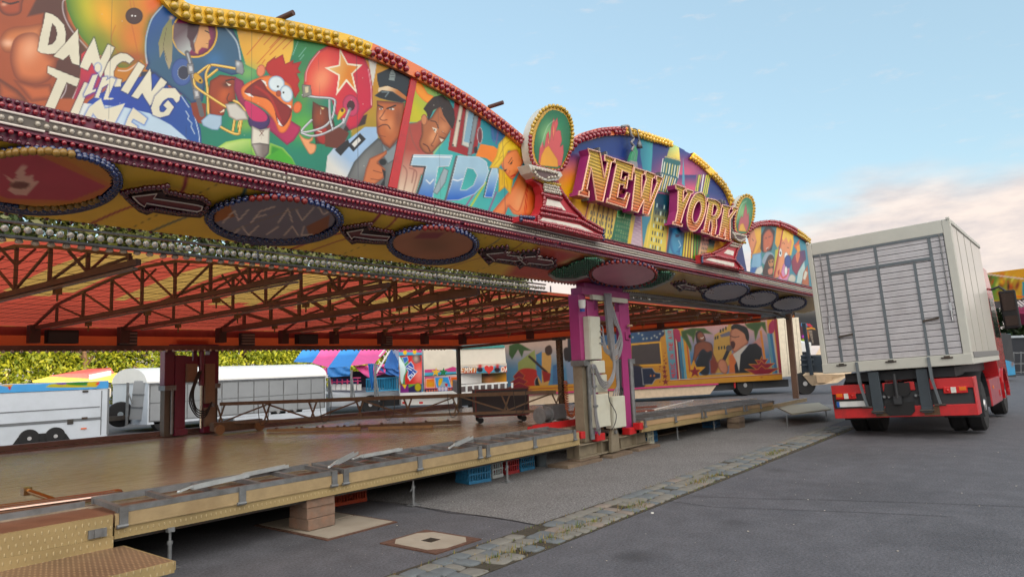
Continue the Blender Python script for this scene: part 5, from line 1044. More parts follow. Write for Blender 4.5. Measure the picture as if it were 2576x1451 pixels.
# --- white trailer far left
wt=thing('white_trailer','low white panelled trailer with painted strip on top, at the left edge','trailer',(4,23.3,0))
zt_w=onY(272,977,23.3)[2];zb_w=onY(272,1100,23.3)[2];xw=onY(272,1040,23.3)[0];zt2=onY(272,958,23.3)[2]
M_wt=mat('trailer_white',(198,206,216),.4,var=.03,scale=2,dirt=(182,190,198),dscale=.7)
m=MB();m.box(-4,xw,23.3,25.6,zb_w,zt_w+.0);m.build('body',M_wt,wt,bevel=.02)
m=MB()
for y0,y1 in((1068,1072),(975,979)):m.box(-4,xw-.2,23.285,23.299,onY(150,y1-(1072-1062 if y0>1000 else 0),23.3)[2]-.0,onY(150,y0-(1072-1062 if y0>1000 else 0),23.3)[2]+.03)
m.box(-4,xw-.25,23.286,23.299,zb_w+.95,zb_w+.975);m.box(xw-.21,xw-.19,23.286,23.299,zb_w+.1,zt_w-.05);m.box(xw-.03,xw+.02,23.28,23.4,zb_w+.1,zt_w);m.build('seams',mat('seam_dark',(104,108,112),.5),wt)
c=Canvas((-2,23.28,zt_w+.01),(1,0,0),(0,0,1),xw+2-.02,zt2-zt_w,.02,(110,176,222));z_=lambda P:zc(0,1300,2.5156,P)
for P,cl_ in(([(0,560),(120,570),(110,620),(0,600)],(212,172,90)),([(170,560),(300,560),(270,590),(190,590)],(220,170,80)),([(480,610),(560,590),(900,610),(870,625),(500,625)],(196,186,60)),([(560,560),(700,560),(690,590),(580,595)],(120,90,180)),([(680,570),(900,555),(910,600),(700,600)],(70,140,60)),([(900,560),(990,550),(970,620),(880,610)],(210,190,70)),([(80,620),(110,620),(100,650)],(200,60,60)),([(960,590),(1000,570),(990,600)],(220,90,90))):c.poly(z_(P),cl_,soft=2,sm=1)
c.blob(*z_([(380,572)])[0],10,4,(240,240,240),.9);c.build('painted_strip',wt)
m=MB();m.box(-4,xw-.01,23.3,25.5,zt_w+.005,zt2+.02);m.build('roof_box',M_wt,wt)
for x in(onY(72,1105,23.3)[0],onY(138,1100,23.3)[0]):
 gwheel(wt,(x,23.24,.26),.26,.2,(0,1,0),(196,196,198))
m=MB();xa,xb=onY(60,1100,23.3)[0]-.2,onY(150,1100,23.3)[0]+.2;m.prism([(xa-.1,23.27,zb_w),(xa+.05,23.27,zb_w+.24),(xa+.2,23.27,zb_w+.3),(xb-.2,23.27,zb_w+.3),(xb-.05,23.27,zb_w+.24),(xb+.1,23.27,zb_w)],(0,.02,0));m.build('wheel_arch',M_black,wt)
m=MB();m.box(xw-.75,xw-.6,23.27,23.284,zb_w+.32,zb_w+.36);m.build('marker_lamp',mat('marker_orange',(226,110,60),.4),wt)
for x,z in((-.62,1.52),(-.62,.72),(-1.0,.6),(-5.1,.45),(-6.2,.45)):m=MB();m.box(xw+x-.12,xw+x+.04,23.275,23.285,z-.03,z+.03 if x>-1 else z+.12);m.build('latch',M_steeld,wt)
t=thing('kiddie_ride','pink curved roof of a small fairground ride behind the white trailer','ride',at(125,955,34));q_=[at(x,y,32)for x,y in((118,956),(126,945),(160,940),(215,938),(224,950),(224,958),(118,960))];m=MB();m.prism(q_,_F*2);m.build('roof',mat('pink_roof',(224,96,100),.4),t,bevel=.05)
m=MB();m.prism([at(x,y,31.8)for x,y in((82,957),(120,948),(300,958),(300,961),(82,961))],_F*2.4);m.build('yellow_edge',mat('edge_yellow',(220,196,90),.5),t);m=MB();m.prism([at(x,y,31.9)for x,y in((224,942),(232,942),(232,1010),(224,1010))],_F*1.5);m.build('end_wall',M_white,t)
t=thing('lamp_post','thin post with a small white lamp at the far left behind the trailer','lamp post',at(11,1060,33));p=at(11,1080,33);m=MB();m.tube([(p[0],p[1],0),(p[0],p[1],2.5)],.05,8);m.build('pole',mat('post_yellow',(190,170,110),.6),t);m=MB();m.box(p[0]-.3,p[0]+.12,p[1]-.1,p[1]+.1,2.5,2.64);m.build('lamp',M_white,t,bevel=.03)
# --- white round roofed wagon
wg=thing('show_wagon','white round roofed show wagon with grey shutter panels behind the floor','wagon',(13.5,25.4,0));YW=24.6
xl,xr=onY(372,1000,YW)[0],onY(820,1000,YW)[0];zr=onY(372,962,YW)[2];zb2=onY(372,1068,YW)[2];zt3=onY(420,922,YW)[2]
Dp=2.9;arc=[(YW+Dp/2-Dp/2*math.cos(a),zr+(zt3-zr)*math.sin(a))for a in np.linspace(0,math.pi,17)]
m=MB();m.prism([(xl,YW,zb2),(xl,YW,zr),(xl,YW+Dp,zr),(xl,YW+Dp,zb2)],(xr-xl,0,0));m.build('body',M_wt,wg)
m=MB();m.prism([(xl-.05,y,z+.001)for y,z in arc],(xr-xl+.1,0,0));m.build('roof',M_white,wg,smooth='auto');m=MB();m.bar((xl-.06,YW-.06,zr),(xr+.06,YW-.06,zr),.06,.04);m.build('gutter',M_white,wg)
npan=11
for i in range(npan):
 for j in range(2):
  a=xl+.08+(xr-xl-.16)*i/npan;b=a+(xr-xl-.16)/npan-.05;z0_=zb2+.12+(zr-zb2-.2)*.48*j+.02*j;z1_=z0_+(zr-zb2-.2)*.47
  if j==0 and i>7:z0_+=.0
  m=MB();m.box(a,b,YW-.02,YW-.004,z0_,z1_);m.build('shutter_panel',mat('shutter_grey',(146,150,154),.5,.1,var=.06,scale=2),wg)
m=MB();m.box(xl+.04,xr-.04,YW-.003,YW-.001,zb2+.08,zr-.04);m.build('panel_frame',M_steel,wg)
m=MB();m.box(xl+.1,xr-.05,YW+.1,YW+.2,.28,zb2);m.box(onY(590,1040,YW)[0],xr,YW-.01,YW+.1,.05,zb2-.01);m.build('skirt',M_wt,wg);m=MB();m.box(xl+.2,xr-.2,YW+.25,YW+2.5,.35,zb2-.002);m.build('chassis',M_dark,wg)
for x in(412,700,742):gwheel(wg,(onY(x,1085,YW)[0],YW+.0,.37),.37,.22,(0,1,0),(176,176,178))
m=MB();p=onY(372,1050,YW);m.box(xl-1.3,xl-.002,YW+1.2,YW+1.4,.45,.6);m.box(xl-1.35,xl-1.0,YW+1.1,YW+1.5,.0,.45);m.build('drawbar',M_steeld,wg)
t=thing('spare_wheel','large spare wheel leaning at the left end of the wagon','wheel',at(303,1040,24.5));gwheel(t,at(303,1042,24.0),.44,.24,(.35,.9,0),(150,160,168))
t=thing('folded_panel','tilted grey and blue folded panel standing at the wagon end','panel',at(345,1040,24))
q_=[at(x,y,w_)for x,y,w_ in((325,1055,23.6),(356,1056,23.6),(366,958,23.6),(337,958,23.6))];m=MB();m.prism(q_,_F*.08);m.build('panel',MC['shutter_grey'],t);q_=[at(x,y,w_)for x,y,w_ in((357,1062,23.7),(373,1060,23.9),(373,955,23.9),(367,955,23.7))];m=MB();m.prism(q_,_F*.3);m.build('blue_side',mat('panel_blue',(40,104,176),.5),t)
m=MB()
for f_ in(.33,.66):a,b=q_[0]*0,None;P_,Q_=at(325+12*f_*1,1055-97*f_,23.58),at(356+10*f_,1056-98*f_,23.58);m.bar(P_,Q_,.03,.04)
m.bar(at(318,1070,23.5),at(322,962,23.5),.07,.07);m.bar(at(322,985,23.5),at(333,1015,23.5),.04,.04);m.build('frame_bars',M_steel,t)
# --- blue and pink tent
tn=thing('striped_tent','blue and pink striped tent canopy behind the wagon','tent',at(880,1040,31));z1=lambda P:zc(1150,1350,4.146,P)
M_tb=mat('canvas_blue',(44,122,196),.6,var=.08,scale=3,bump=.5,bscale=3);M_tp=mat('canvas_pink',(206,76,140),.6,var=.08,scale=3,bump=.5,bscale=3);M_tbd=mat('canvas_blue_dark',(36,92,160),.6,var=.1,bump=.6,bscale=3)
def sheet(P3,mt,name='canvas_strip',nu=8,amp=.06):
 a,b,c_,d=[np.array(p)for p in P3];m=MB();V=[]
 for i in range(nu+1):
  for j in range(nu+1):
   u,v=i/nu,j/nu;p=a*(1-u)*(1-v)+b*u*(1-v)+c_*u*v+d*(1-u)*v;p=p+_F*(-amp)*math.sin(6*u+9*v*u+2*v)-up*.1*math.sin(math.pi*u)*math.sin(math.pi*v)*.6;V.append(p)
 F_=[(i*(nu+1)+j,(i+1)*(nu+1)+j,(i+1)*(nu+1)+j+1,i*(nu+1)+j+1)for i in range(nu)for j in range(nu)]
 m.add(V,F_);return m.build(name,mt,tn,smooth=True,fix=False)
def P3(P,ws):return[at(x,y,w_)for(x,y),w_ in zip(z1(P),ws)]
sheet(P3([(100,400),(410,415),(640,100),(340,100)],(31,31,35,35)),M_tb);sheet(P3([(410,415),(670,500),(960,100),(640,100)],(31,30.5,35,35)),M_tp);sheet(P3([(670,500),(1040,480),(1300,100),(960,100)],(30.5,30.5,35,35)),M_tb)
sheet(P3([(1050,460),(1440,430),(1760,100),(1300,100)],(30.5,31,35,35)),M_tp,amp=.2);sheet(P3([(1600,480),(1850,560),(1850,100),(1760,100)],(31,31,34,35)),M_tbd,amp=.25)
sheet(P3([(665,650),(1035,640),(1040,480),(665,500)],(30.45,30.45,30.5,30.5)),M_tb,'valance');sheet(P3([(590,620),(665,650),(668,500),(590,500)],(30.6,30.5,30.5,30.7)),M_tp,'valance')
sheet(P3([(1330,660),(1640,600),(1600,440),(1120,470)],(30.6,30.6,31,31)),M_tp,'hanging_cloth',amp=.15);sheet(P3([(1390,850),(1425,860),(1430,430),(1340,430)],(30.3,30.3,30.3,30.3)),M_tb,'hanging_cloth',amp=.08);sheet(P3([(1600,580),(1850,660),(1850,540),(1470,450)],(30.6,30.6,31,31)),M_tbd,'hanging_cloth',amp=.15)
m=MB();m.bar(at(*z1([(1470,590)])[0],29.9),at(*z1([(1760,110)])[0],31),.05,.05);m.bar(at(*z1([(1520,310)])[0],30.5),at(*z1([(1690,100)])[0],31),.05,.05)
for k in range(5):a=z1([(1500+55*k,530-90*k)])[0];b=z1([(1470+50*k+(30 if k%2 else 60),470-90*k)])[0];m.bar(at(*a,30.2),at(b[0]-5,b[1],30.2),.03,.03)
m.build('white_lattice',M_white,tn)
t=thing('tent_trailer','white low trailer floor with grey posts and blue railings under the striped tent','trailer',at(880,1050,30))
vplate('deck',[(*z1([(670,1000)])[0],30),(*z1([(1860,955)])[0],32),(*z1([(1860,890)])[0],32),(*z1([(670,935)])[0],30)],2,M_wt,t);vplate('skirt',[(*z1([(700,1140)])[0],30.05),(*z1([(1210,1130)])[0],30.9),(*z1([(1245,1000)])[0],30.9),(*z1([(700,1005)])[0],30.05)],.1,M_wt,t)
for x in(688,1056,1452):a=z1([(x-16,430 if x>1400 else 540 if x>1000 else 660)])[0];b=z1([(x+16,1040)])[0];vplate('post',[(a[0],b[1],29.8),(b[0],b[1],29.8),(b[0],a[1],29.8),(a[0],a[1],29.8)],.12,M_steel,t)
for x in(690,1060,1460):a,b=z1([(x+10,690),(x+60,1060)]);m=MB();m.bar(at(*a,29.7),at(*b,29.5),.05,.05);m.build('brace',M_steel,t)
for i in range(6):a=z1([(720+i*86,870)])[0];b=z1([(795+i*86,770)])[0];vplate('white_panel',[(a[0],a[1],30.8),(b[0],a[1],30.8),(b[0],b[1],30.8),(a[0],b[1],30.8)],.05,M_white,t)
vplate('dark_interior',[(*z1([(700,935)])[0],33),(*z1([(1860,890)])[0],33),(*z1([(1860,560)])[0],33),(*z1([(700,560)])[0],33)],.1,mat('interior_dark',(52,42,60),.7),t)
vplate('blue_boards',[(*z1([(740,770)])[0],32),(*z1([(1170,770)])[0],32),(*z1([(1170,680)])[0],32),(*z1([(740,680)])[0],32)],.06,mat('board_blue',(44,60,112),.6),t)
for x in range(735,1230,86):m=MB();m.bar(at(*z1([(x,690)])[0],30.7),at(*z1([(x,770)])[0],30.7),.05,.05);m.build('pink_post',mat('rail_pink',(206,66,120),.5),t)
m=MB();m.bar(at(*z1([(735,738)])[0],30.7),at(*z1([(1220,715)])[0],30.7),.04,.04);m.bar(at(*z1([(1080,665)])[0],30.6),at(*z1([(1215,665)])[0],30.6),.04,.04);m.build('pink_rail',MC['rail_pink'],t)
M_br=mat('rail_blue',(38,140,186),.5);m=MB();m.bar(at(*z1([(1310,890)])[0],30.4),at(*z1([(1850,860)])[0],31),.05,.05);m.bar(at(*z1([(1300,690)])[0],30.4),at(*z1([(1850,655)])[0],31),.06,.06)
for k in range(20):x=1310+k*27;m.bar(at(*z1([(x,690-k*1.7)])[0],30.4+k*.03),at(*z1([(x,888-k*1.4)])[0],30.4+k*.03),.03,.03)
m.build('blue_railing',M_br,t);m=MB()
for k in range(9):m.bar(at(*z1([(1570+k*6,690+k*22)])[0],30.9),at(*z1([(1690+k*6,690+k*22)])[0],30.9),.05,.04)
m.build('blue_stairs',M_br,t)
gwheel(t,at(*z1([(1375,1110)])[0],30.8),.42,.25,_F*[1,1,0]);vplate('chassis',[(*z1([(1160,1170)])[0],31.3),(*z1([(1860,1120)])[0],32),(*z1([(1860,970)])[0],32),(*z1([(1210,1000)])[0],31.3)],.1,M_dark,t)
# --- caravan stall with painted panels
z2=lambda P:zc(1550,1350,4.146,P)
cs=thing('game_stall','white stall trailer with colourful painted panels, stars and cream shutter','stall',at(1100,1045,33))
W1,W2=31.5,32.5
vplate('body',[(*z2([(205,975)])[0],W1+.3),(*z2([(1175,965)])[0],W2+.2),(*z2([(1165,150)])[0],W2+.2),(*z2([(190,170)])[0],W1+.3)],2.2,M_wt,cs)
vplate('bumper_band',[(*z2([(205,980)])[0],W1-.1),(*z2([(1175,965)])[0],W2-.1),(*z2([(1175,880)])[0],W2-.1),(*z2([(205,920)])[0],W1-.1)],.15,M_white,cs);vplate('lower_body',[(*z2([(230,1120)])[0],W1+.1),(*z2([(1175,1100)])[0],W2+.1),(*z2([(1175,970)])[0],W2+.1),(*z2([(230,985)])[0],W1+.1)],2,M_white,cs)
def fnA(c):
 c.poly(z2([(190,300),(570,290),(590,760),(200,780)]),(206,52,50),soft=1);c.poly(z2([(170,170),(590,170),(590,290),(180,300)]),(96,178,208),soft=1);c.poly(z2([(170,205),(300,185),(380,205),(500,185),(590,195),(590,245),(400,240),(180,235)]),(206,104,150),soft=1,sm=1);c.line(z2([(190,302),(590,288)]),2,(40,40,50))
 for x,y in((290,245),(450,235)):c.ell(*z2([(x,y)])[0],5,6,(226,190,60))
 c.poly(z2([(200,330),(330,310),(360,480),(290,640),(290,770),(215,770)]),(90,160,120),soft=2);c.poly(z2([(190,310),(240,380),(290,470),(300,560),(270,640),(250,760),(215,700),(200,500)]),(220,236,236),soft=1.5,sm=1)
 c.poly(z2([(420,300),(530,300),(560,380),(480,430),(430,390)]),(92,60,66),soft=1.5,sm=1);c.blob(*z2([(470,350)])[0],7,9,(200,190,180),.8);c.blob(*z2([(520,600)])[0],14,26,(240,170,160),.7)
 c.poly(z2([(290,480),(390,390),(440,470),(440,520),(500,560),(370,720),(330,640),(340,560)]),(30,90,170),soft=1,rim=((230,236,240),3))
 for P in([(345,655),(375,690)],[(345,655),(375,620),(400,645)],[(395,600),(430,640),(455,600),(420,565)],[(330,500),(400,540)],[(350,470),(420,510)]):c.line(z2(P),2,(236,240,244))
 c.poly(z2([(240,330),(330,310),(350,370),(280,440)]),(60,120,190),soft=1.5,rim=((220,230,236),2))
 c.poly(z2([(210,775),(570,765),(570,920),(210,920)]),(52,44,96),soft=1);c.poly(z2([(215,790),(350,790),(350,910),(215,910)]),(136,54,140),soft=1);c.poly(z2([(235,775),(320,780),(290,850)]),(224,196,60),soft=1);c.poly(z2([(350,770),(480,770),(350,830)]),(120,170,70),soft=1);c.ell(*z2([(505,820)])[0],9,11,(180,170,40),rim=((80,90,30),3));c.poly(z2([(572,300),(592,300),(610,900),(572,910)]),(60,150,190),soft=1)
quadcanvas((*z2([(200,918)])[0],W1-.02),(*z2([(592,905)])[0],W1+.33),(*z2([(180,172)])[0],W1-.02),.02,(214,220,222),'painted_panel',cs,fnA)
def fnB(c):
 c.poly(z2([(595,180),(1170,180),(1165,540),(610,560)]),(222,216,206),soft=1);c.poly(z2([(615,530),(800,520),(880,545),(1000,510),(1080,480),(1180,500),(1180,600),(615,640)]),(200,92,146),soft=1,sm=0);c.poly(z2([(615,580),(1180,560),(1180,605),(615,635)]),(100,180,204),soft=2);c.line(z2([(615,640),(1180,600)]),2.5,(40,40,50))
 c.poly(z2([(615,650),(1180,635),(1180,840),(615,850)]),(200,90,140),soft=1)
 c.poly(z2([(635,680),(780,670),(790,830),(635,830)]),(228,130,66),soft=1,rim=((240,236,226),2.5));c.poly(z2([(1040,650),(1175,640),(1175,815),(1060,810)]),(220,104,50),soft=1,rim=((240,236,226),2.5));c.blob(*z2([(710,770)])[0],12,8,(220,180,70),.9);c.blob(*z2([(1110,750)])[0],12,8,(220,180,70),.9)
 c.poly(z2([(780,655),(1010,645),(1060,820),(810,830)]),(90,170,222),soft=1,rim=((236,240,240),2));c.poly(z2([(860,820),(910,730),(980,750),(1000,820)]),(170,190,200),soft=1.5,sm=1);c.poly(z2([(850,700),(880,670),(920,690),(870,800),(840,780)]),(230,196,50),soft=1.5,sm=1);c.poly(z2([(950,760),(1000,760),(990,810),(960,800)]),(200,60,70),soft=1)
 c.poly(z2([(615,850),(1180,825),(1180,880),(615,910)]),(44,34,78),soft=1)
 for x,y in[(655,882),(698,878),(740,875),(783,872),(825,868),(1012,855),(1050,853),(1090,852),(1130,850),(1165,848)]:c.poly(z2(star(x,y,22,0)),(226,140,110),soft=1)
 for x in(865,915,968):c.ell(*z2([(x,845)])[0],5,6,(210,200,210),rim=((70,110,180),2))
quadcanvas((*z2([(612,905)])[0],W1+.36),(*z2([(1178,882)])[0],W2-.02),(*z2([(596,175)])[0],W1+.36),.02,(222,216,206),'painted_panel',cs,fnB)
for x,y,cl_,lb in((800,575,(224,180,40),'star_ornament'),(925,570,(20,120,70),'star_ornament')):
 m=MB();m.prism([at(*p,W1+.2)for p in z2(star(x,y,72,0,a0=-85))],_F*.12);m.build(lb,mat('star_%d'%cl_[0],cl_,.4),cs)
for x in(275,555):a=z2([(x-30,1095)])[0];b=z2([(x+32,1062)])[0];vplate('tail_light',[(a[0],a[1],W1+.05),(b[0],a[1],W1+.05),(b[0],b[1],W1+.05),(a[0],b[1],W1+.05)],.03,MC['lamp_red'],cs)
gwheel(cs,at(*z2([(985,1085)])[0],W2),.36,.22,_F*[1,1,0],(200,200,204))
# --- cream shuttered stall with lettered board
dm=thing('shuttered_stall','stall with large cream shutter, lettered DEMMI board, red heart and ladder rail','stall',at(1380,1000,33));W3,W4=25.6,26.2
vplate('shutter',[(*z2([(1215,500)])[0],W3),(*z2([(1970,480)])[0],W4),(*z2([(1945,165)])[0],W4),(*z2([(1210,190)])[0],W3)],.2,mat('shutter_cream',(226,220,206),.5,var=.03),dm);vplate('teal_top',[(*z2([(1210,190)])[0],W3-.05),(*z2([(1945,165)])[0],W4-.05),(*z2([(1945,130)])[0],W4-.05),(*z2([(1210,140)])[0],W3-.05)],1.3,mat('teal',(70,146,140),.5),dm)
def fnD(c):
 c.poly(z2([(1130,500),(1300,480),(1500,500),(1700,480),(1850,460),(1990,470),(1990,575),(1130,600)]),(110,180,204),soft=1.5,sm=0);c.poly(z2([(1215,500),(1480,500),(1470,585),(1215,600)]),(204,84,50),soft=2,grad=((220,170,60),z2([(1300,590)])[0],z2([(1300,510)])[0]));c.poly(z2([(1880,480),(1990,470),(1990,570),(1880,575)]),(204,94,50),soft=2)
 for i,ch in enumerate('DEMMI'):
  x0=1146+i*68
  for st in STK[ch]:c.line(z2([(x0+42*a+10*b,585-80*b-i*4)for a,b in st]),3.6,(120,40,44));
  for st in STK[ch]:c.line(z2([(x0+42*a+10*b,585-80*b-i*4)for a,b in st]),2.2,(236,228,216))
 for i,ch in enumerate('DA'):
  for st in STK[ch]:c.line(z2([(1890+i*62+40*a+8*b,560-72*b)for a,b in st]),2.4,(236,228,216))
 c.line(z2([(1130,605),(1990,575)]),2.5,(40,40,50))
 for x in(1530,1820):c.ell(*z2([(x,530)])[0],8,7,(40,44,56),rim=((140,150,170),2));c.blob(*z2([(x+5,470)])[0],5,5,(190,50,50),1)
quadcanvas((*z2([(1140,605)])[0],W3-.15),(*z2([(1985,578)])[0],W4-.15),(*z2([(1140,450)])[0],W3-.15),.02,(214,206,196),'lettered_board',dm,fnD)
th=np.linspace(0,2*math.pi,36)[:-1];P=[(1682+76*(16*math.sin(a)**3)/16,525-78*(13*math.cos(a)-5*math.cos(2*a)-2*math.cos(3*a)-math.cos(4*a))/16)for a in th];m=MB();m.prism([at(*p,W3-.1)for p in z2(P)],_F*.15);m.build('heart_ornament',mat('heart_red',(214,60,54),.4),dm)
vplate('counter_panel',[(*z2([(1220,770)])[0],W3),(*z2([(1560,750)])[0],W3+.5),(*z2([(1560,590)])[0],W3+.5),(*z2([(1220,605)])[0],W3)],.1,M_white,dm)
def fnE(c):c.poly(z2([(1560,600),(1990,575),(1990,740),(1560,760)]),(200,150,50),soft=1,grad=((90,90,50),z2([(1900,740)])[0],z2([(1800,600)])[0]));c.blob(*z2([(1680,690)])[0],16,12,(206,150,110),.9);c.blob(*z2([(1640,620)])[0],12,5,(70,40,70),.8)
quadcanvas((*z2([(1562,765)])[0],W3+.5),(*z2([(1985,745)])[0],W4),(*z2([(1562,590)])[0],W3+.5),.03,(120,110,50),'painted_counter',dm,fnE)
vplate('lower_wall',[(*z2([(1220,960)])[0],W3+.1),(*z2([(1990,880)])[0],W4+.1),(*z2([(1990,745)])[0],W4+.1),(*z2([(1220,770)])[0],W3+.1)],1.3,mat('wall_mauve',(104,92,92),.7),dm)
m=MB();m.bar(at(*z2([(1220,797)])[0],W3-.2),at(*z2([(1990,742)])[0],W4-.2),.06,.06);m.bar(at(*z2([(1225,918)])[0],W3-.2),at(*z2([(1990,852)])[0],W4-.2),.06,.06)
for k in range(8):x=1312+k*108;m.bar(at(*z2([(x,775-k*4)])[0],W3-.2),at(*z2([(x,940-k*8)])[0],W3-.2),.055,.055)
m.build('ladder_rail',M_white,dm)
vplate('chassis',[(*z2([(1220,1130)])[0],W3+.6),(*z2([(1990,1060)])[0],W4+.6),(*z2([(1990,882)])[0],W4+.6),(*z2([(1220,962)])[0],W3+.6)],.6,M_dark,dm)
m=MB();m.prism([at(1180,1100,W3+1.2)*[1,1,0]+[0,0,0],at(1275,1100,W4+1.2)*[1,1,0],at(1275,1100,W4+1.2)*[1,1,0]+[0,0,1.2],at(1180,1100,W3+1.2)*[1,1,0]+[0,0,1.2]],_F*.1);m.build('rear_skirt',M_dark,dm)
# --- dark glittering ride and truck seen past the corner post
z3=lambda P:zc(3100,1150,4.146,P)
t=thing('carousel_front','dark ride front with golden arches seen between the corner post and the truck','ride',at(2030,950,48));
def fnF(c):
 c.poly(z3([(340,380),(700,330),(700,480),(340,480)]),(96,76,64),soft=2);c.poly(z3([(340,480),(660,460),(670,580),(440,580)]),(190,130,40),soft=1)
 for k in range(5):
  for j in range(2):c.ell(*z3([(400+k*85+j*40,500+j*50)])[0],5,5,(30,24,30))
 c.ell(*z3([(375,680)])[0],24,36,(90,30,60),rim=((200,140,40),4));c.line(z3([(440,585),(560,555),(680,550)]),2,(230,170,50));c.line(z3([(480,690),(600,670),(700,690)]),4,(210,160,60))
 c.ell(*z3([(490,610)])[0],9,8,(60,150,190));c.ell(*z3([(600,600)])[0],12,8,(196,60,90));c.ell(*z3([(470,890)])[0],14,6,(150,170,40));c.blob(*z3([(540,810)])[0],3,12,(255,170,80),1);c.blob(*z3([(475,810)])[0],4,3,(220,100,240),1)
 for k in range(9):c.line(z3([(560+k*8,720+k*24),(610+k*3,720+k*24)]),2,(170,160,150))
quadcanvas((*z3([(330,950)])[0],47),(*z3([(760,950)])[0],50),(*z3([(330,370)])[0],47),.04,(48,34,32),'front_panel',t,fnF);vplate('back_wall',[(*z3([(330,960)])[0],47.4),(*z3([(800,960)])[0],50.4),(*z3([(760,330)])[0],50.4),(*z3([(330,370)])[0],47.4)],3,M_dark,t)
t=thing('white_lorry','white lorry cab parked behind the corner post','lorry',at(2010,930,42));vplate('cab',[(*z3([(390,1110)])[0],42),(*z3([(600,1090)])[0],42),(*z3([(600,910)])[0],42),(*z3([(380,925)])[0],42)],2.4,M_white,t);vplate('window',[(*z3([(430,1140)])[0],41.9),(*z3([(540,1125)])[0],41.9),(*z3([(530,1060)])[0],41.9),(*z3([(430,1065)])[0],41.9)],.05,M_glass,t)
t=thing('equipment_trailer','beige trailer with dark blue grey rack between the corner post and the truck','trailer',at(2080,970,33))
z4=lambda P:zc(3072,1200,2.5156,P)
vplate('beige_body',[(*z4([(440,860)])[0],31),(*z4([(700,830)])[0],30),(*z4([(830,745)])[0],30),(*z4([(350,755)])[0],31)],2.3,mat('beige',(206,182,152),.5),t);gwheel(t,at(*z4([(375,840)])[0],31),.5,.3,_F*[1,1,0])
vplate('dark_rack',[(*z4([(340,750)])[0],31.2),(*z4([(640,745)])[0],30.5),(*z4([(600,570)])[0],30.5),(*z4([(330,560)])[0],31.2)],.4,mat('rack_slate',(46,56,66),.6),t)
m=MB();m.bar(at(*z4([(440,750)])[0],30.8),at(*z4([(360,230)])[0],30.8),.14,.14)
for y in(560,600,650):m.bar(at(*z4([(330,y)])[0],30.9),at(*z4([(560,y-5)])[0],30.9),.08,.06)
m.build('mast',MC['rack_slate'],t);vplate('hatch',[(*z4([(495,830)])[0],30.6),(*z4([(645,830)])[0],30.4),(*z4([(640,760)])[0],30.4),(*z4([(485,760)])[0],30.6)],.03,mat('hatch_beige',(190,164,134),.5),t)
# --- right background
z5=lambda P:zc(3896,900,2.073,P)
t=thing('fairground_ride','sunlit painted fairground ride with pink awning at the right edge','ride',at(2530,800,50))
def fnR(c):
 c.poly(z5([(90,400),(480,450),(480,640),(90,620)]),(222,170,60),soft=3,grad=((90,150,70),z5([(420,560)])[0],z5([(120,500)])[0]))
 for k in range(26):x,y=110+rs.rand()*340,430+rs.rand()*160;p=z5([(x,y)])[0];c.blob(p[0],p[1],2+rs.rand()*5,3+rs.rand()*9,[(60,120,50),(230,190,60),(150,70,40),(206,90,40),(230,220,120)][int(rs.rand()*5)],.8,20)
 c.blob(*z5([(285,510)])[0],3,12,(30,26,30),.9);c.poly(z5([(400,470),(480,470),(480,640),(400,630)]),(80,160,170),soft=2);c.line(z5([(90,405),(480,455)]),4,(226,200,180));c.line(z5([(250,585),(480,600)]),4,(226,130,50))
quadcanvas((*z5([(90,640)])[0],50),(*z5([(560,640)])[0],47),(*z5([(90,395)])[0],50),.06,(222,170,60),'painted_fascia',t,fnR)
vplate('roof_structure',[(*z5([(110,690)])[0],51),(*z5([(560,680)])[0],48),(*z5([(560,440)])[0],48),(*z5([(110,400)])[0],51)],4,mat('roof_grey',(120,110,110),.6),t)
vplate('awning',[(*z5([(230,735)])[0],48),(*z5([(560,735)])[0],46),(*z5([(560,670)])[0],46),(*z5([(270,680)])[0],48)],1.5,mat('awning_pink',(176,56,96),.6,bump=.6,bscale=4),t)
m=MB()
for k in range(7):m.bar(at(*z5([(270+k*34,630)])[0],47),at(*z5([(330+k*34,680)])[0],46.5),.12,.12)
m.build('roof_ribs',mat('rib_grey',(170,160,160),.5),t);m=MB();a=at(*z5([(420,900)])[0],47);
for x in(130,480,700):a=at(*z5([(x,900)])[0],48);m.bar((a[0],a[1],0),(a[0],a[1],5),.3,.3)
m.build('legs',M_dark,t)
t=thing('ticket_booth','small painted booth with lit panel and turquoise lower wall behind the truck cab','booth',at(2490,900,36))
def fnT(c):
 c.poly(z5([(210,900),(310,915),(315,1050),(230,1040)]),(50,70,66),soft=1,rim=((60,170,150),3))
 for x,y,cl_ in((240,960,(240,170,60)),(258,945,(226,90,90)),(275,970,(90,170,200)),(292,955,(90,180,210))):c.blob(*z5([(x,y)])[0],4,9,cl_,1)
 c.poly(z5([(235,1040),(330,1055),(345,1250),(285,1255)]),(60,160,200),soft=1.5);c.poly(z5([(235,1040),(328,1055),(330,1110),(245,1085)]),(210,110,50),soft=3);c.blob(*z5([(320,1150)])[0],5,8,(140,100,80),.9)
quadcanvas((*z5([(200,1255)])[0],35),(*z5([(348,1255)])[0],36.5),(*z5([(200,895)])[0],35),.03,(60,120,120),'painted_front',t,fnT);vplate('walls',[(*z5([(200,1258)])[0],35.1),(*z5([(350,1258)])[0],36.6),(*z5([(305,905)])[0],36.6),(*z5([(200,890)])[0],35.1)],1.8,M_dark,t)
t=thing('container','dark grey container with pale top edge and bike stand at the right edge','container',at(2560,920,42));vplate('body',[(*z5([(300,1230)])[0],44),(*z5([(560,1200)])[0],42),(*z5([(560,920)])[0],42),(*z5([(300,925)])[0],44)],2.4,mat('container_grey',(74,70,72),.6),t);vplate('top_edge',[(*z5([(300,935)])[0],43.9),(*z5([(560,930)])[0],41.9),(*z5([(560,912)])[0],41.9),(*z5([(300,917)])[0],43.9)],2.6,M_white,t)
m=MB()
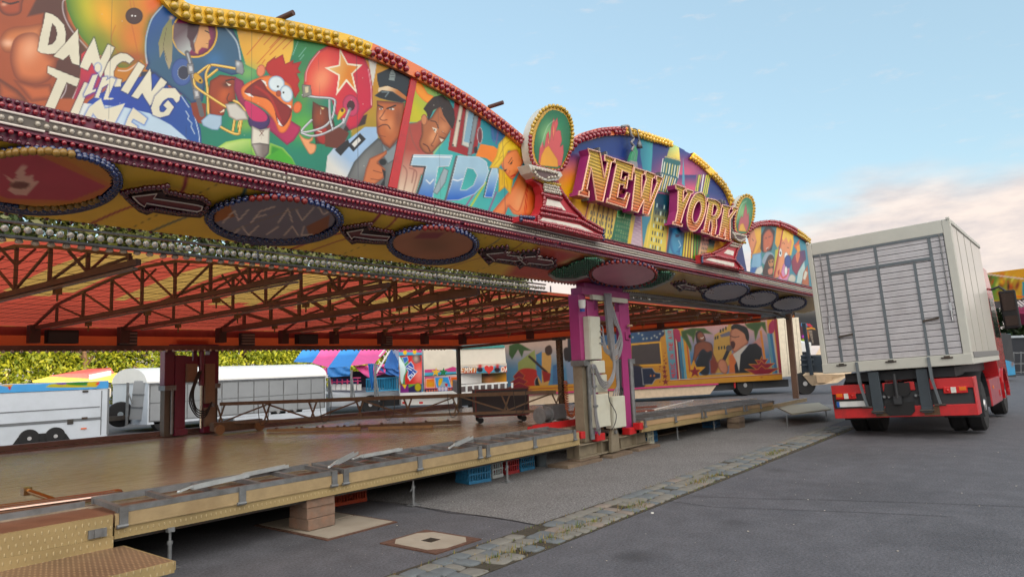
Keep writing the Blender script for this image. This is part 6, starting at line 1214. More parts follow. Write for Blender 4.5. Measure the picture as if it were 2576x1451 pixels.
for x in(330,390,450):m.bar(at(*z5([(x,1230)])[0],40),at(*z5([(x,1050)])[0],40),.06,.06)
for y in(1060,1150,1220):m.bar(at(*z5([(310,y)])[0],40),at(*z5([(500,y-5)])[0],40),.05,.05)
m.build('rack',M_steel,t)
# ================================================================ trees
def leafmat(name,a,b_,tr=.45):
 m=bpy.data.materials.new(name);m.use_nodes=True;t=m.node_tree;b=t.nodes['Principled BSDF'];g=t.nodes.new('ShaderNodeNewGeometry')
 r=t.nodes.new('ShaderNodeValToRGB');t.links.new(g.outputs['Random Per Island'],r.inputs[0]);r.color_ramp.elements[0].color=(*lin(a),1);r.color_ramp.elements[1].color=(*lin(b_),1)
 t.links.new(r.outputs[0],b.inputs['Base Color']);b.inputs['Roughness'].default_value=.6
 x=t.nodes.new('ShaderNodeBsdfTranslucent');t.links.new(r.outputs[0],x.inputs[0]);ms=t.nodes.new('ShaderNodeMixShader');ms.inputs[0].default_value=tr
 t.links.new(b.outputs[0],ms.inputs[1]);t.links.new(x.outputs[0],ms.inputs[2]);t.links.new(ms.outputs[0],t.nodes['Material Output'].inputs[0]);return m
M_leafy=leafmat('leaf_yellow_green',(84,108,26),(172,176,46));M_leafg=leafmat('leaf_green',(32,46,18),(74,78,28),.3);M_leafd=leafmat('leaf_dark',(28,46,22),(56,74,30),.3)
M_bark=mat('bark',(92,72,54),.9,var=.3,scale=9)
def tree(x,y,h,rx,lf,label,n=5200,z0=.1,ls=.16,group='trees behind the fairground',trunkh=.5):
 t=thing('tree',label,'tree',(x,y,0),group=group);m=MB();m.tube([(x,y,0),(x+.1,y,h*.3),(x-.1,y+.1,h*.8)],[.22,.17,.05],8)
 for k in range(7):
  a=rs.rand()*6.28;z=h*(.25+.08*k);m.tube([(x,y,z),(x+math.cos(a)*rx*.5,y+math.sin(a)*rx*.4,z+h*.12),(x+math.cos(a)*rx*.85,y+math.sin(a)*rx*.7,z+h*.2)],[.08,.05,.02],5)
 m.build('trunk',M_bark,t)
 nc=26;C=[]
 for k in range(nc):
  u=rs.randn(3);u/=np.linalg.norm(u);C.append(((x+u[0]*rx*.72),(y+u[1]*rx*.72),z0+h*(.52+.42*u[2]),rx*(.25+.28*rs.rand())))
 V=np.zeros((n,4,3))
 for i in range(n):
  c=C[rs.randint(nc)];d=rs.randn(3);d/=np.linalg.norm(d);r=c[3]*(.75+.35*rs.rand());p=np.array([c[0]+d[0]*r,c[1]+d[1]*r,max(z0,c[2]+d[2]*r*1.15)])
  a=rs.randn(3)+d*.3;a/=np.linalg.norm(a);b=np.cross(a,rs.randn(3));b/=np.linalg.norm(b)+1e-9;s_=ls*(.6+.8*rs.rand());V[i]=[p-a*s_,p-b*s_*.45,p+a*s_,p+b*s_*.45]
 me=bpy.data.meshes.new('crown');me.from_pydata(V.reshape(-1,3)-np.array([x,y,0]),[],np.arange(n*4).reshape(n,4).tolist());me.materials.append(lf);o=bpy.data.objects.new('crown',me);S.collection.objects.link(o);o.parent=t
 return t
hx=[(4.5,42,'yellow green tree at the left end of the sunlit row'),(9.5,41,'yellow green tree, second of the sunlit row'),(14.5,41.5,'yellow green tree, third of the sunlit row'),(19,41,'yellow green tree left of the dark rear tower'),(24,42,'yellow green tree right of the dark rear tower'),(29,42,'yellow green tree behind the striped tent'),(34,42,'yellow green tree behind the stalls'),(40,40,'yellow green tree at the right end of the sunlit row')]
for i,(x,y,lb)in enumerate(hx):tree(x,y,6.2+rs.rand()*.8,3.5,M_leafy,lb,15000,ls=.12,group='sunlit trees in a row behind the trailers')
for i,(x,y,h,lb)in enumerate([(7,46,11.4,'tall dark tree showing above the roof at far left'),(15.5,48,11.8,'tall tree showing in the gap above the lamp rail'),(24,48,11.4,'tall tree behind the middle of the lamp rail'),(33,50,11.8,'tall tree showing above the lamp rail towards the tower'),(43,52,12.0,'tall tree showing just left of the tower head'),(53,54,12.4,'tall tree hidden mostly behind the tower head'),(64,56,12.6,'tall tree far right behind the canopy')]):tree(x,y,h,5.6,M_leafg if i else M_leafd,lb,11000,z0=3,ls=.26)
for i,(x,y,h,r_,lb)in enumerate([(66,1.5,4.8,4.5,'dark green tree under the pink awning at the right edge'),(74,-4,5.0,5,'dark green tree at the far right edge of the picture'),(60,30,7,4,'dark tree behind the gold trailer')]):tree(x,y,h,r_,M_leafd,lb,6000,ls=.26,group='dark trees on the right')
# ================================================================ unseen flats added behind the photographer (shade the square, show in reflections)
bl=thing('unseen_sun_blocker','long rendered block of flats, unseen and added behind the square to keep the ride in shade','blocker',(5,-60,0))
m=MB();m.box(-85,75,-68,-60,0,16.2);m.build('wall',mat('render_beige',(186,172,150),.85,var=.1),bl);m=MB();m.prism([(-85.5,-59.7,16.2),(-85.5,-64,17.0),(-85.5,-68.3,16.2)],(161,0,0));m.build('roof',mat('roof_tile',(120,74,58),.8,var=.2),bl)
for j in range(5):
 for k in range(20):
  x=-80+k*7.8;m=MB();m.box(x,x+1.6,-60.0,-59.94,1.2+j*3.0,2.8+j*3.0);m.build('window',M_glass,bl)
# ================================================================ painted facade above the rail
YP=5.74
A=lambda P:zc(0,0,3.68,P);B_=lambda P:zc(600,100,2.5015,P);D_z=lambda P:zc(1300,200,2.0733,P);E_=lambda P:zc(2050,380,2.0729,P);F_=lambda P:zc(2600,700,2.9014,P);Az=lambda P:zc(0,0,2.5156,P);Cz=lambda P:zc(1024,0,2.5156,P)
IN=[(395,-40),(410,0),(440,32),(475,52),(525,61),(644,75),(741,94),(844,114),(906,136),(956,155),(1034,190),(1144,250),(1219,297),(1288,347),(1330,385)]
OU=[(425,-60),(440,-28),(462,2),(485,13),(560,22),(644,36),(769,60),(894,92),(960,119),(1019,147),(1144,215),(1244,282),(1288,317),(1345,365)]
IN=spline(IN,False,4);OU=spline(OU,False,4)
def PF(p,y=YP):return onY(p[0],p[1],y)
xq=[onY(x,300,YP)[0]-1.15 for x in np.arange(-90,1415,2.1)];xq=[x for x in xq if 0<=x<7.35]
c=Canvas((1.15,YP,3.77),(1,0,0),(0,0,1),7.3,1.62,.0062,(16,142,122),xs=xq)
# --- background fields
c.poly([(-200,-300),(420,-300),(420,60),(470,300),(300,420),(-200,300)],(186,110,70),soft=3)
c.poly(B_([(860,10),(1900,10),(1440,130),(1440,250),(1390,400),(1150,430),(1060,450),(960,400),(900,200)]),(226,180,84),soft=1.5,grad=((238,204,110),(600,160),(760,80)))
for p,q_ in(((1150,90),(970,300)),((1320,120),(1070,390)),((1370,130),(1200,300)),((1425,150),(1330,245)),((1310,110),(1200,230)),((1250,80),(1140,200)),((1150,350),(1120,390))):c.line(B_([p,q_]),1.6,(200,76,40),soft=1.3)
c.poly(B_([(1440,130),(1900,130),(1900,700),(1500,500),(1500,350),(1390,400),(1430,250)]),(0,118,118),soft=2,grad=((70,160,90),(760,200),(800,110)))
for p,q_ in(((1480,170),(1430,300)),((1560,230),(1490,320)),((1540,300),(1500,350))):c.line(B_([p,q_]),1.6,(170,214,206),soft=1.5,a=.8)
c.blob(*B_([(1530,1010)])[0],60,40,(130,190,70),.7);c.blob(*B_([(1530,640)])[0],18,60,(120,170,80),.8);c.blob(*B_([(980,480)])[0],30,24,(150,190,120),.8);c.blob(*B_([(960,1000)])[0],30,20,(170,200,80),.6)
c.poly([(920,150),(1010,180),(1035,500),(900,520),(880,300)],(150,150,60),soft=8,grad=((206,160,60),(1000,400),(940,180)))
# --- torso (left edge)
c.poly(A([(-60,-60),(960,-60),(1010,300),(1300,720),(1210,1060),(1060,1460),(-60,1460)]),(172,98,62),soft=2)
c.poly(A([(560,-60),(940,-60),(1000,300),(1280,740),(1200,1050),(1080,1450),(720,1450),(850,1150),(720,980),(900,850),(560,760),(640,200),(400,250)]),(104,62,54),soft=6)
c.poly(A([(-40,-40),(320,-40),(330,60),(300,200),(150,240),(30,200),(-40,80)]),(176,94,62),soft=3,rim=((110,58,44),12),sm=1);c.line(A([(40,30),(150,60),(270,30)]),5,(84,40,34),sm=1);c.blob(*A([(60,70)])[0],7,4,(240,200,180),.7)
c.poly(A([(0,600),(60,470),(200,400),(420,380),(600,350),(640,420),(560,700),(160,780),(40,740)]),(202,136,92),soft=3,rim=((150,84,54),20),sm=1);c.blob(*A([(120,640)])[0],16,10,(240,206,186),.7)
c.poly(A([(150,820),(200,600),(330,500),(520,490),(620,600),(760,800),(840,880),(800,1060),(700,1200),(500,1250),(260,1180),(170,1000)]),(208,136,96),soft=3,rim=((140,74,50),26),sm=1);c.blob(*A([(440,720)])[0],24,34,(234,186,156),.75,20)
c.poly(A([(-40,1140),(60,1200),(260,1330),(420,1500),(-40,1500)]),(188,112,74),soft=6,rim=((96,50,40),18));c.poly(A([(200,1180),(520,1260),(740,1240),(820,1460),(460,1500)]),(198,120,80),soft=6,rim=((130,70,50),14));c.poly(A([(860,420),(960,600),(1090,760),(1060,900),(900,820)]),(120,72,58),soft=6)
for P in([(1000,0),(930,20),(930,180),(1000,360),(1110,520),(1290,720)],[(1200,1040),(1180,1200),(1070,1450)],[(980,1250),(960,1350),(900,1450)]):c.line(A(P),2.6,(206,196,200),soft=2.5,sm=1)
# --- big orange ball
c.poly(A([(960,-60),(990,150),(1080,360),(1200,560),(1320,690),(1440,800),(1640,870),(1750,1000),(1850,1010),(2060,900),(2140,950),(2140,500),(2230,250),(2420,60),(2420,-60)]),(236,158,66),soft=1.5,grad=((112,150,50),(430,40),(300,130)),rim=((70,130,50),16))
c.blob(*A([(1300,150)])[0],30,60,(196,196,60),.9,-20);c.blob(*A([(1560,250)])[0],34,70,(240,186,70),.9,-20);c.blob(*A([(1950,550)])[0],40,60,(226,142,74),.8);c.blob(*A([(2250,60)])[0],24,30,(224,122,70),.8);c.blob(*A([(1480,620)])[0],30,40,(140,150,60),.7,-30);c.blob(*A([(1950,850)])[0],50,16,(180,96,60),.8)
for P in([(1910,0),(1930,110)],[(1960,0),(1980,110)],[(1940,370),(1990,600),(2050,900)],[(1700,380),(1640,600),(1760,800)]):c.line(A(P),2,(190,110,60),soft=3,a=.7,sm=1)
c.ell(*A([(1975,240)])[0],22,21,(86,58,56),rim=((60,36,36),6),soft=2);c.ell(*A([(1945,236)])[0],2,2.4,(250,250,250));c.ell(*A([(1992,240)])[0],2,2,(250,250,250))
c.poly(A([(1600,1010),(1900,1000),(2080,880),(2140,960),(2220,1000),(2300,1200),(1850,1300),(1600,1250)]),(196,138,48),soft=2);c.line(A([(1740,1040),(1880,1040),(2030,930)]),3,(224,204,190),sm=1,soft=2)
c.poly(A([(1200,800),(1330,700),(1500,900),(1660,1080),(1520,1300),(1300,1460),(1080,1460),(1180,1180)]),(176,56,100),soft=2,grad=((214,74,80),(290,240),(310,150)))
c.poly(A([(2080,1060),(2250,1050),(2500,1250),(2300,1400),(2050,1250)]),(56,66,88),soft=3)
# --- blue shoulder and shirt
c.poly(Az([(1150,870),(1300,800),(1560,740),(1700,880),(1860,980),(1960,1120),(2020,1300),(2030,1460),(1940,1460),(900,1250),(760,1180),(900,1010),(1080,900)]),(40,104,170),soft=1.5,grad=((30,88,172),(500,330),(330,250)),rim=((24,70,140),5))
c.poly(Az([(840,1040),(1040,1060),(1250,1080),(1500,1140),(1720,1260),(1860,1380),(1950,1470),(800,1260),(760,1190)]),(200,218,232),soft=1.5,grad=((226,230,230),(330,300),(240,270)))
for P in([(1870,1120),(1900,1170),(1890,1200),(1930,1240),(1925,1280),(1960,1350)],[(1820,960),(1900,1080)],[(1960,1180),(2000,1330),(2010,1450)]):c.line(Az(P),1.8,(214,226,236),soft=1.5)
# --- blue helmet
c.poly(B_([(400,760),(560,790),(560,1000),(480,980),(430,900)]),(150,72,38),soft=1.5);c.poly(B_([(600,560),(700,500),(860,520),(850,620),(860,750),(790,780),(760,830),(740,900),(690,930),(600,900),(580,700)]),(164,80,40),soft=1.5,sm=0,rim=((112,50,28),7));c.blob(*B_([(740,700)])[0],14,26,(206,120,70),.7,20);c.blob(*B_([(770,600)])[0],12,8,(60,34,26),.8);c.line(B_([(760,560),(820,545),(850,550)]),3.5,(44,26,22));c.poly(B_([(765,580),(810,600),(790,615)]),(236,226,210),soft=.8)
c.poly(B_([(695,870),(745,835),(740,870),(700,880)]),(236,220,200),soft=.8);c.line(B_([(690,880),(750,830)]),1.6,(100,30,26));c.line(B_([(790,690),(770,740),(790,770),(850,770)]),2.4,(92,44,30),sm=1)
c.poly(Az([(1490,640),(1460,520),(1460,380),(1500,220),(1600,80),(1700,20),(2200,230),(2340,290),(2400,420),(2430,560),(2430,740),(2330,760),(2160,700),(2070,760),(2060,900),(2040,1020),(1920,1040),(1840,960),(1700,860),(1560,740),(1460,700)]),(46,104,162),soft=1.5,sm=0,grad=((70,112,140),(380,60),(430,130)),rim=((30,66,116),9))
c.line(Az([(1480,640),(1465,520),(1475,360),(1530,190),(1640,60)]),3,(196,214,220),soft=3,sm=1);c.line(Az([(2250,260),(2380,420),(2420,600)]),3,(210,222,228),soft=3,sm=1);c.blob(*B_([(640,350)])[0],22,20,(80,140,190),.6)
c.ell(*B_([(446,90)])[0],58,61,(226,190,90),soft=1.2);c.ell(*B_([(446,88)])[0],54,57,(150,52,106),rim=((110,40,80),12),soft=1.2)
c.poly(B_([(240,-20),(500,0),(470,130),(440,210),(400,270),(350,300),(270,240),(230,140)]),(120,100,108),soft=3,grad=((186,190,190),B_([(330,60)])[0],B_([(440,200)])[0]));c.poly(B_([(380,-20),(505,-20),(490,60),(440,150),(420,200),(370,120)]),(92,60,72),soft=3)
c.poly(B_([(500,-10),(575,-10),(590,60),(608,140),(590,160),(588,190),(580,240),(520,228),(490,260),(480,296),(450,280),(430,220),(460,150),(480,80)]),(224,178,132),soft=1.2,rim=((190,140,100),3));c.line(B_([(555,60),(590,80)]),3,(40,34,40));c.line(B_([(560,190),(590,190)]),1.2,(120,80,60))
c.poly(B_([(420,150),(440,180),(455,270),(430,270),(405,220),(400,170)]),(112,84,90),soft=2)
c.poly(A([(2520,250),(2400,420),(2330,640),(2340,700),(2350,860),(2410,740),(2440,900),(2490,1030),(2530,900),(2540,700),(2540,400)]),(184,172,148),soft=1.5,grad=((150,150,110),(420,170),(400,90)));c.line(A([(2450,420),(2400,700),(2460,900)]),1.5,(120,110,90));c.blob(*A([(2530,260)])[0],6,5,(224,200,190),.9)
c.ell(*B_([(320,472)])[0],27,35,(88,116,170),rim=((50,80,140),5));c.ell(*B_([(335,480)])[0],15,18,(62,66,90),rim=((190,200,210),2))
c.line(B_([(370,280),(400,370),(410,440),(440,600),(480,740),(520,900)]),12,(118,118,122),soft=1.5,sm=1);c.line(B_([(375,290),(415,440),(470,720)]),4,(190,192,196),soft=2,sm=1)
for(x,y)in((405,440),(465,690)):c.poly(B_([(x-40,y-50),(x+30,y-55),(x+40,y+50),(x-25,y+60)]),(150,150,154),soft=1,rim=((80,80,84),3));c.poly(B_([(x-16,y-25),(x+14,y-25),(x+20,y+20),(x-8,y+28)]),(206,206,208),soft=1)
def mask(P,w_,col,hi,dk):c.line(P,w_+1.6,dk,soft=1,sm=1);c.line(P,w_,col,soft=1,sm=1);c.line([(x-.8,y-.9)for x,y in P],w_*.36,hi,soft=1,sm=1)
YM=((214,176,84),(246,226,160),(120,90,40));SM=((172,174,178),(232,234,236),(84,86,92))
for P in([(860,440),(720,415),(600,405),(500,470),(445,520)],[(670,450),(560,540)],[(600,410),(560,500),(575,640),(580,780),(590,900),(660,990),(820,1080),(895,1085),(890,1000),(940,880)],[(440,540),(460,620),(600,720),(760,820),(880,870),(950,860),(900,790),(840,760)],[(830,1060),(860,870)],[(895,1070),(930,870)]):mask(B_(P),5.5,*YM)
c.poly(B_([(430,500),(470,480),(530,550),(520,590),(480,580),(440,545)]),YM[0],soft=1,rim=(YM[2],3),sm=1);c.ell(*B_([(503,558)])[0],3,3.5,(40,36,30));c.poly(B_([(850,350),(930,375),(945,470),(925,505),(860,480)]),(156,160,164),soft=1,rim=((90,92,96),4));c.blob(*B_([(880,390)])[0],5,6,(220,222,224),.8)
c.poly(B_([(510,960),(590,890),(720,910),(715,1000),(680,1055),(620,1050),(530,1010)]),(186,206,222),soft=1.2,rim=((120,150,180),4))
# --- screaming cartoon character (generic), jacket, white ball and whistle
c.poly(B_([(850,520),(930,560),(960,640),(960,760),(1100,830),(1250,950),(1400,950),(1510,1020),(1500,1070),(1440,1160),(1370,1205),(1200,1060),(1000,900),(880,760),(840,640)]),(190,58,112),soft=1.5,grad=((160,60,100),B_([(1450,1120)])[0],B_([(1000,800)])[0]),rim=((130,40,90),7))
c.ell(*B_([(1090,960)])[0],28,24,(86,58,120),soft=1.5,rim=((60,40,90),8));c.poly(B_([(960,760),(1150,880),(1160,960),(1040,960),(970,880)]),(206,66,124),soft=2,sm=1)
c.poly(B_([(750,790),(860,780),(960,870),(985,950),(860,960),(790,920)]),(214,212,206),soft=1.2,rim=((140,120,110),6),sm=0)
c.poly(B_([(1020,1010),(1100,1050),(1200,1030),(1195,1190),(1190,1280),(1130,1345),(1060,1310),(1010,1200)]),(222,218,208),soft=1.3,rim=((150,140,134),6));c.poly(B_([(1012,1190),(1100,1180),(1195,1195),(1190,1280),(1130,1347),(1060,1310)]),(140,130,126),soft=1.3,rim=((90,84,82),6),grad=((196,190,186),B_([(1130,1240)])[0],B_([(1030,1240)])[0]));c.line(B_([(1100,1060),(1135,1110)]),1.5,(120,60,40));c.line(B_([(1138,1060),(1098,1110)]),1.5,(120,60,40));c.line(B_([(1095,1062),(1140,1062)]),1.3,(120,60,40));c.line(B_([(1118,1110),(1118,1150)]),1.2,(120,60,40))
c.poly(B_([(620,1260),(760,1170),(920,1140),(1010,1140),(1015,1200),(1060,1310),(1130,1347),(1190,1290),(1200,1180),(1330,1230),(1420,1330),(1480,1450),(1100,1460)]),(70,160,56),soft=2,grad=((200,220,150),B_([(1000,1350)])[0],B_([(900,1150)])[0]),rim=((170,206,110),8))
c.poly(B_([(1080,1350),(1130,1350),(1300,1240),(1420,1340),(1470,1450),(1130,1450)]),(90,176,60),soft=4)
c.poly(B_([(1170,380),(1260,310),(1250,340),(1330,295),(1355,390),(1440,350),(1430,385),(1520,365),(1480,440),(1510,480),(1470,490),(1500,560),(1480,600),(1500,660),(1450,740),(1420,650),(1340,560),(1200,510),(1150,440)]),(190,52,48),soft=1.2,rim=((150,36,40),5))
c.ell(*B_([(1110,460)])[0],11,16,(228,154,120),rim=((170,96,70),4),ang=10)
c.poly(B_([(910,650),(960,590),(1060,540),(1160,510),(1260,520),(1400,600),(1430,700),(1420,900),(1400,1000),(1350,1075),(1290,1070),(1240,960),(1160,860),(1050,790),(940,740)]),(232,146,84),soft=1.3,sm=1,rim=((186,100,56),5))
c.poly(B_([(945,665),(1020,590),(1120,545),(1170,640),(1260,720),(1330,780),(1410,830),(1410,900),(1370,980),(1320,1020),(1270,960),(1240,830),(1180,750),(1080,720),(980,700)]),(150,40,38),soft=1.3,sm=1,rim=((104,24,30),6));c.line(B_([(1060,620),(1180,700),(1240,800),(1300,950)]),5,(186,62,52),soft=5,sm=1)
c.poly(B_([(945,680),(1000,690),(1040,725),(990,715)]),(236,236,232),soft=.8);c.poly(B_([(1270,930),(1330,1020),(1290,1000)]),(236,236,232),soft=.8);c.poly(B_([(1110,548),(1160,570),(1170,620)]),(236,236,232),soft=.8);c.poly(B_([(1370,800),(1412,810),(1410,838)]),(236,236,232),soft=.8)
c.ell(*B_([(1265,590)])[0],21,20,(226,236,240),rim=((130,160,190),5),ang=20);c.ell(*B_([(1365,690)])[0],16,22,(226,236,240),rim=((130,160,190),5),ang=-15);c.ell(*B_([(1280,618)])[0],2.6,2.8,(40,44,40));c.ell(*B_([(1335,678)])[0],2.6,2.6,(40,44,40));c.ell(*B_([(1287,688)])[0],7,8,(176,98,74),rim=((130,66,50),3))
c.ell(*B_([(1475,825)])[0],11,15,(228,136,84),rim=((170,90,56),4),ang=15);c.poly(B_([(1490,1090),(1540,1130),(1600,1140),(1630,1090),(1630,1150),(1600,1180),(1660,1200),(1650,1270),(1600,1295),(1560,1240),(1520,1170)]),(232,178,136),soft=1.2,sm=1,rim=((176,116,80),4))
# --- red helmet with star
c.poly(Cz([(570,1020),(640,1060),(720,1080),(770,1160),(800,1300),(740,1450),(600,1450),(560,1200)]),(122,62,36),soft=1.5,rim=((70,36,26),8));c.blob(*Cz([(640,1180)])[0],14,22,(176,100,60),.7);c.poly(Cz([(650,1080),(690,1090),(670,1105)]),(230,214,160),soft=.8);c.poly(Cz([(590,1290),(650,1270),(720,1300),(700,1450),(620,1420)]),(176,58,44),soft=1.5,sm=1,rim=((100,30,28),5));c.line(Cz([(600,1310),(660,1330)]),2.4,(236,226,210));c.line(Cz([(1024+0-370,1100),(652,1150)]),1.4,(220,214,200))
c.poly(Cz([(700,1420),(860,1290),(1040,1180),(1120,1150),(1100,1250),(930,1320),(800,1460),(1024-230,1470)]),(66,44,42),soft=3)
c.poly(Cz([(480,850),(490,740),(540,620),(620,520),(740,450),(860,440),(980,480),(1090,580),(1150,720),(1175,900),(1170,1080),(1090,1150),(1020,1280),(940,1310),(900,1250),(800,1150),(760,1000),(600,990),(500,960)]),(200,46,88),soft=1.4,grad=((222,90,80),Cz([(1100,800)])[0],Cz([(650,700)])[0]),rim=((160,36,84),9))
c.blob(*Cz([(660,800)])[0],26,40,(238,176,140),.8,20);c.blob(*Cz([(1080,820)])[0],18,50,(206,60,90),.6)
c.poly(Cz([(845,492),(925,640),(1070,655),(975,745),(1018,945),(910,825),(805,965),(830,765),(690,685),(835,655)]),(240,234,216),soft=1);c.poly(Cz([(850,530),(918,655),(1030,672),(958,745),(995,900),(910,795),(828,905),(846,755),(735,693),(846,668)]),(222,150,50),soft=1,grad=((230,196,140),Cz([(930,750)])[0],Cz([(760,700)])[0]))
c.line(Cz([(500,820),(510,720),(560,620),(640,520)]),2,(240,190,190),soft=2,sm=1);c.line(Cz([(1130,700),(1160,900),(1160,1060)]),1.6,(240,200,206),soft=1.5,sm=1)
c.ell(*Cz([(955,1065)])[0],21,28,(198,84,120),rim=((150,50,86),5),ang=-8);c.ell(*Cz([(955,1065)])[0],10,13,(84,30,46),rim=((50,20,30),4))
for P in([(470,960),(600,980),(780,1000),(790,1080),(760,1200),(660,1290),(460,1330),(560,1210)],[(460,1340),(560,1370),(700,1340),(860,1250),(880,1200)],[(740,1010),(745,1180),(770,1290)],[(770,1290),(770,1400),(760,1450)]):mask(Cz(P),5,*SM)
c.poly(Cz([(460,850),(550,860),(565,960),(470,990)]),(150,148,140),soft=1,rim=((84,80,74),3));c.poly(Cz([(490,880),(525,870),(530,930),(500,940)]),(214,206,180),soft=1);c.line(Cz([(945,1100),(900,1220),(850,1330),(800,1420)]),8,(136,138,142),soft=1.5,sm=1);c.line(Cz([(935,1110),(880,1240)]),3,(206,208,210),soft=1.5)
c.poly(Cz([(840,1110),(880,1085),(905,1120),(860,1180),(830,1210),(815,1190)]),(226,190,60),soft=1,sm=1,rim=((150,110,30),3));c.ell(*Cz([(868,1112)])[0],4,4.5,(90,60,30))
c.poly(D_z([(0,1060),(20,880),(100,780),(200,740),(330,640),(430,640),(440,740),(330,850),(240,940),(170,1080)]),(222,222,218),soft=1.5,grad=((176,200,226),D_z([(100,1000)])[0],D_z([(200,900)])[0]));c.poly(D_z([(0,700),(120,640),(200,690),(150,800),(100,820),(0,800)]),(120,62,40),soft=3)
c.poly(D_z([(80,830),(190,740),(210,790),(130,880)]),(48,44,50),soft=1.2);c.poly(D_z([(190,790),(290,690),(340,740),(250,830),(235,845)]),(42,40,44),soft=1.2,hole=[D_z([(222,782),(280,725),(298,750),(245,808)])]);c.poly(D_z([(222,782),(280,725),(298,750),(245,808)]),(222,222,218),soft=1)
# --- policeman
c.poly(D_z([(360,80),(430,100),(410,230),(395,300)]),(220,218,212),soft=1.2)
c.poly(D_z([(170,1080),(240,930),(330,830),(440,730),(500,760),(620,700),(640,760),(560,1160),(400,1150)]),(120,122,122),soft=1.3,rim=((70,72,76),9));c.blob(*D_z([(320,950)])[0],16,40,(150,152,152),.8,30);c.blob(*D_z([(560,1000)])[0],12,40,(150,150,150),.6)
c.poly(D_z([(470,760),(520,830),(600,760),(600,900),(520,950),(480,880)]),(150,160,164),soft=1.2,rim=((80,84,90),5))
c.poly(D_z([(430,420),(560,430),(660,440),(650,600),(620,720),(540,820),(480,780),(430,690),(425,560)]),(190,120,74),soft=1.3,rim=((116,64,40),10));c.blob(*D_z([(470,560)])[0],10,16,(228,170,130),.8);c.blob(*D_z([(540,620)])[0],12,20,(220,160,116),.7);c.blob(*D_z([(610,560)])[0],12,34,(130,76,50),.6)
c.line(D_z([(440,460),(480,478)]),3.6,(50,30,24));c.line(D_z([(515,488),(585,462)]),4,(50,30,24));c.ell(*D_z([(463,490)])[0],5,2.4,(236,230,222),rim=((60,40,30),1));c.ell(*D_z([(555,492)])[0],6.5,2.6,(236,230,222),rim=((60,40,30),1));c.ell(*D_z([(465,490)])[0],1.8,2,(40,30,24));c.ell(*D_z([(550,492)])[0],2,2.2,(40,30,24))
c.line(D_z([(500,500),(470,550),(455,570),(480,585),(515,580)]),2.2,(120,66,42),sm=1);c.line(D_z([(445,640),(480,622),(520,625),(540,655)]),2.6,(96,48,34),sm=1);c.line(D_z([(450,710),(500,720)]),1.5,(130,76,50))
c.poly(D_z([(430,200),(520,160),(560,130),(620,170),(710,225),(680,400),(600,330),(500,300),(450,320),(435,260)]),(34,50,62),soft=1.3,rim=((20,30,40),6));c.poly(D_z([(445,315),(520,300),(600,330),(690,400),(680,430),(590,370),(500,340),(440,350)]),(190,132,76),soft=1.2,grad=((224,206,180),D_z([(600,350)])[0],D_z([(520,315)])[0]));c.poly(D_z([(410,380),(470,335),(560,345),(640,400),(680,420),(640,440),(520,420),(450,400)]),(30,36,44),soft=1.2,sm=0,rim=((70,84,92),3));c.line(D_z([(470,350),(530,350),(500,390)]),2,(150,164,170),soft=2)
c.poly(D_z([(560,152),(582,200),(578,258),(530,250),(540,190)]),(150,160,160),soft=1);c.line(D_z([(545,205),(575,205)]),1.3,(60,70,80));c.line(D_z([(545,225),(575,225)]),1.3,(60,70,80))
c.poly(D_z([(310,1110),(340,980),(370,900),(480,850),(510,830),(515,860),(440,930),(500,990),(490,1060),(420,1110),(350,1140)]),(206,138,96),soft=1.3,rim=((146,84,54),6));
for P in([(400,1000),(470,1020)],[(380,1070),(460,1080)],[(430,940),(480,970)]):c.line(D_z(P),1.6,(120,64,42),soft=1.4)
c.ell(*D_z([(480,930)])[0],10,9,(30,30,34),rim=((90,90,94),3));c.poly(D_z([(470,980),(505,1010),(490,1160),(440,1150),(490,1070)]),(40,40,46),soft=1.5)
c2=c
# --- second section: man, safe, chrome letters, blonde woman
c.poly(D_z([(750,225),(1000,320),(1400,560),(1760,800),(1900,1000),(1800,1500),(560,1200),(700,500)]),(30,146,160),soft=1.2,grad=((110,196,188),D_z([(1500,800)])[0],D_z([(1000,1200)])[0]))
c.poly(D_z([(745,230),(1000,340),(1040,420),(980,440),(860,540),(800,600),(690,600)]),(206,200,44),soft=3,grad=((120,176,130),D_z([(740,500)])[0],D_z([(1000,360)])[0]));c.poly(D_z([(745,240),(780,260),(820,310),(850,360),(900,390),(850,440),(770,370),(740,300)]),(240,170,40),soft=1.3,sm=1,rim=((226,130,30),5))
c.poly(D_z([(1290,780),(1400,800),(1440,830),(1420,960),(1340,900),(1250,880)]),(232,150,40),soft=2);c.poly(D_z([(1360,500),(1500,600),(1540,720),(1450,760),(1380,740)]),(24,120,160),soft=3)
for p,q_,cl_ in(((1330,1100),(1190,1330),(190,200,60)),((1300,1100),(1150,1320),(160,110,150)),((1420,1180),(1340,1380),(150,110,150)),((990,740),(900,860),(170,200,150)),((1380,580),(1400,760),(90,120,170)),((1440,640),(1420,780),(120,110,160))):c.line(D_z([p,q_]),4,cl_,soft=3)
c.poly(D_z([(640,900),(690,610),(760,600),(830,560),(860,640),(900,860),(860,1000),(800,1040),(740,1240),(590,1190),(610,1050)]),(224,208,190),soft=1.5,grad=((180,96,84),D_z([(660,1180)])[0],D_z([(700,820)])[0]),rim=((150,120,104),6))
for P in([(700,640),(730,760),(780,840)],[(650,960),(680,1020),(650,1180)],[(700,980),(760,1020),(720,1200)],[(740,1000),(720,1100)]):c.line(D_z(P),2,(150,100,90),soft=3,sm=1)
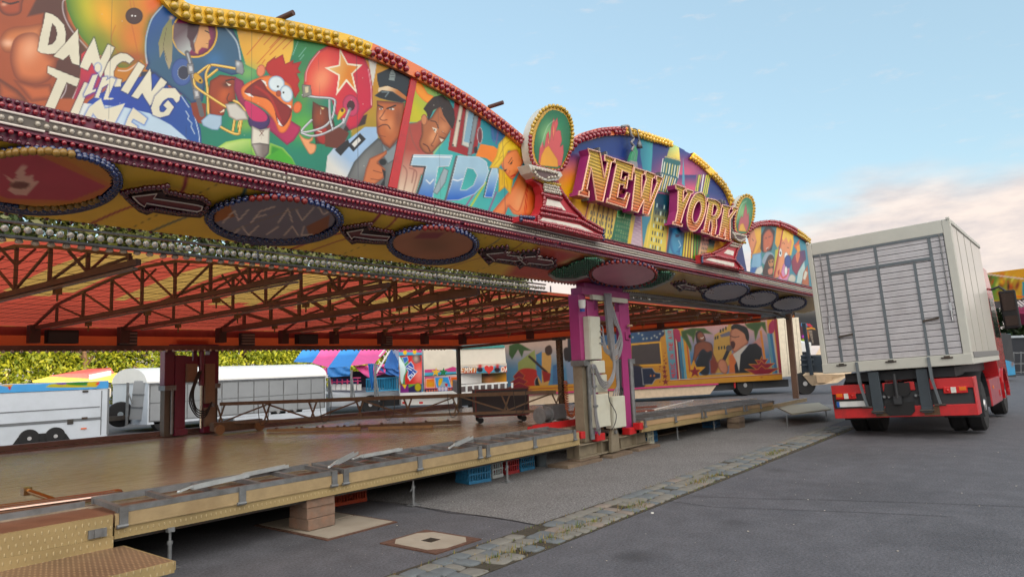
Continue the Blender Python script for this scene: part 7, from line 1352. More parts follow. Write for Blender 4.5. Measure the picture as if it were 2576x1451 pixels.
c.poly(D_z([(1080,400),(1300,540),(1270,760),(1260,850),(1180,880),(1020,830)]),(164,38,46),soft=1.2);c.poly(D_z([(1120,430),(1150,450),(1090,810),(1050,800)]),(214,204,190),soft=1.2,rim=((110,90,84),3));c.poly(D_z([(1170,470),(1240,500),(1200,820),(1130,790)]),(206,206,200),soft=1.2,rim=((100,80,74),4));c.poly(D_z([(1192,505),(1236,520),(1200,775),(1150,760)]),(150,180,196),soft=1.2);c.poly(D_z([(1242,500),(1280,520),(1215,880),(1180,870)]),(150,156,160),soft=1.2,rim=((90,94,98),3));c.ell(*D_z([(1285,710)])[0],7,21,(120,60,70),rim=((210,210,210),3));c.ell(*D_z([(1250,830)])[0],5,9,(50,46,50))
for x,y in((1135,455),(1115,590),(1062,790),(1245,540),(1210,770)):c.ell(*D_z([(x,y)])[0],2,2.6,(60,50,50))
c.poly(D_z([(800,600),(830,540),(870,570),(950,470),(1040,560),(1050,640),(1000,740),(940,800),(880,860),(820,850),(780,780),(800,700)]),(180,122,84),soft=1.3,sm=1,rim=((110,64,42),8));c.blob(*D_z([(900,720)])[0],10,20,(224,170,130),.8,30);c.blob(*D_z([(980,640)])[0],12,14,(216,160,120),.7)
c.poly(D_z([(815,490),(850,440),(900,390),(970,375),(1030,420),(1070,500),(1080,580),(1060,660),(1030,620),(980,540),(960,470),(900,500),(860,590),(840,520)]),(66,44,34),soft=1.3,rim=((40,26,22),4))
for k in range(14):a=rs.rand();x,y=850+a*220,420+abs(a-.4)*260;c.line(D_z([(x,y),(x+(-20+50*a),y-28)]),1.3,(50,34,28))
c.ell(*D_z([(822,580)])[0],8,14,(206,150,112),rim=((120,70,50),3));c.poly(D_z([(888,640),(930,655),(915,690)]),(226,220,206),soft=.8);c.line(D_z([(880,590),(920,600),(940,650)]),2.4,(70,40,30),sm=1);c.ell(*D_z([(908,665)])[0],2,2.2,(30,26,24));c.poly(D_z([(950,735),(985,745),(965,765)]),(226,220,206),soft=.8);c.line(D_z([(950,720),(990,735)]),2.2,(80,46,34))
c.line(D_z([(930,690),(900,760),(880,790),(900,800)]),2,(110,62,44),sm=1);c.line(D_z([(815,780),(850,800),(870,840)]),3,(110,56,44),sm=1);c.line(D_z([(970,680),(1000,700)]),1.4,(130,80,56));c.line(D_z([(960,560),(1000,600)]),1.4,(130,80,56))
def chrome(P,hole=None):
 c.poly(P,(90,94,100),soft=1.3,hole=hole,rim=((40,42,46),4));ys=[p[1]for p in P];y0,y1=min(ys),max(ys)
 c.poly([(x+3,y-1)for x,y in P],(176,202,218),soft=1.2,hole=hole,grad=((60,120,196),(0,y0+(y1-y0)*.35),(0,y0+(y1-y0)*.95)),rim=((226,230,232),3))
chrome(D_z([(725,870),(1050,875),(1020,970),(930,975),(880,1260),(745,1230),(830,970),(700,960)]));c.line(D_z([(730,965),(830,970),(800,1100),(755,1225)]),4,(70,72,78),soft=2);c.line(D_z([(735,885),(1040,890)]),2.4,(240,242,242),soft=1.5);c.line(D_z([(840,1080),(870,1110),(900,1075)]),3,(230,234,238),soft=2)
chrome(D_z([(1090,880),(1270,890),(1330,930),(1350,1010),(1310,1120),(1230,1200),(1100,1250),(985,1255),(1030,1130)]),hole=[D_z([(1180,980),(1230,990),(1260,1040),(1230,1120),(1170,1160),(1125,1160)])]);c.line(D_z([(1090,885),(1060,1000),(1000,1240)]),5,(110,112,116),soft=2);c.line(D_z([(1060,1075),(1100,1085),(1140,1070)]),3,(226,232,238),soft=2);c.poly(D_z([(985,975),(1025,1000),(1000,1100),(930,1200),(895,1180)]),(170,184,190),soft=1.5,rim=((90,96,100),3))
chrome(D_z([(1400,910),(1430,1050),(1380,1230),(1310,1225),(1350,1050)]))
c.poly(D_z([(1420,1440),(1380,1350),(1480,1230),(1560,1130),(1620,1000),(1700,920),(1760,1020),(1790,1150),(1780,1280),(1720,1370),(1620,1375),(1560,1360),(1520,1300),(1480,1400)]),(224,150,100),soft=1.4,sm=0,rim=((190,104,62),9));c.blob(*D_z([(1740,1220)])[0],22,34,(220,100,50),.8);c.blob(*D_z([(1620,1250)])[0],14,30,(240,186,140),.8,20);c.line(D_z([(1530,1290),(1600,1340),(1640,1250),(1680,1100)]),2.2,(190,96,60),soft=3,sm=1)
c.line(D_z([(1655,1365),(1665,1200),(1680,1110)]),1.6,(200,60,40));c.line(D_z([(1668,1365),(1675,1200),(1688,1115)]),1.4,(200,60,40))
c.poly(D_z([(1440,980),(1440,1180),(1490,1140),(1540,1200),(1560,1080),(1500,1000)]),(224,190,60),soft=1.5,rim=((196,150,40),6));c.poly(D_z([(1460,930),(1520,850),(1600,830),(1650,900),(1620,980),(1570,1060),(1540,1070),(1490,1010)]),(228,156,108),soft=1.3,sm=1,rim=((190,104,70),6))
c.poly(D_z([(1360,980),(1420,880),(1440,780),(1500,710),(1600,705),(1660,780),(1690,880),(1690,930),(1630,900),(1590,830),(1520,840),(1480,920),(1440,980)]),(232,206,84),soft=1.3,rim=((200,160,50),6));
for P in([(1440,900),(1500,780),(1600,730)],[(1560,760),(1640,840),(1670,900)],[(1400,960),(1470,880)],[(1470,1000),(1470,1120)],[(1500,1060),(1520,1150)]):c.line(D_z(P),1.6,(190,150,40),soft=2,sm=1)
c.poly(D_z([(1530,950),(1560,910),(1548,950)]),(40,34,34),soft=1);c.poly(D_z([(1480,1000),(1510,985),(1500,1010)]),(40,34,34),soft=1);c.line(D_z([(1520,940),(1550,895)]),1.6,(90,50,30));c.line(D_z([(1545,1050),(1575,1035)]),4,(190,60,60),soft=1.5);c.line(D_z([(1535,1000),(1525,1025)]),1.4,(190,104,70))
# --- lettering DANCING in TIME
LW=(226,222,206);SH=((40,60,96),5)
def let(P,f_=A,hole=None,sh=SH,col=LW):c.poly(f_(P),col,soft=1.,hole=[f_(h)for h in hole]if hole else None,sh=sh)
S2=((60,36,40),4)
let([(670,190),(760,210),(850,270),(940,370),(970,500),(960,640),(900,740),(820,790),(700,800),(600,780),(555,750),(590,550),(640,350)],hole=[[(768,345),(820,400),(845,500),(820,600),(770,655),(705,672),(735,500)]],sh=S2)
let([(1145,430),(1155,560),(1172,970),(1060,930),(1020,810),(930,885),(790,830),(950,660)],sh=S2)
let([(1385,555),(1410,640),(1475,890),(1590,655),(1683,705),(1480,1150),(1430,1060),(1350,920),(1290,1040),(1175,985),(1230,850),(1290,730)])
let([(1940,850),(1970,878),(1905,938),(1850,905),(1790,905),(1720,960),(1670,1060),(1670,1130),(1715,1160),(1790,1175),(1775,1275),(1700,1280),(1610,1230),(1540,1140),(1535,1060),(1590,930),(1680,830),(1780,785),(1870,800)])
let([(2040,915),(2130,975),(1885,1385),(1780,1330)]);let([(2210,1015),(2225,1100),(2230,1350),(2370,1145),(2455,1215),(2300,1450),(2210,1560),(2120,1420),(2095,1370),(2030,1460),(1935,1420),(2100,1180)])
let([(1760,890),(1815,960),(1800,1020),(1775,1035),(1740,990),(1690,985),(1640,1020),(1600,1080),(1610,1130),(1650,1130),(1680,1095),(1645,1060),(1690,1010),(1750,1080),(1700,1160),(1610,1185),(1540,1160),(1520,1090),(1560,970),(1640,890)],Az,sh=((10,50,130),6))
let([(705,978),(1170,1165),(1130,1280),(980,1215),(800,1620),(660,1590),(845,1160),(697,1075)],sh=S2)
let([(850,830),(905,850),(775,1190),(695,1165)],Az);let([(1015,990),(1055,1095),(1110,1085),(1260,1040),(1140,1270),(1055,1250),(1065,1200),(1010,1235),(935,1140),(900,1220),(835,1200),(900,1080)],Az,sh=((30,100,190),7));let([(1340,1085),(1480,1195),(1450,1255),(1340,1195),(1318,1230),(1385,1275),(1375,1320),(1240,1310),(1290,1180)],Az,sh=((30,100,190),7))
let([(1365,1110),(1440,1100),(1355,1335),(1410,1310),(1415,1340),(1240,1420),(1235,1390),(1290,1280)],sh=((20,90,180),7));c.ell(*A([(1440,1000)])[0],8,11,LW,sh=((60,120,200),5));let([(1510,1140),(1580,1135),(1560,1190),(1640,1145),(1705,1170),(1590,1440),(1680,1450),(1640,1470),(1520,1470),(1600,1230),(1500,1300),(1450,1450),(1395,1440)],sh=((20,90,180),7))
c.line([(460,470),(470,300)],.8,(60,70,100),a=.6);c.line([(812,440),(800,120)],.5,(60,70,100),a=.3)
c.poly(D_z([(712,205),(750,222),(660,720),(578,1215),(538,1200),(640,640)]),(198,38,50),soft=1)
for y in(290,450,690,770,1075):c.blob(*D_z([(735-(y-290)*.19,y)])[0],1.2,1.2,(226,190,180),.9)
for X_ in(2.12,3.35,4.6,5.85,7.1):c.line([proj((X_,YP,3.8)),proj((X_,YP,5.3))],.9,(70,76,90),a=.45)
for X_ in(2.05,2.2,3.28,3.42,4.52,4.68,5.78,5.93):
 for z_ in(3.95,4.3,4.65,4.95):c.blob(*proj((X_,YP,z_)),1.1,1.1,(210,206,196),.8)
def outline(V,extra):return[PF(p)for p in V]+extra
i0=int(len(IN)*.66)
strip_x=[onY(*p,YP)[0]for p in D_z([(750,225),(578,1215)])]
tp1=thing('painted_facade_panel','large facade panel painted with football helmets, policeman and DANCING in TIME lettering','facade panel',(4,YP,4.4),group='painted facade panels on the canopy')
tp2=thing('painted_facade_panel','facade panel painted with chrome TDI letters, a safe and a blonde woman','facade panel',(7,YP,4.4),group='painted facade panels on the canopy')
mid=[((a[0]+b[0])/2,(a[1]+b[1])/2)for a,b in zip(IN,spline([(425,-60),(440,-28),(462,2),(485,13),(560,22),(644,36),(769,60),(894,92),(930,105),(960,119),(1019,147),(1144,215),(1244,282),(1288,317),(1345,365)],False,4))]
top=[PF(p)for p in mid];sx0,sx1=strip_x
o1=[np.array((1.15,YP,3.77)),np.array((1.15,YP,5.38)),np.array((2.35,YP,5.38))]+[p for p in top if p[0]<sx0]+[np.array((sx0,YP,5.2)),np.array((sx1,YP,3.77))]
o2=[np.array((sx1,YP,3.77)),np.array((sx0,YP,5.2))]+[p for p in top if p[0]>sx0]+[np.array((7.95,YP,4.85)),np.array((8.3,YP,4.2)),np.array((8.4,YP,3.77))]
c.build('painting',tp1,o1);c.build('painting',tp2,o2)
M_by=mat('border_yellow',(232,186,44),.35,var=.04,coat=.2);M_bo=mat('border_orange',(226,122,70),.35,var=.05,coat=.2)
def border(par,a,b,mt,nm='border'):
 P1,P2=[PF(p,YP-.045)for p in a],[PF(p,YP-.045)for p in b];m=MB();n=len(P1)
 for i in range(n-1):
  q_=[P1[i],P1[i+1],P2[i+1],P2[i]];m.add(q_,[(0,1,2,3)])
  m.add([P2[i],P2[i+1],P2[i+1]+[0,.12,0],P2[i]+[0,.12,0]],[(0,1,2,3)]);m.add([P1[i],P1[i+1],P1[i+1]+[0,.044,0],P1[i]+[0,.044,0]],[(0,1,2,3)])
 m.build(nm,mt,par,fix=False)
OUr=np.array([(np.interp(t,np.linspace(0,1,len(OU)),OU[:,0]),np.interp(t,np.linspace(0,1,len(OU)),OU[:,1]))for t in np.linspace(0,1,len(IN))])
OUr=np.array([OU[np.argmin((OU[:,0]-(p[0]+12))**2+(OU[:,1]-(p[1]-38))**2)]for p in IN])
ks=np.linspace(0,len(IN)-1,120);INs=np.stack([np.interp(ks,range(len(IN)),IN[:,j])for j in(0,1)],1);OUs=np.stack([np.interp(ks,range(len(IN)),OUr[:,j])for j in(0,1)],1)
OUs=np.stack([np.convolve(np.pad(OUs[:,j],4,'edge'),np.ones(9)/9,'valid')for j in(0,1)],1)
kx=int(np.argmin(abs(INs[:,0]-930)));kb=int(np.argmin(abs(INs[:,0]-1032)))
border(tp1,INs[:kx+1],OUs[:kx+1],M_by);border(tp1,INs[kx:kb+1],OUs[kx:kb+1],M_bo);border(tp2,INs[kb:],OUs[kb:],M_bo)
def along(a,b,f_,dx,y=YP-.065,off=0):
 P=[PF(tuple(np.array(p)*(1-f_)+np.array(q_)*f_),y)for p,q_ in zip(a,b)];P=np.array(P);L_=np.r_[0,np.cumsum(np.linalg.norm(np.diff(P,axis=0),axis=1))];s_=np.arange(off,L_[-1],dx)
 return[np.array([np.interp(t,L_,P[:,j])for j in range(3)])for t in s_]
for f_,of in((.30,0),(.68,.055)):
 bulbs(tp1,along(INs[:kb-12],OUs[:kb-12],f_,.108,off=of),.040,M_yelb,'amber_bulb');bulbs(tp1,along(INs[kb-12:kb],OUs[kb-12:kb],f_,.10,off=of),.040,M_redb,'red_bulb');bulbs(tp2,along(INs[kb+1:],OUs[kb+1:],f_,.10,off=of),.040,M_redb,'red_bulb')
m=MB();m.prism([np.array((sx0-.06,YP-.012,5.24)),np.array((sx0+.02,YP-.012,5.2)),np.array((sx1+.03,YP-.012,3.78)),np.array((sx1-.1,YP-.012,3.78))],(0,.01,0));m.build('red_strip',M_red,tp2)
m=MB()
for X in(1.6,3.2,4.8,6.4,7.9):m.box(X,X+.05,YP+.10,YP+.16,3.6,4.8)
m.box(1.2,25,YP+.05,YP+.14,3.75,3.8);m.build('rear_struts',M_steeld,tp1)
for(x,y),lb in(((703,48),'short brown pipe end sticking out over the yellow border'),((1237,266),'short brown pipe end sticking out over the red border')):
 p=PF((x-8,y+4),5.80);t=thing('pipe_end',lb,'pipe',p,group='pipe ends on the facade top');m=MB();m.tube([p,p+np.array((.05,-.22,.02))],.028,10);m.build('pipe',mat('pipe_brown',(84,58,52),.6),t,smooth='auto')
# ---------------------------------------------------------------- NEW YORK panel
NI=E_([(440,520),(500,460),(560,400),(640,375),(750,345),(830,335),(900,330),(1000,338),(1060,350),(1160,385),(1240,405),(1310,430),(1400,480)])+[(1758,413),(1788,440),(1810,463),(1826,483),(1840,518),(1850,560)]
NO=E_([(430,470),(470,410),(510,370),(600,310),(680,284),(750,270),(880,262),(980,272),(1060,295),(1200,340),(1330,385),(1451,440)])+[(1773,406),(1801,433),(1820,455),(1831,470),(1853,517),(1862,560)]
NI=spline(NI,False,5);NO=spline(NO,False,5)
def resamp(P,n):
 L_=np.r_[0,np.cumsum(np.linalg.norm(np.diff(P,axis=0),axis=1))];s_=np.linspace(0,L_[-1],n);return np.stack([np.interp(s_,L_,P[:,j])for j in(0,1)],1)
NI,NO=resamp(NI,110),resamp(NO,110)
x0n,x1n=8.25,16.3
c=Canvas((x0n,YP,3.77),(1,0,0),(0,0,1),x1n-x0n,2.5,.016,(40,70,132))
c.poly(E_([(300,500),(500,300),(1500,300),(1700,900),(1700,1400),(300,1300)]),(28,70,138),soft=1)
c.poly(E_([(380,560),(620,500),(900,560),(1250,700),(1700,900),(1700,1400),(300,1400)]),(196,104,140),soft=30,grad=((232,150,84),E_([(700,600)])[0],E_([(600,850)])[0]))
for x,y,rx,ry,cl_,a_ in((450,600,60,26,(196,130,150),.8),(480,720,50,30,(232,140,90),.9),(500,830,60,40,(226,190,60),.95),(560,960,60,60,(222,180,70),.95),(750,540,60,14,(90,90,150),.6),(1400,650,60,40,(226,120,146),.9),(1450,440,60,30,(30,60,120),.8)):c.blob(*E_([(x,y)])[0],rx,ry,cl_,a_)
c.poly(F_([(650,40),(740,60),(900,200),(980,360),(1000,600),(900,700),(640,300)]),(32,72,140),soft=2,grad=((120,96,150),F_([(820,230)])[0],F_([(780,340)])[0]))
c.poly(F_([(320,0),(540,0),(520,180),(440,200),(320,110)]),(214,110,140),soft=3,grad=((40,70,134),F_([(420,150)])[0],F_([(430,0)])[0]))
c.poly(F_([(1000,600),(960,720),(900,800),(760,900),(700,900),(740,780),(860,740)]),(226,176,90),soft=3)
c.poly(E_([(1060,296),(1165,330),(1160,480),(1150,640),(1080,620),(1060,500)]),(58,140,160),soft=1.5,grad=((90,170,180),E_([(1060,400)])[0],E_([(1150,400)])[0]))
c.poly(E_([(1300,440),(1340,400),(1380,430),(1390,540),(1280,510)]),(96,160,140),soft=1.5,grad=((220,206,120),E_([(1290,400)])[0],E_([(1330,520)])[0]));c.poly(E_([(1250,540),(1275,515),(1390,550),(1395,580),(1370,690),(1230,640)]),(60,120,120),soft=1.2)
for k in range(6):c.line(E_([(1262+k*22,560+k*6),(1250+k*22,640+k*7)]),2.4,(226,214,150)if k%2 else(236,236,220))
c.poly(E_([(1210,720),(1240,640),(1375,690),(1330,830),(1190,800)]),(50,110,120),soft=1.2)
for k in range(7):c.line(E_([(1245+k*18,660+k*6),(1215+k*17,790+k*4)]),2.6,(230,206,130)if k%2 else(232,232,216))
c.line(E_([(1248,530),(1232,640)]),2,(236,236,230));c.line(E_([(1388,585),(1372,685)]),2,(236,236,230));c.line(E_([(1265,512),(1390,545)]),2.2,(206,196,140));c.poly(E_([(1415,520),(1425,640),(1430,760),(1405,740)]),(110,170,190),soft=1.2)
c.poly(E_([(1190,810),(1310,830),(1290,1000),(1270,1310),(1080,1290),(1130,1000)]),(24,96,116),soft=1.2,grad=((222,206,110),E_([(1230,930)])[0],E_([(1190,1120)])[0]));c.line(E_([(1175,880),(1110,1280)]),3.4,(236,214,120));c.line(E_([(1300,1100),(1280,1320)]),3,(226,206,140))
for j in range(7):
 for k in range(5):x,y=1195+k*20-j*9,900+j*56+k*5;c.poly(E_([(x,y),(x+9,y+2),(x+6,y+34),(x-3,y+32)]),(40,70,90)if(k+j)%3 else(206,226,220),soft=.9)
c.poly(E_([(650,870),(860,950),(840,1240),(740,1210),(620,1040)]),(224,180,120),soft=1.5,grad=((230,214,110),E_([(740,900)])[0],E_([(700,1150)])[0]));
for k in range(11):c.line(E_([(665+k*19,885+k*7),(625+k*20,1050+k*14)]),2.2,(70,70,84)if k%2 else(236,220,150),soft=1.3,a=.85)
for j in range(5):
 for k in range(8):x,y=650+k*25-j*4,960+j*52+k*9;c.poly(E_([(x,y),(x+8,y+3),(x+5,y+34),(x-3,y+31)]),(60,84,100),soft=.9)
c.poly(E_([(870,950),(990,985),(950,1250),(815,1220)]),(52,140,84),soft=1.2,grad=((40,120,96),E_([(900,980)])[0],E_([(860,1180)])[0]))
for j in range(6):
 for k in range(6):x,y=878+k*19-j*6,990+j*40+k*6;c.poly(E_([(x,y),(x+9,y+2),(x+6,y+24),(x-3,y+22)]),(20,70,60),soft=.8,rim=((190,220,160),1.2))
c.line(E_([(870,960),(870,1010),(925,1020),(935,970)]),1.8,(190,226,180));c.poly(E_([(990,985),(1020,1000),(985,1260),(950,1250)]),(226,200,90),soft=1.2)
c.poly(E_([(1020,1000),(1065,1010),(1075,1280),(975,1265)]),(150,96,140),soft=1.5,grad=((200,180,190),E_([(1030,1020)])[0],E_([(1020,1150)])[0]))
for j in range(14):c.line(E_([(1020-j*3,1030+j*18),(1066,1040+j*18)]),1.2,(224,206,216),a=.7)
c.poly(E_([(1070,1000),(1150,1010),(1120,1080),(1080,1280)]),(90,156,176),soft=2);c.line(E_([(640,860),(600,1030)]),3,(150,50,90))
c.poly(F_([(220,600),(400,620),(380,960),(190,930),(210,760)]),(34,110,150),soft=2,grad=((110,180,200),F_([(240,700)])[0],F_([(350,860)])[0]));c.poly(F_([(270,640),(350,640),(380,760),(370,830),(350,870),(340,940),(260,900),(230,760)]),(90,164,196),soft=3,sm=1,rim=((40,110,160),8));c.ell(*F_([(315,710)])[0],5,3,(20,70,120));c.line(F_([(290,690),(340,700)]),2,(24,70,120));c.line(F_([(330,760),(360,820),(335,840)]),1.8,(200,226,236),soft=1.5);c.line(F_([(310,890),(345,885)]),2,(30,80,130));c.line(F_([(250,640),(215,780),(200,920)]),5,(30,80,120),soft=4)
for i in range(7):
 xx=395+i*28;c.poly(F_([(xx+10,645+i*8),(xx+30,650+i*8),(xx-5+i*4,985+i*8),(xx-27+i*4,980+i*8)]),[(226,210,80),(236,222,120),(220,200,70),(230,226,150),(120,180,60),(60,150,70),(50,140,80)][i],soft=1)
 c.line(F_([(xx+6,650+i*8),(xx-26+i*4,980+i*8)]),2,(40,60,50))
c.poly(F_([(600,700),(690,715),(655,900),(560,930)]),(196,150,150),soft=1.2,grad=((226,196,160),F_([(630,720)])[0],F_([(600,880)])[0]));c.poly(F_([(690,715),(760,730),(735,880),(660,905)]),(30,104,110),soft=1.2,grad=((214,200,90),F_([(700,800)])[0],F_([(690,900)])[0]))
for j in range(4):
 for k in range(4):x,y=618+k*18-j*8,735+j*50+k*3;c.poly(F_([(x,y),(x+8,y+1),(x+5,y+30),(x-3,y+29)]),(70,80,100),soft=.7)
c.poly(F_([(560,0),(600,0),(560,190),(520,190)]),(226,214,120),soft=1);c.line(F_([(560,0),(535,190)]),2,(60,130,70));c.line(F_([(585,0),(560,190)]),2,(60,130,70));c.poly(F_([(650,0),(705,0),(660,250),(605,230)]),(226,214,120),soft=1);c.line(F_([(668,0),(625,230)]),2,(60,130,70));c.line(F_([(690,0),(645,240)]),2,(60,130,70));c.line(F_([(622,0),(590,210)]),3,(240,240,240));c.poly(F_([(655,225),(692,228),(685,258),(655,258)]),(30,120,90),soft=1)
tn_=thing('painted_facade_panel','arched facade panel painted with a skyline behind the NEW YORK letters','facade panel',(12,YP,4.5),group='painted facade panels on the canopy')
mo=[PF(tuple(p))for p in(NI+NO)/2]
c.build('painting',tn_,[np.array((x0n,YP,3.77)),np.array((x0n,YP,4.3))]+mo+[np.array((x1n-.1,YP,3.77))])
k1,k2,k3,k4,k5,k6=36,58,68,80,84,98
border(tn_,NI[:k1],NO[:k1],M_bo);border(tn_,NI[k1-1:k2],NO[k1-1:k2],M_by);border(tn_,NI[k3:],NO[k3:],M_by)
bulbs(tn_,along(NI[:34],NO[:34],.3,.13)+along(NI[:34],NO[:34],.7,.13,off=.06),.046,M_redb,'red_bulb');yb=[]
for a,b in((34,58),(69,79),(82,100)):yb+=along(NI[a:b],NO[a:b],.3,.13)+along(NI[a:b],NO[a:b],.72,.13,off=.06)
bulbs(tn_,yb,.046,M_yelb,'amber_bulb');bulbs(tn_,along(NI[100:],NO[100:],.3,.13)+along(NI[100:],NO[100:],.72,.13),.046,M_redb,'red_bulb')
def lettermat():
 m=bpy.data.materials.new('ribbed_letter_face');m.use_nodes=True;t=m.node_tree;b=t.nodes['Principled BSDF'];g=t.nodes.new('ShaderNodeTexCoord');sp=t.nodes.new('ShaderNodeSeparateXYZ');t.links.new(g.outputs['Generated'],sp.inputs[0])
 r=t.nodes.new('ShaderNodeValToRGB');t.links.new(sp.outputs['Z'],r.inputs[0]);e=r.color_ramp.elements;e[0].position=.05;e[0].color=(*lin((222,110,66)),1);e[1].position=.62;e[1].color=(*lin((216,180,74)),1)
 w=t.nodes.new('ShaderNodeTexWave');w.bands_direction='Z';w.inputs['Scale'].default_value=5.6;w.inputs['Distortion'].default_value=.6;t.links.new(g.outputs['Object'],w.inputs['Vector'])
 mr=t.nodes.new('ShaderNodeMapRange');t.links.new(w.outputs[1],mr.inputs[0]);mr.inputs[3].default_value=.5;mr.inputs[4].default_value=1.05
 v=t.nodes.new('ShaderNodeVectorMath');v.operation='SCALE';t.links.new(r.outputs[0],v.inputs[0]);t.links.new(mr.outputs[0],v.inputs['Scale']);t.links.new(v.outputs[0],b.inputs['Base Color'])
 bp=t.nodes.new('ShaderNodeBump');bp.inputs['Strength'].default_value=.7;bp.inputs['Distance'].default_value=.02;t.links.new(w.outputs[1],bp.inputs['Height']);t.links.new(bp.outputs[0],b.inputs['Normal']);b.inputs['Roughness'].default_value=.35;return m
M_lf=lettermat();M_ls=mat('letter_side_magenta',(146,40,104),.4,var=.06);M_tubeo=mat('pink_gold_tube',(226,176,150),.25,var=.05,coat=.4)
YL=5.50
LET=[('N',E_,[(622,448),(720,476),(726,500),(757,690),(785,560),(760,545),(760,500),(840,530),(838,556),(815,560),(745,888),(692,874),(648,600),(612,785),(630,800),(628,850),(545,828),(550,800),(572,795),(636,500)],None),('E',E_,[(845,530),(1000,582),(985,710),(957,700),(960,650),(905,628),(893,700),(925,708),(932,680),(955,686),(940,780),(917,772),(920,748),(884,742),(865,850),(920,866),(945,812),(968,818),(935,940),(775,890),(780,862),(800,862),(858,578),(845,565)],None),('W',E_,[(1005,603),(1090,630),(1087,660),(1070,662),(1062,850),(1105,700),(1098,660),(1103,632),(1178,662),(1172,690),(1156,695),(1136,880),(1195,730),(1188,700),(1192,672),(1240,690),(1228,725),(1120,996),(1076,985),(1085,870),(1035,976),(984,960),(1015,662),(1003,640)],None),('Y',F_,[(290,112),(405,150),(402,180),(385,182),(378,310),(432,215),(415,195),(420,165),(495,190),(490,218),(470,218),(392,410),(350,560),(370,572),(364,600),(258,570),(263,545),(288,543),(315,420),(322,190),(297,160)],None),('O',F_,[(575,205),(615,225),(640,280),(645,370),(625,470),(590,560),(545,630),(500,655),(455,635),(430,580),(424,500),(440,400),(470,300),(520,225)],[(565,305),(585,340),(590,400),(575,470),(545,535),(515,560),(490,530),(488,470),(505,390),(535,325)]),('R',F_,[(660,272),(760,292),(805,325),(825,380),(815,450),(785,500),(765,515),(768,600),(750,690),(768,700),(763,724),(700,706),(715,600),(710,530),(690,530),(668,655),(690,668),(684,692),(592,666),(597,640),(618,640),(680,325),(658,302)],[(730,345),(765,358),(775,400),(755,460),(722,480),(712,470)]),('K',F_,[(835,345),(935,372),(930,400),(914,402),(905,495),(962,420),(952,400),(958,374),(1018,384),(1012,412),(992,418),(925,520),(925,740),(938,752),(930,768),(868,750),(872,620),(850,712),(868,722),(863,748),(775,726),(780,700),(798,700),(852,395),(833,372)],None)]
sg=thing('neon_letter_sign','raised NEW YORK letters with ribbed gold faces and magenta sides','letter sign',(12,YL,4.7))
def earclip_hole(P,H):
 i=int(np.argmin([min((p[0]-h[0])**2+(p[1]-h[1])**2 for h in H)for p in P]));j=int(np.argmin([(P[i][0]-h[0])**2+(P[i][1]-h[1])**2 for h in H]));H2=list(reversed(H[j:]+H[:j]));H2=[H2[-1]]+H2[:-1]
 return P[:i+1]+H2+[H2[0]]+P[i:]
for ch,f_,P,H in LET:
 V=f_(P)
 if ch=='O':V=[tuple(p)for p in spline(V,True,3)];Hh_=[tuple(p)for p in spline(f_(H),True,3)]
 else:Hh_=f_(H)if H else None
 fp=[onY(x,y,YL)for x,y in V];m=MB();hp=[onY(x,y,YL)for x,y in Hh_]if Hh_ else None
 dep=np.array([0,.17,0]);n=len(fp)
 m.add(fp+[p+dep for p in fp],[(i,(i+1)%n,n+(i+1)%n,n+i)for i in range(n)])
 if hp:k=len(hp);m.add(hp+[p+dep for p in hp],[(i,(i+1)%k,k+(i+1)%k,k+i)for i in range(k)])
 bmV=MB()
 if hp:
  area=lambda Q:sum(Q[i][0]*Q[(i+1)%len(Q)][1]-Q[(i+1)%len(Q)][0]*Q[i][1]for i in range(len(Q)))
  a2,b2=list(V),list(Hh_)
  if area(a2)*area(b2)<0:b2=b2[::-1]
  J=earclip_hole(a2,b2)
 else:J=list(V)
 from mathutils.geometry import tessellate_polygon
 def face(mb,Y_):
  if hp:tri=tessellate_polygon([[Vector((x,y,0))for x,y in V],[Vector((x,y,0))for x,y in Hh_]]);pts_=[onY(x,y,YL)for x,y in V]+[onY(x,y,YL)for x,y in Hh_]
  else:tri=tessellate_polygon([[Vector((x,y,0))for x,y in V]]);pts_=[onY(x,y,YL)for x,y in V]
  mb.add([p+np.array((0,Y_,0))for p in pts_],[tuple(t_)for t_ in tri])
 face(m,.17);o=m.build('letter_'+ch.lower(),M_ls,sg)
 m=MB();face(m,.012);m.build('ribbed_face',M_lf,o)
 m=MB();m.tube([p-np.array((0,.008,0))for p in fp],.013,6,closed=True)
 if hp:m.tube([p-np.array((0,.008,0))for p in hp],.013,6,closed=True)
 m.build('tube_outline',M_tubeo,o)
m=MB()
for px,py in E_([(705,455),(765,488),(610,858),(890,935),(1215,655)])+F_([(820,305),(855,315),(750,740),(225,540)]):p=onY(px,py,5.66);m.box(p[0]-.025,p[0]+.025,5.62,5.735,p[2]-.04,p[2]+.03)
m.build('brackets',M_steel,sg)
t=thing('flexible_conduit','grey corrugated conduit hanging down the skyline panel','conduit',PF(E_([(980,300)])[0],5.6))
P=[onY(x,y,5.62)for x,y in E_([(905,262),(930,258),(960,258),(975,290),(985,330),(1005,365),(985,395),(1005,425),(990,455),(1010,490),(1000,545)])];m=MB();m.tube(spline(P,False,5),.022,8);m.build('hose',M_cable,t,smooth=True)
P=[onY(x,y,5.60)for x,y in E_([(1000,280),(1030,290),(1045,340),(1050,385)])];m=MB();m.tube(spline(P,False,5),.012,6);m.tube([P[-1],P[-1]+[.0,0,-.12]],[.03,.06],8);m.build('spot_lamp',M_steel,t,smooth=True)
t=thing('torch_ornament','small green crown shaped ornament above the letters E and W','ornament',PF(E_([(1000,530)])[0],5.55))
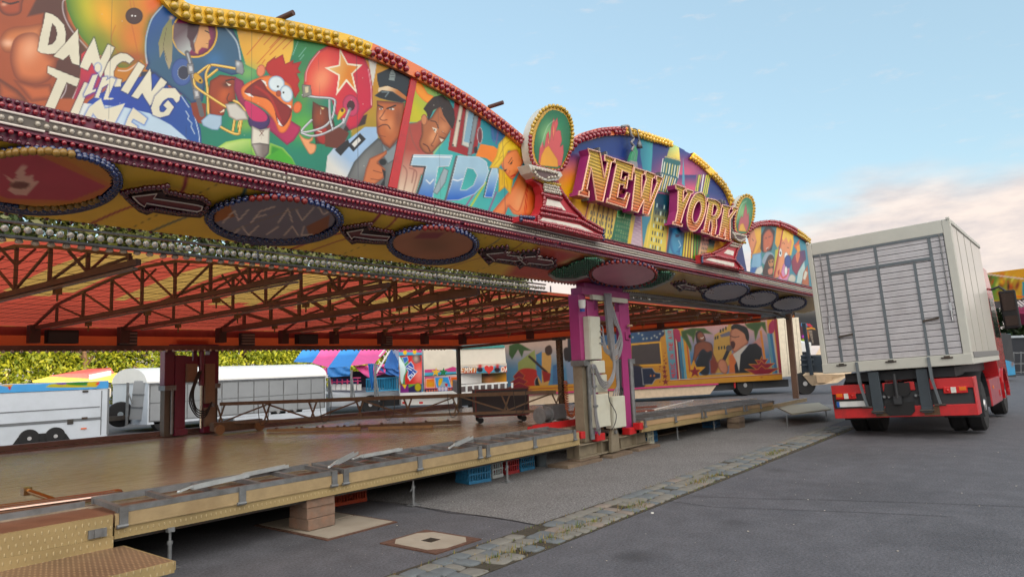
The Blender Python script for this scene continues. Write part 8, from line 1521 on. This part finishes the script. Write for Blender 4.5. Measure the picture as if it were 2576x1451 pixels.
m=MB();m.prism([onY(x,y,5.60)for x,y in E_([(1020,420),(1040,470),(1030,560),(970,560),(985,500)])],(0,.05,0));m.build('green_plate',mat('sea_green',(60,140,100),.5),t);m=MB();m.prism([onY(x,y,5.57)for x,y in E_([(985,545),(1035,555),(1040,600),(975,595)])],(0,.08,0));m.build('grey_block',M_cable,t)
# ---------------------------------------------------------------- torch ornaments
def flatpoly(par,P,y,th_,mt,nm,bev=0):m=MB();m.prism([onY(a,b,y)for a,b in P],(0,th_,0));return m.build(nm,mt,par,bevel=bev)
def interpV(P,n,closed=False):
 P=np.array(list(P)+([P[0]]if closed else[]),float);L_=np.r_[0,np.cumsum(np.linalg.norm(np.diff(P,axis=0),axis=1))];s_=np.linspace(0,L_[-1],n,endpoint=not closed);return[(np.interp(t_,L_,P[:,0]),np.interp(t_,L_,P[:,1]))for t_ in s_]
def torch(f_,disc_,green,bowl,base,w1,w2,flames,rows,lb,org,sm_):
 t=thing('torch_ornament',lb,'torch',org,group='torch shaped bulb ornaments between the facade panels')
 dv_=[tuple(p)for p in spline(f_(disc_),True,4)];gv=[tuple(p)for p in spline(f_(green),True,4)]
 flatpoly(t,dv_,5.56,.14,mat('torch_rim',(190,190,182),.4),'disc_body');flatpoly(t,[tuple(np.mean(dv_,0)+(np.array(p)-np.mean(dv_,0))*.95)for p in dv_],5.552,.006,mat('torch_gold',(206,160,60),.4),'disc_rim')
 G_=[onY(a,b,5.545)for a,b in gv];xs_,zs_=[p[0]for p in G_],[p[2]for p in G_];cc=Canvas((min(xs_),5.545,min(zs_)),(1,0,0),(0,0,1),max(xs_)-min(xs_),max(zs_)-min(zs_),.012,(30,120,84))
 cen=np.mean(gv,0);cc.blob(cen[0]-8*sm_,cen[1]-10*sm_,26*sm_,34*sm_,(170,206,150),.8);cc.blob(cen[0]+16*sm_,cen[1]-40*sm_,16*sm_,20*sm_,(40,140,100),.7)
 for F__,cl_ in flames:cc.poly(f_(F__),cl_,soft=1.3,rim=((150,50,60),1.6)if cl_[2]>90 else((190,120,40),2))
 cc.line([(cen[0]-30*sm_,cen[1]+20),(cen[0]-14*sm_,cen[1]-30*sm_),(cen[0]+4,cen[1]-48*sm_)],1.4,(206,226,206),soft=2,sm=1,a=.6);cc.build('painted_face',t,G_)
 n_=46 if sm_>.9 else 34;ring=interpV(np.array([tuple(np.mean(dv_,0)+(np.array(p)-np.mean(dv_,0))*.97)for p in dv_]),n_,True)
 zz=[onY(a,b,5.535)for a,b in ring];zm_=np.mean([p[2]for p in zz]);bulbs(t,[p for p in zz if p[2]>zm_-.05],.033,M_yelb,'amber_bulb');bulbs(t,[p for p in zz if p[2]<=zm_-.05],.033,M_redb,'red_bulb')
 flatpoly(t,f_(bowl),5.48,.2,mat('bowl_silver',(196,194,186),.35),'bowl',.01);bb=f_(bowl);bc=np.mean(bb,0);bi=[tuple(bc+(np.array(p)-bc)*(.72,.62))for p in bb];flatpoly(t,bi,5.474,.005,mat('bowl_dark',(96,74,74),.5),'bowl_inset')
 bulbs(t,[onY(a,b,5.465)for a,b in interpV(bi[:2],9)]+[onY(a,b+4,5.465)for a,b in interpV([bi[0],bi[-1],bi[-2],bi[2]],10)],.026,M_clrb,'bowl_bulb')
 flatpoly(t,f_(base),5.56,.13,mat('torch_red',(176,40,54),.4),'stepped_base',.008)
 for k,w_ in enumerate((w1,w2)):flatpoly(t,f_(w_),5.552,.007,mat('torch_white',(222,216,206),.45),'white_inset')
 for(P,n_,mt,nm)in rows:bulbs(t,[onY(a,b,5.54)for a,b in interpV(f_(P),n_)],.030,mt,nm)
 return t
RB,YB,CB,BB=M_redb,M_yelb,M_clrb,M_blub
torch(E_,[(340,82),(430,112),(488,200),(502,330),(485,470),(430,600),(360,640),(230,610),(165,560),(140,440),(148,330),(185,210),(255,115)],[(340,125),(430,160),(475,250),(482,350),(465,460),(415,570),(370,610),(250,590),(205,550),(180,450),(195,320),(235,215),(285,150)],[(132,573),(400,640),(415,668),(380,703),(300,714),(215,692),(162,640)],[(162,655),(170,712),(225,750),(250,820),(243,925),(210,985),(150,1012),(60,1003),(57,1050),(755,1205),(756,1128),(600,1030),(480,900),(400,760),(380,708),(300,716),(215,694)],[(288,862),(392,886),(445,960),(277,916)],[(252,1016),(560,1080),(697,1152),(230,1040)],[([(215,560),(225,440),(250,380),(262,440),(280,330),(300,300),(310,380),(320,270),(340,190),(352,220),(372,185),(378,240),(362,300),(380,290),(400,300),(410,380),(395,430),(420,410),(425,480),(405,590),(230,580)],(206,110,110)),([(225,585),(240,500),(270,440),(300,420),(330,470),(350,500),(375,540),(380,600)],(222,170,70)),([(345,210),(352,300),(340,380),(330,300)],(226,150,120)),([(300,330),(310,420),(290,400)],(226,150,120))],[([(175,680),(240,715),(390,748)],12,YB,'amber_bulb'),([(265,745),(375,770)],8,CB,'clear_bulb'),([(265,770),(385,795)],8,CB,'clear_bulb'),([(270,795),(395,818)],8,CB,'clear_bulb'),([(245,820),(262,830),(405,862)],12,RB,'red_bulb'),([(405,800),(480,905),(600,1030),(740,1110)],30,RB,'red_bulb'),([(262,850),(258,925),(400,950)],14,RB,'red_bulb'),([(245,945),(470,990),(530,1010)],20,RB,'red_bulb'),([(240,985),(560,1045),(740,1140)],30,RB,'red_bulb'),([(215,1010),(215,1050),(480,1105),(730,1170)],34,RB,'red_bulb'),([(85,1045),(300,1085),(740,1190)],38,RB,'red_bulb'),([(70,1008),(70,1035)],2,BB,'blue_bulb'),([(95,1012),(175,1020)],5,BB,'blue_bulb'),([(750,1120),(752,1195)],4,BB,'blue_bulb')],'big torch ornament with green flame disc left of the NEW YORK letters',(8.4,5.5,4.5),1.0)
torch(F_,[(1120,222),(1180,248),(1212,320),(1218,400),(1205,510),(1175,610),(1130,690),(1060,700),(985,655),(972,560),(990,430),(1020,320),(1065,250)],[(1125,262),(1170,285),(1195,360),(1188,480),(1160,590),(1120,670),(1050,680),(1012,640),(1003,540),(1025,410),(1060,320),(1090,275)],[(955,658),(1128,702),(1120,732),(1060,772),(990,735)],[(985,748),(920,812),(820,872),(740,905),(598,922),(600,1022),(1092,1112),(1080,1080),(1010,1030),(990,980),(1010,900),(1100,780),(1112,755),(1060,774)],[(905,865),(976,885),(966,936),(855,905)],[(690,963),(976,1020),(976,1062),(645,985)],[([(1020,620),(1035,540),(1060,470),(1075,500),(1090,420),(1110,330),(1125,400),(1130,470),(1145,430),(1150,560),(1130,650),(1040,650)],(186,110,116)),([(1025,650),(1050,570),(1085,560),(1120,660)],(214,176,90))],[([(975,745),(1030,780),(1105,785)],9,YB,'amber_bulb'),([(950,790),(1060,815)],8,CB,'clear_bulb'),([(930,815),(1040,840)],8,CB,'clear_bulb'),([(955,775),(880,840),(740,905),(600,935)],22,RB,'red_bulb'),([(1030,830),(985,980),(1075,1090)],16,RB,'red_bulb'),([(760,930),(980,985)],14,RB,'red_bulb'),([(620,955),(760,940),(990,990)],20,RB,'red_bulb'),([(610,1005),(1080,1098)],26,RB,'red_bulb'),([(605,935),(605,1010)],5,BB,'blue_bulb'),([(1000,1000),(1085,1085)],6,BB,'blue_bulb')],'second torch ornament with green disc right of the NEW YORK letters',(16.4,5.5,4.5),.7)
# ---------------------------------------------------------------- right painted panel
RI=F_([(1130,720),(1160,665),(1180,640),(1230,612),(1290,595),(1370,588),(1450,590),(1530,610),(1600,640),(1720,710),(1800,762),(1850,800)]);RO=F_([(1110,680),(1150,610),(1180,580),(1225,552),(1300,532),(1400,524),(1480,530),(1550,546),(1620,572),(1700,612),(1800,682),(1860,740)])
e_=[np.array(onY(*RI[-1],YP)),np.array(onY(*RO[-1],YP))];RI,RO=resamp(spline(RI,False,5),90),resamp(spline(RO,False,5),90)
c=Canvas((16.3,YP,3.77),(1,0,0),(0,0,1),8.7,2.2,.026,(60,150,150))
c.poly(F_([(1150,640),(1290,595),(1290,900),(1200,950),(1000,1100),(1080,800)]),(208,160,60),soft=2);c.poly(F_([(1030,920),(1150,700),(1200,680),(1160,850),(1110,1060),(1040,1080)]),(214,160,124),soft=1.4,rim=((176,112,82),4));c.poly(F_([(1160,700),(1210,640),(1250,700),(1230,800),(1180,930),(1155,880)]),(220,160,124),soft=1.4,sm=1,rim=((170,100,74),4));c.poly(F_([(1210,640),(1290,595),(1295,760),(1240,880),(1200,930),(1240,780)]),(228,186,80),soft=1.4);c.line(F_([(1185,745),(1200,760)]),1.6,(50,40,40));c.line(F_([(1165,895),(1180,885)]),2,(180,50,50));c.poly(F_([(1010,1010),(1040,910),(1060,920),(1040,1060)]),(90,50,110),soft=1.2)
c.poly(F_([(1290,600),(1460,590),(1470,900),(1290,920)]),(70,140,150),soft=1.5);c.poly(F_([(1280,860),(1290,700),(1340,600),(1400,600),(1450,650),(1440,740),(1410,880),(1310,900)]),(44,32,34),soft=1.4);c.poly(F_([(1320,690),(1380,630),(1430,700),(1420,800),(1370,880),(1320,890),(1310,780)]),(196,120,86),soft=1.4,sm=1,rim=((140,76,54),4));c.line(F_([(1335,735),(1355,730)]),1.8,(50,34,30));c.line(F_([(1380,720),(1405,712)]),1.8,(50,34,30));c.poly(F_([(1345,860),(1375,835),(1370,880)]),(120,30,34),soft=1);c.line(F_([(1350,855),(1372,842)]),1.5,(236,232,226))
c.poly(F_([(1160,1110),(1190,920),(1290,900),(1300,1000),(1280,1180),(1150,1150)]),(150,190,214),soft=1.4,rim=((90,140,180),4));c.poly(F_([(1150,1140),(1180,1070),(1260,1070),(1280,1180)]),(60,120,180),soft=2);c.poly(F_([(1240,1080),(1300,1050),(1320,1120),(1260,1180),(1200,1160)]),(214,218,214),soft=1.4,rim=((150,156,160),3));c.poly(F_([(1300,1000),(1350,900),(1420,910),(1440,960),(1400,1000),(1340,1040)]),(160,176,190),soft=1.4,sm=1)
c.poly(F_([(1310,1160),(1330,1040),(1380,930),(1430,940),(1450,1030),(1430,1120),(1420,1200)]),(70,48,42),soft=1.5,sm=1,rim=((40,28,26),4));c.poly(F_([(1375,1000),(1430,980),(1430,1050),(1390,1060)]),(196,150,110),soft=1.5,sm=1);c.ell(*F_([(1390,1010)])[0],2,2.6,(40,30,30));c.ell(*F_([(1420,1005)])[0],2,2.6,(40,30,30));c.poly(F_([(1370,1100),(1420,1080),(1420,1140),(1380,1150)]),(206,146,124),soft=1.5,sm=1)
c.poly(F_([(1470,600),(1545,620),(1530,760),(1480,850),(1450,790)]),(226,176,70),soft=1.5);c.poly(F_([(1455,870),(1500,850),(1440,1190),(1430,1180)]),(196,190,80),soft=1.5)
c.poly(F_([(1555,620),(1660,660),(1850,800),(1900,1400),(1420,1220),(1500,850)]),(46,150,170),soft=1.4);c.poly(F_([(1520,760),(1560,640),(1640,680),(1670,760),(1640,900),(1600,1000),(1520,1180),(1440,1200),(1490,950)]),(224,164,124),soft=1.4,rim=((180,116,80),5));c.poly(F_([(1550,630),(1600,640),(1665,690),(1660,780),(1630,740),(1610,790),(1580,720),(1550,760),(1530,740)]),(236,206,100),soft=1.4);c.poly(F_([(1655,700),(1670,780),(1640,930),(1620,930),(1640,820)]),(230,196,90),soft=1.4)
c.ell(*F_([(1512,900)])[0],5,11,(236,240,240),rim=((100,80,70),1.5));c.ell(*F_([(1580,945)])[0],5,11,(236,240,240),rim=((100,80,70),1.5));c.ell(*F_([(1514,905)])[0],2,4,(30,60,80));c.ell(*F_([(1583,955)])[0],2,4,(30,60,80));c.line(F_([(1535,790),(1550,785),(1560,800)]),1.4,(130,80,50));c.line(F_([(1595,840),(1612,850)]),1.4,(130,80,50));c.poly(F_([(1480,1120),(1505,1090),(1500,1150),(1485,1165)]),(170,40,60),soft=1.2)
c.poly(F_([(1520,1130),(1550,1030),(1600,1020),(1620,1100),(1600,1220),(1490,1210)]),(214,160,196),soft=1.4,sm=1,rim=((180,120,160),4));c.ell(*F_([(1600,1005)])[0],9,17,(40,90,160),rim=((24,60,120),4));c.line(F_([(1515,1140),(1540,1190),(1580,1170),(1600,1110)]),4,(206,90,50),sm=1);c.ell(*F_([(1578,1110)])[0],4,11,(236,236,236),rim=((60,70,100),1.5))
c.poly(F_([(1640,1000),(1670,930),(1750,880),(1800,870),(1810,980),(1760,1040),(1700,1170),(1650,1100)]),(150,40,90),soft=1.6,grad=((80,44,120),F_([(1700,1000)])[0],F_([(1800,940)])[0]),rim=((110,30,80),4));c.poly(F_([(1690,930),(1720,880),(1740,930),(1710,1020)]),(214,140,100),soft=1.3,sm=1);c.poly(F_([(1670,820),(1740,740),(1730,800),(1700,880)]),(214,120,80),soft=1.4,rim=((190,90,60),3));c.poly(F_([(1700,830),(1735,800),(1745,880),(1710,900)]),(226,170,60),soft=1.4)
c.poly(F_([(1600,1200),(1640,1150),(1690,1180),(1680,1240),(1610,1230)]),(206,206,196),soft=1.4,sm=1,rim=((140,150,150),3));c.poly(F_([(1700,1250),(1720,1120),(1760,1060),(1790,1000),(1800,1100),(1750,1270)]),(190,210,210),soft=1.6);c.poly(F_([(1760,1270),(1780,1130),(1830,1040),(1850,1290)]),(186,120,80),soft=1.4,rim=((140,80,60),3));c.poly(F_([(1775,1200),(1800,1110),(1830,1130),(1800,1220)]),(214,214,204),soft=1.3)
c.poly(F_([(1540,615),(1553,618),(1440,1215),(1425,1212)]),(176,36,50),soft=1)
tr3=thing('painted_facade_panel','low arched facade panel painted with faces and a chimpanzee, beside the truck','facade panel',(19,YP,4.5),group='painted facade panels on the canopy')
mo=[PF(tuple(p))for p in(RI+RO)/2];last=mo[-1]
c.build('painting',tr3,[np.array((16.4,YP,3.77)),np.array((16.6,YP,4.3))]+mo+[last+np.array((1.0,0,-.35)),np.array((24.6,YP,4.2)),np.array((24.9,YP,3.77))])
border(tr3,RI,RO,mat('border_red',(176,48,50),.4,var=.06));rr_=along(RI,RO,.28,.16)+along(RI,RO,.72,.16,off=.08);nr=[p for p in rr_ if p[0]<20.3];ny_=[p for p in rr_ if p[0]>=20.3]
bulbs(tr3,nr,.052,M_redb,'red_bulb');bulbs(tr3,ny_,.052,M_yelb,'amber_bulb')
for o in list(bpy.data.objects):
 if '_org' in o:del o['_org']
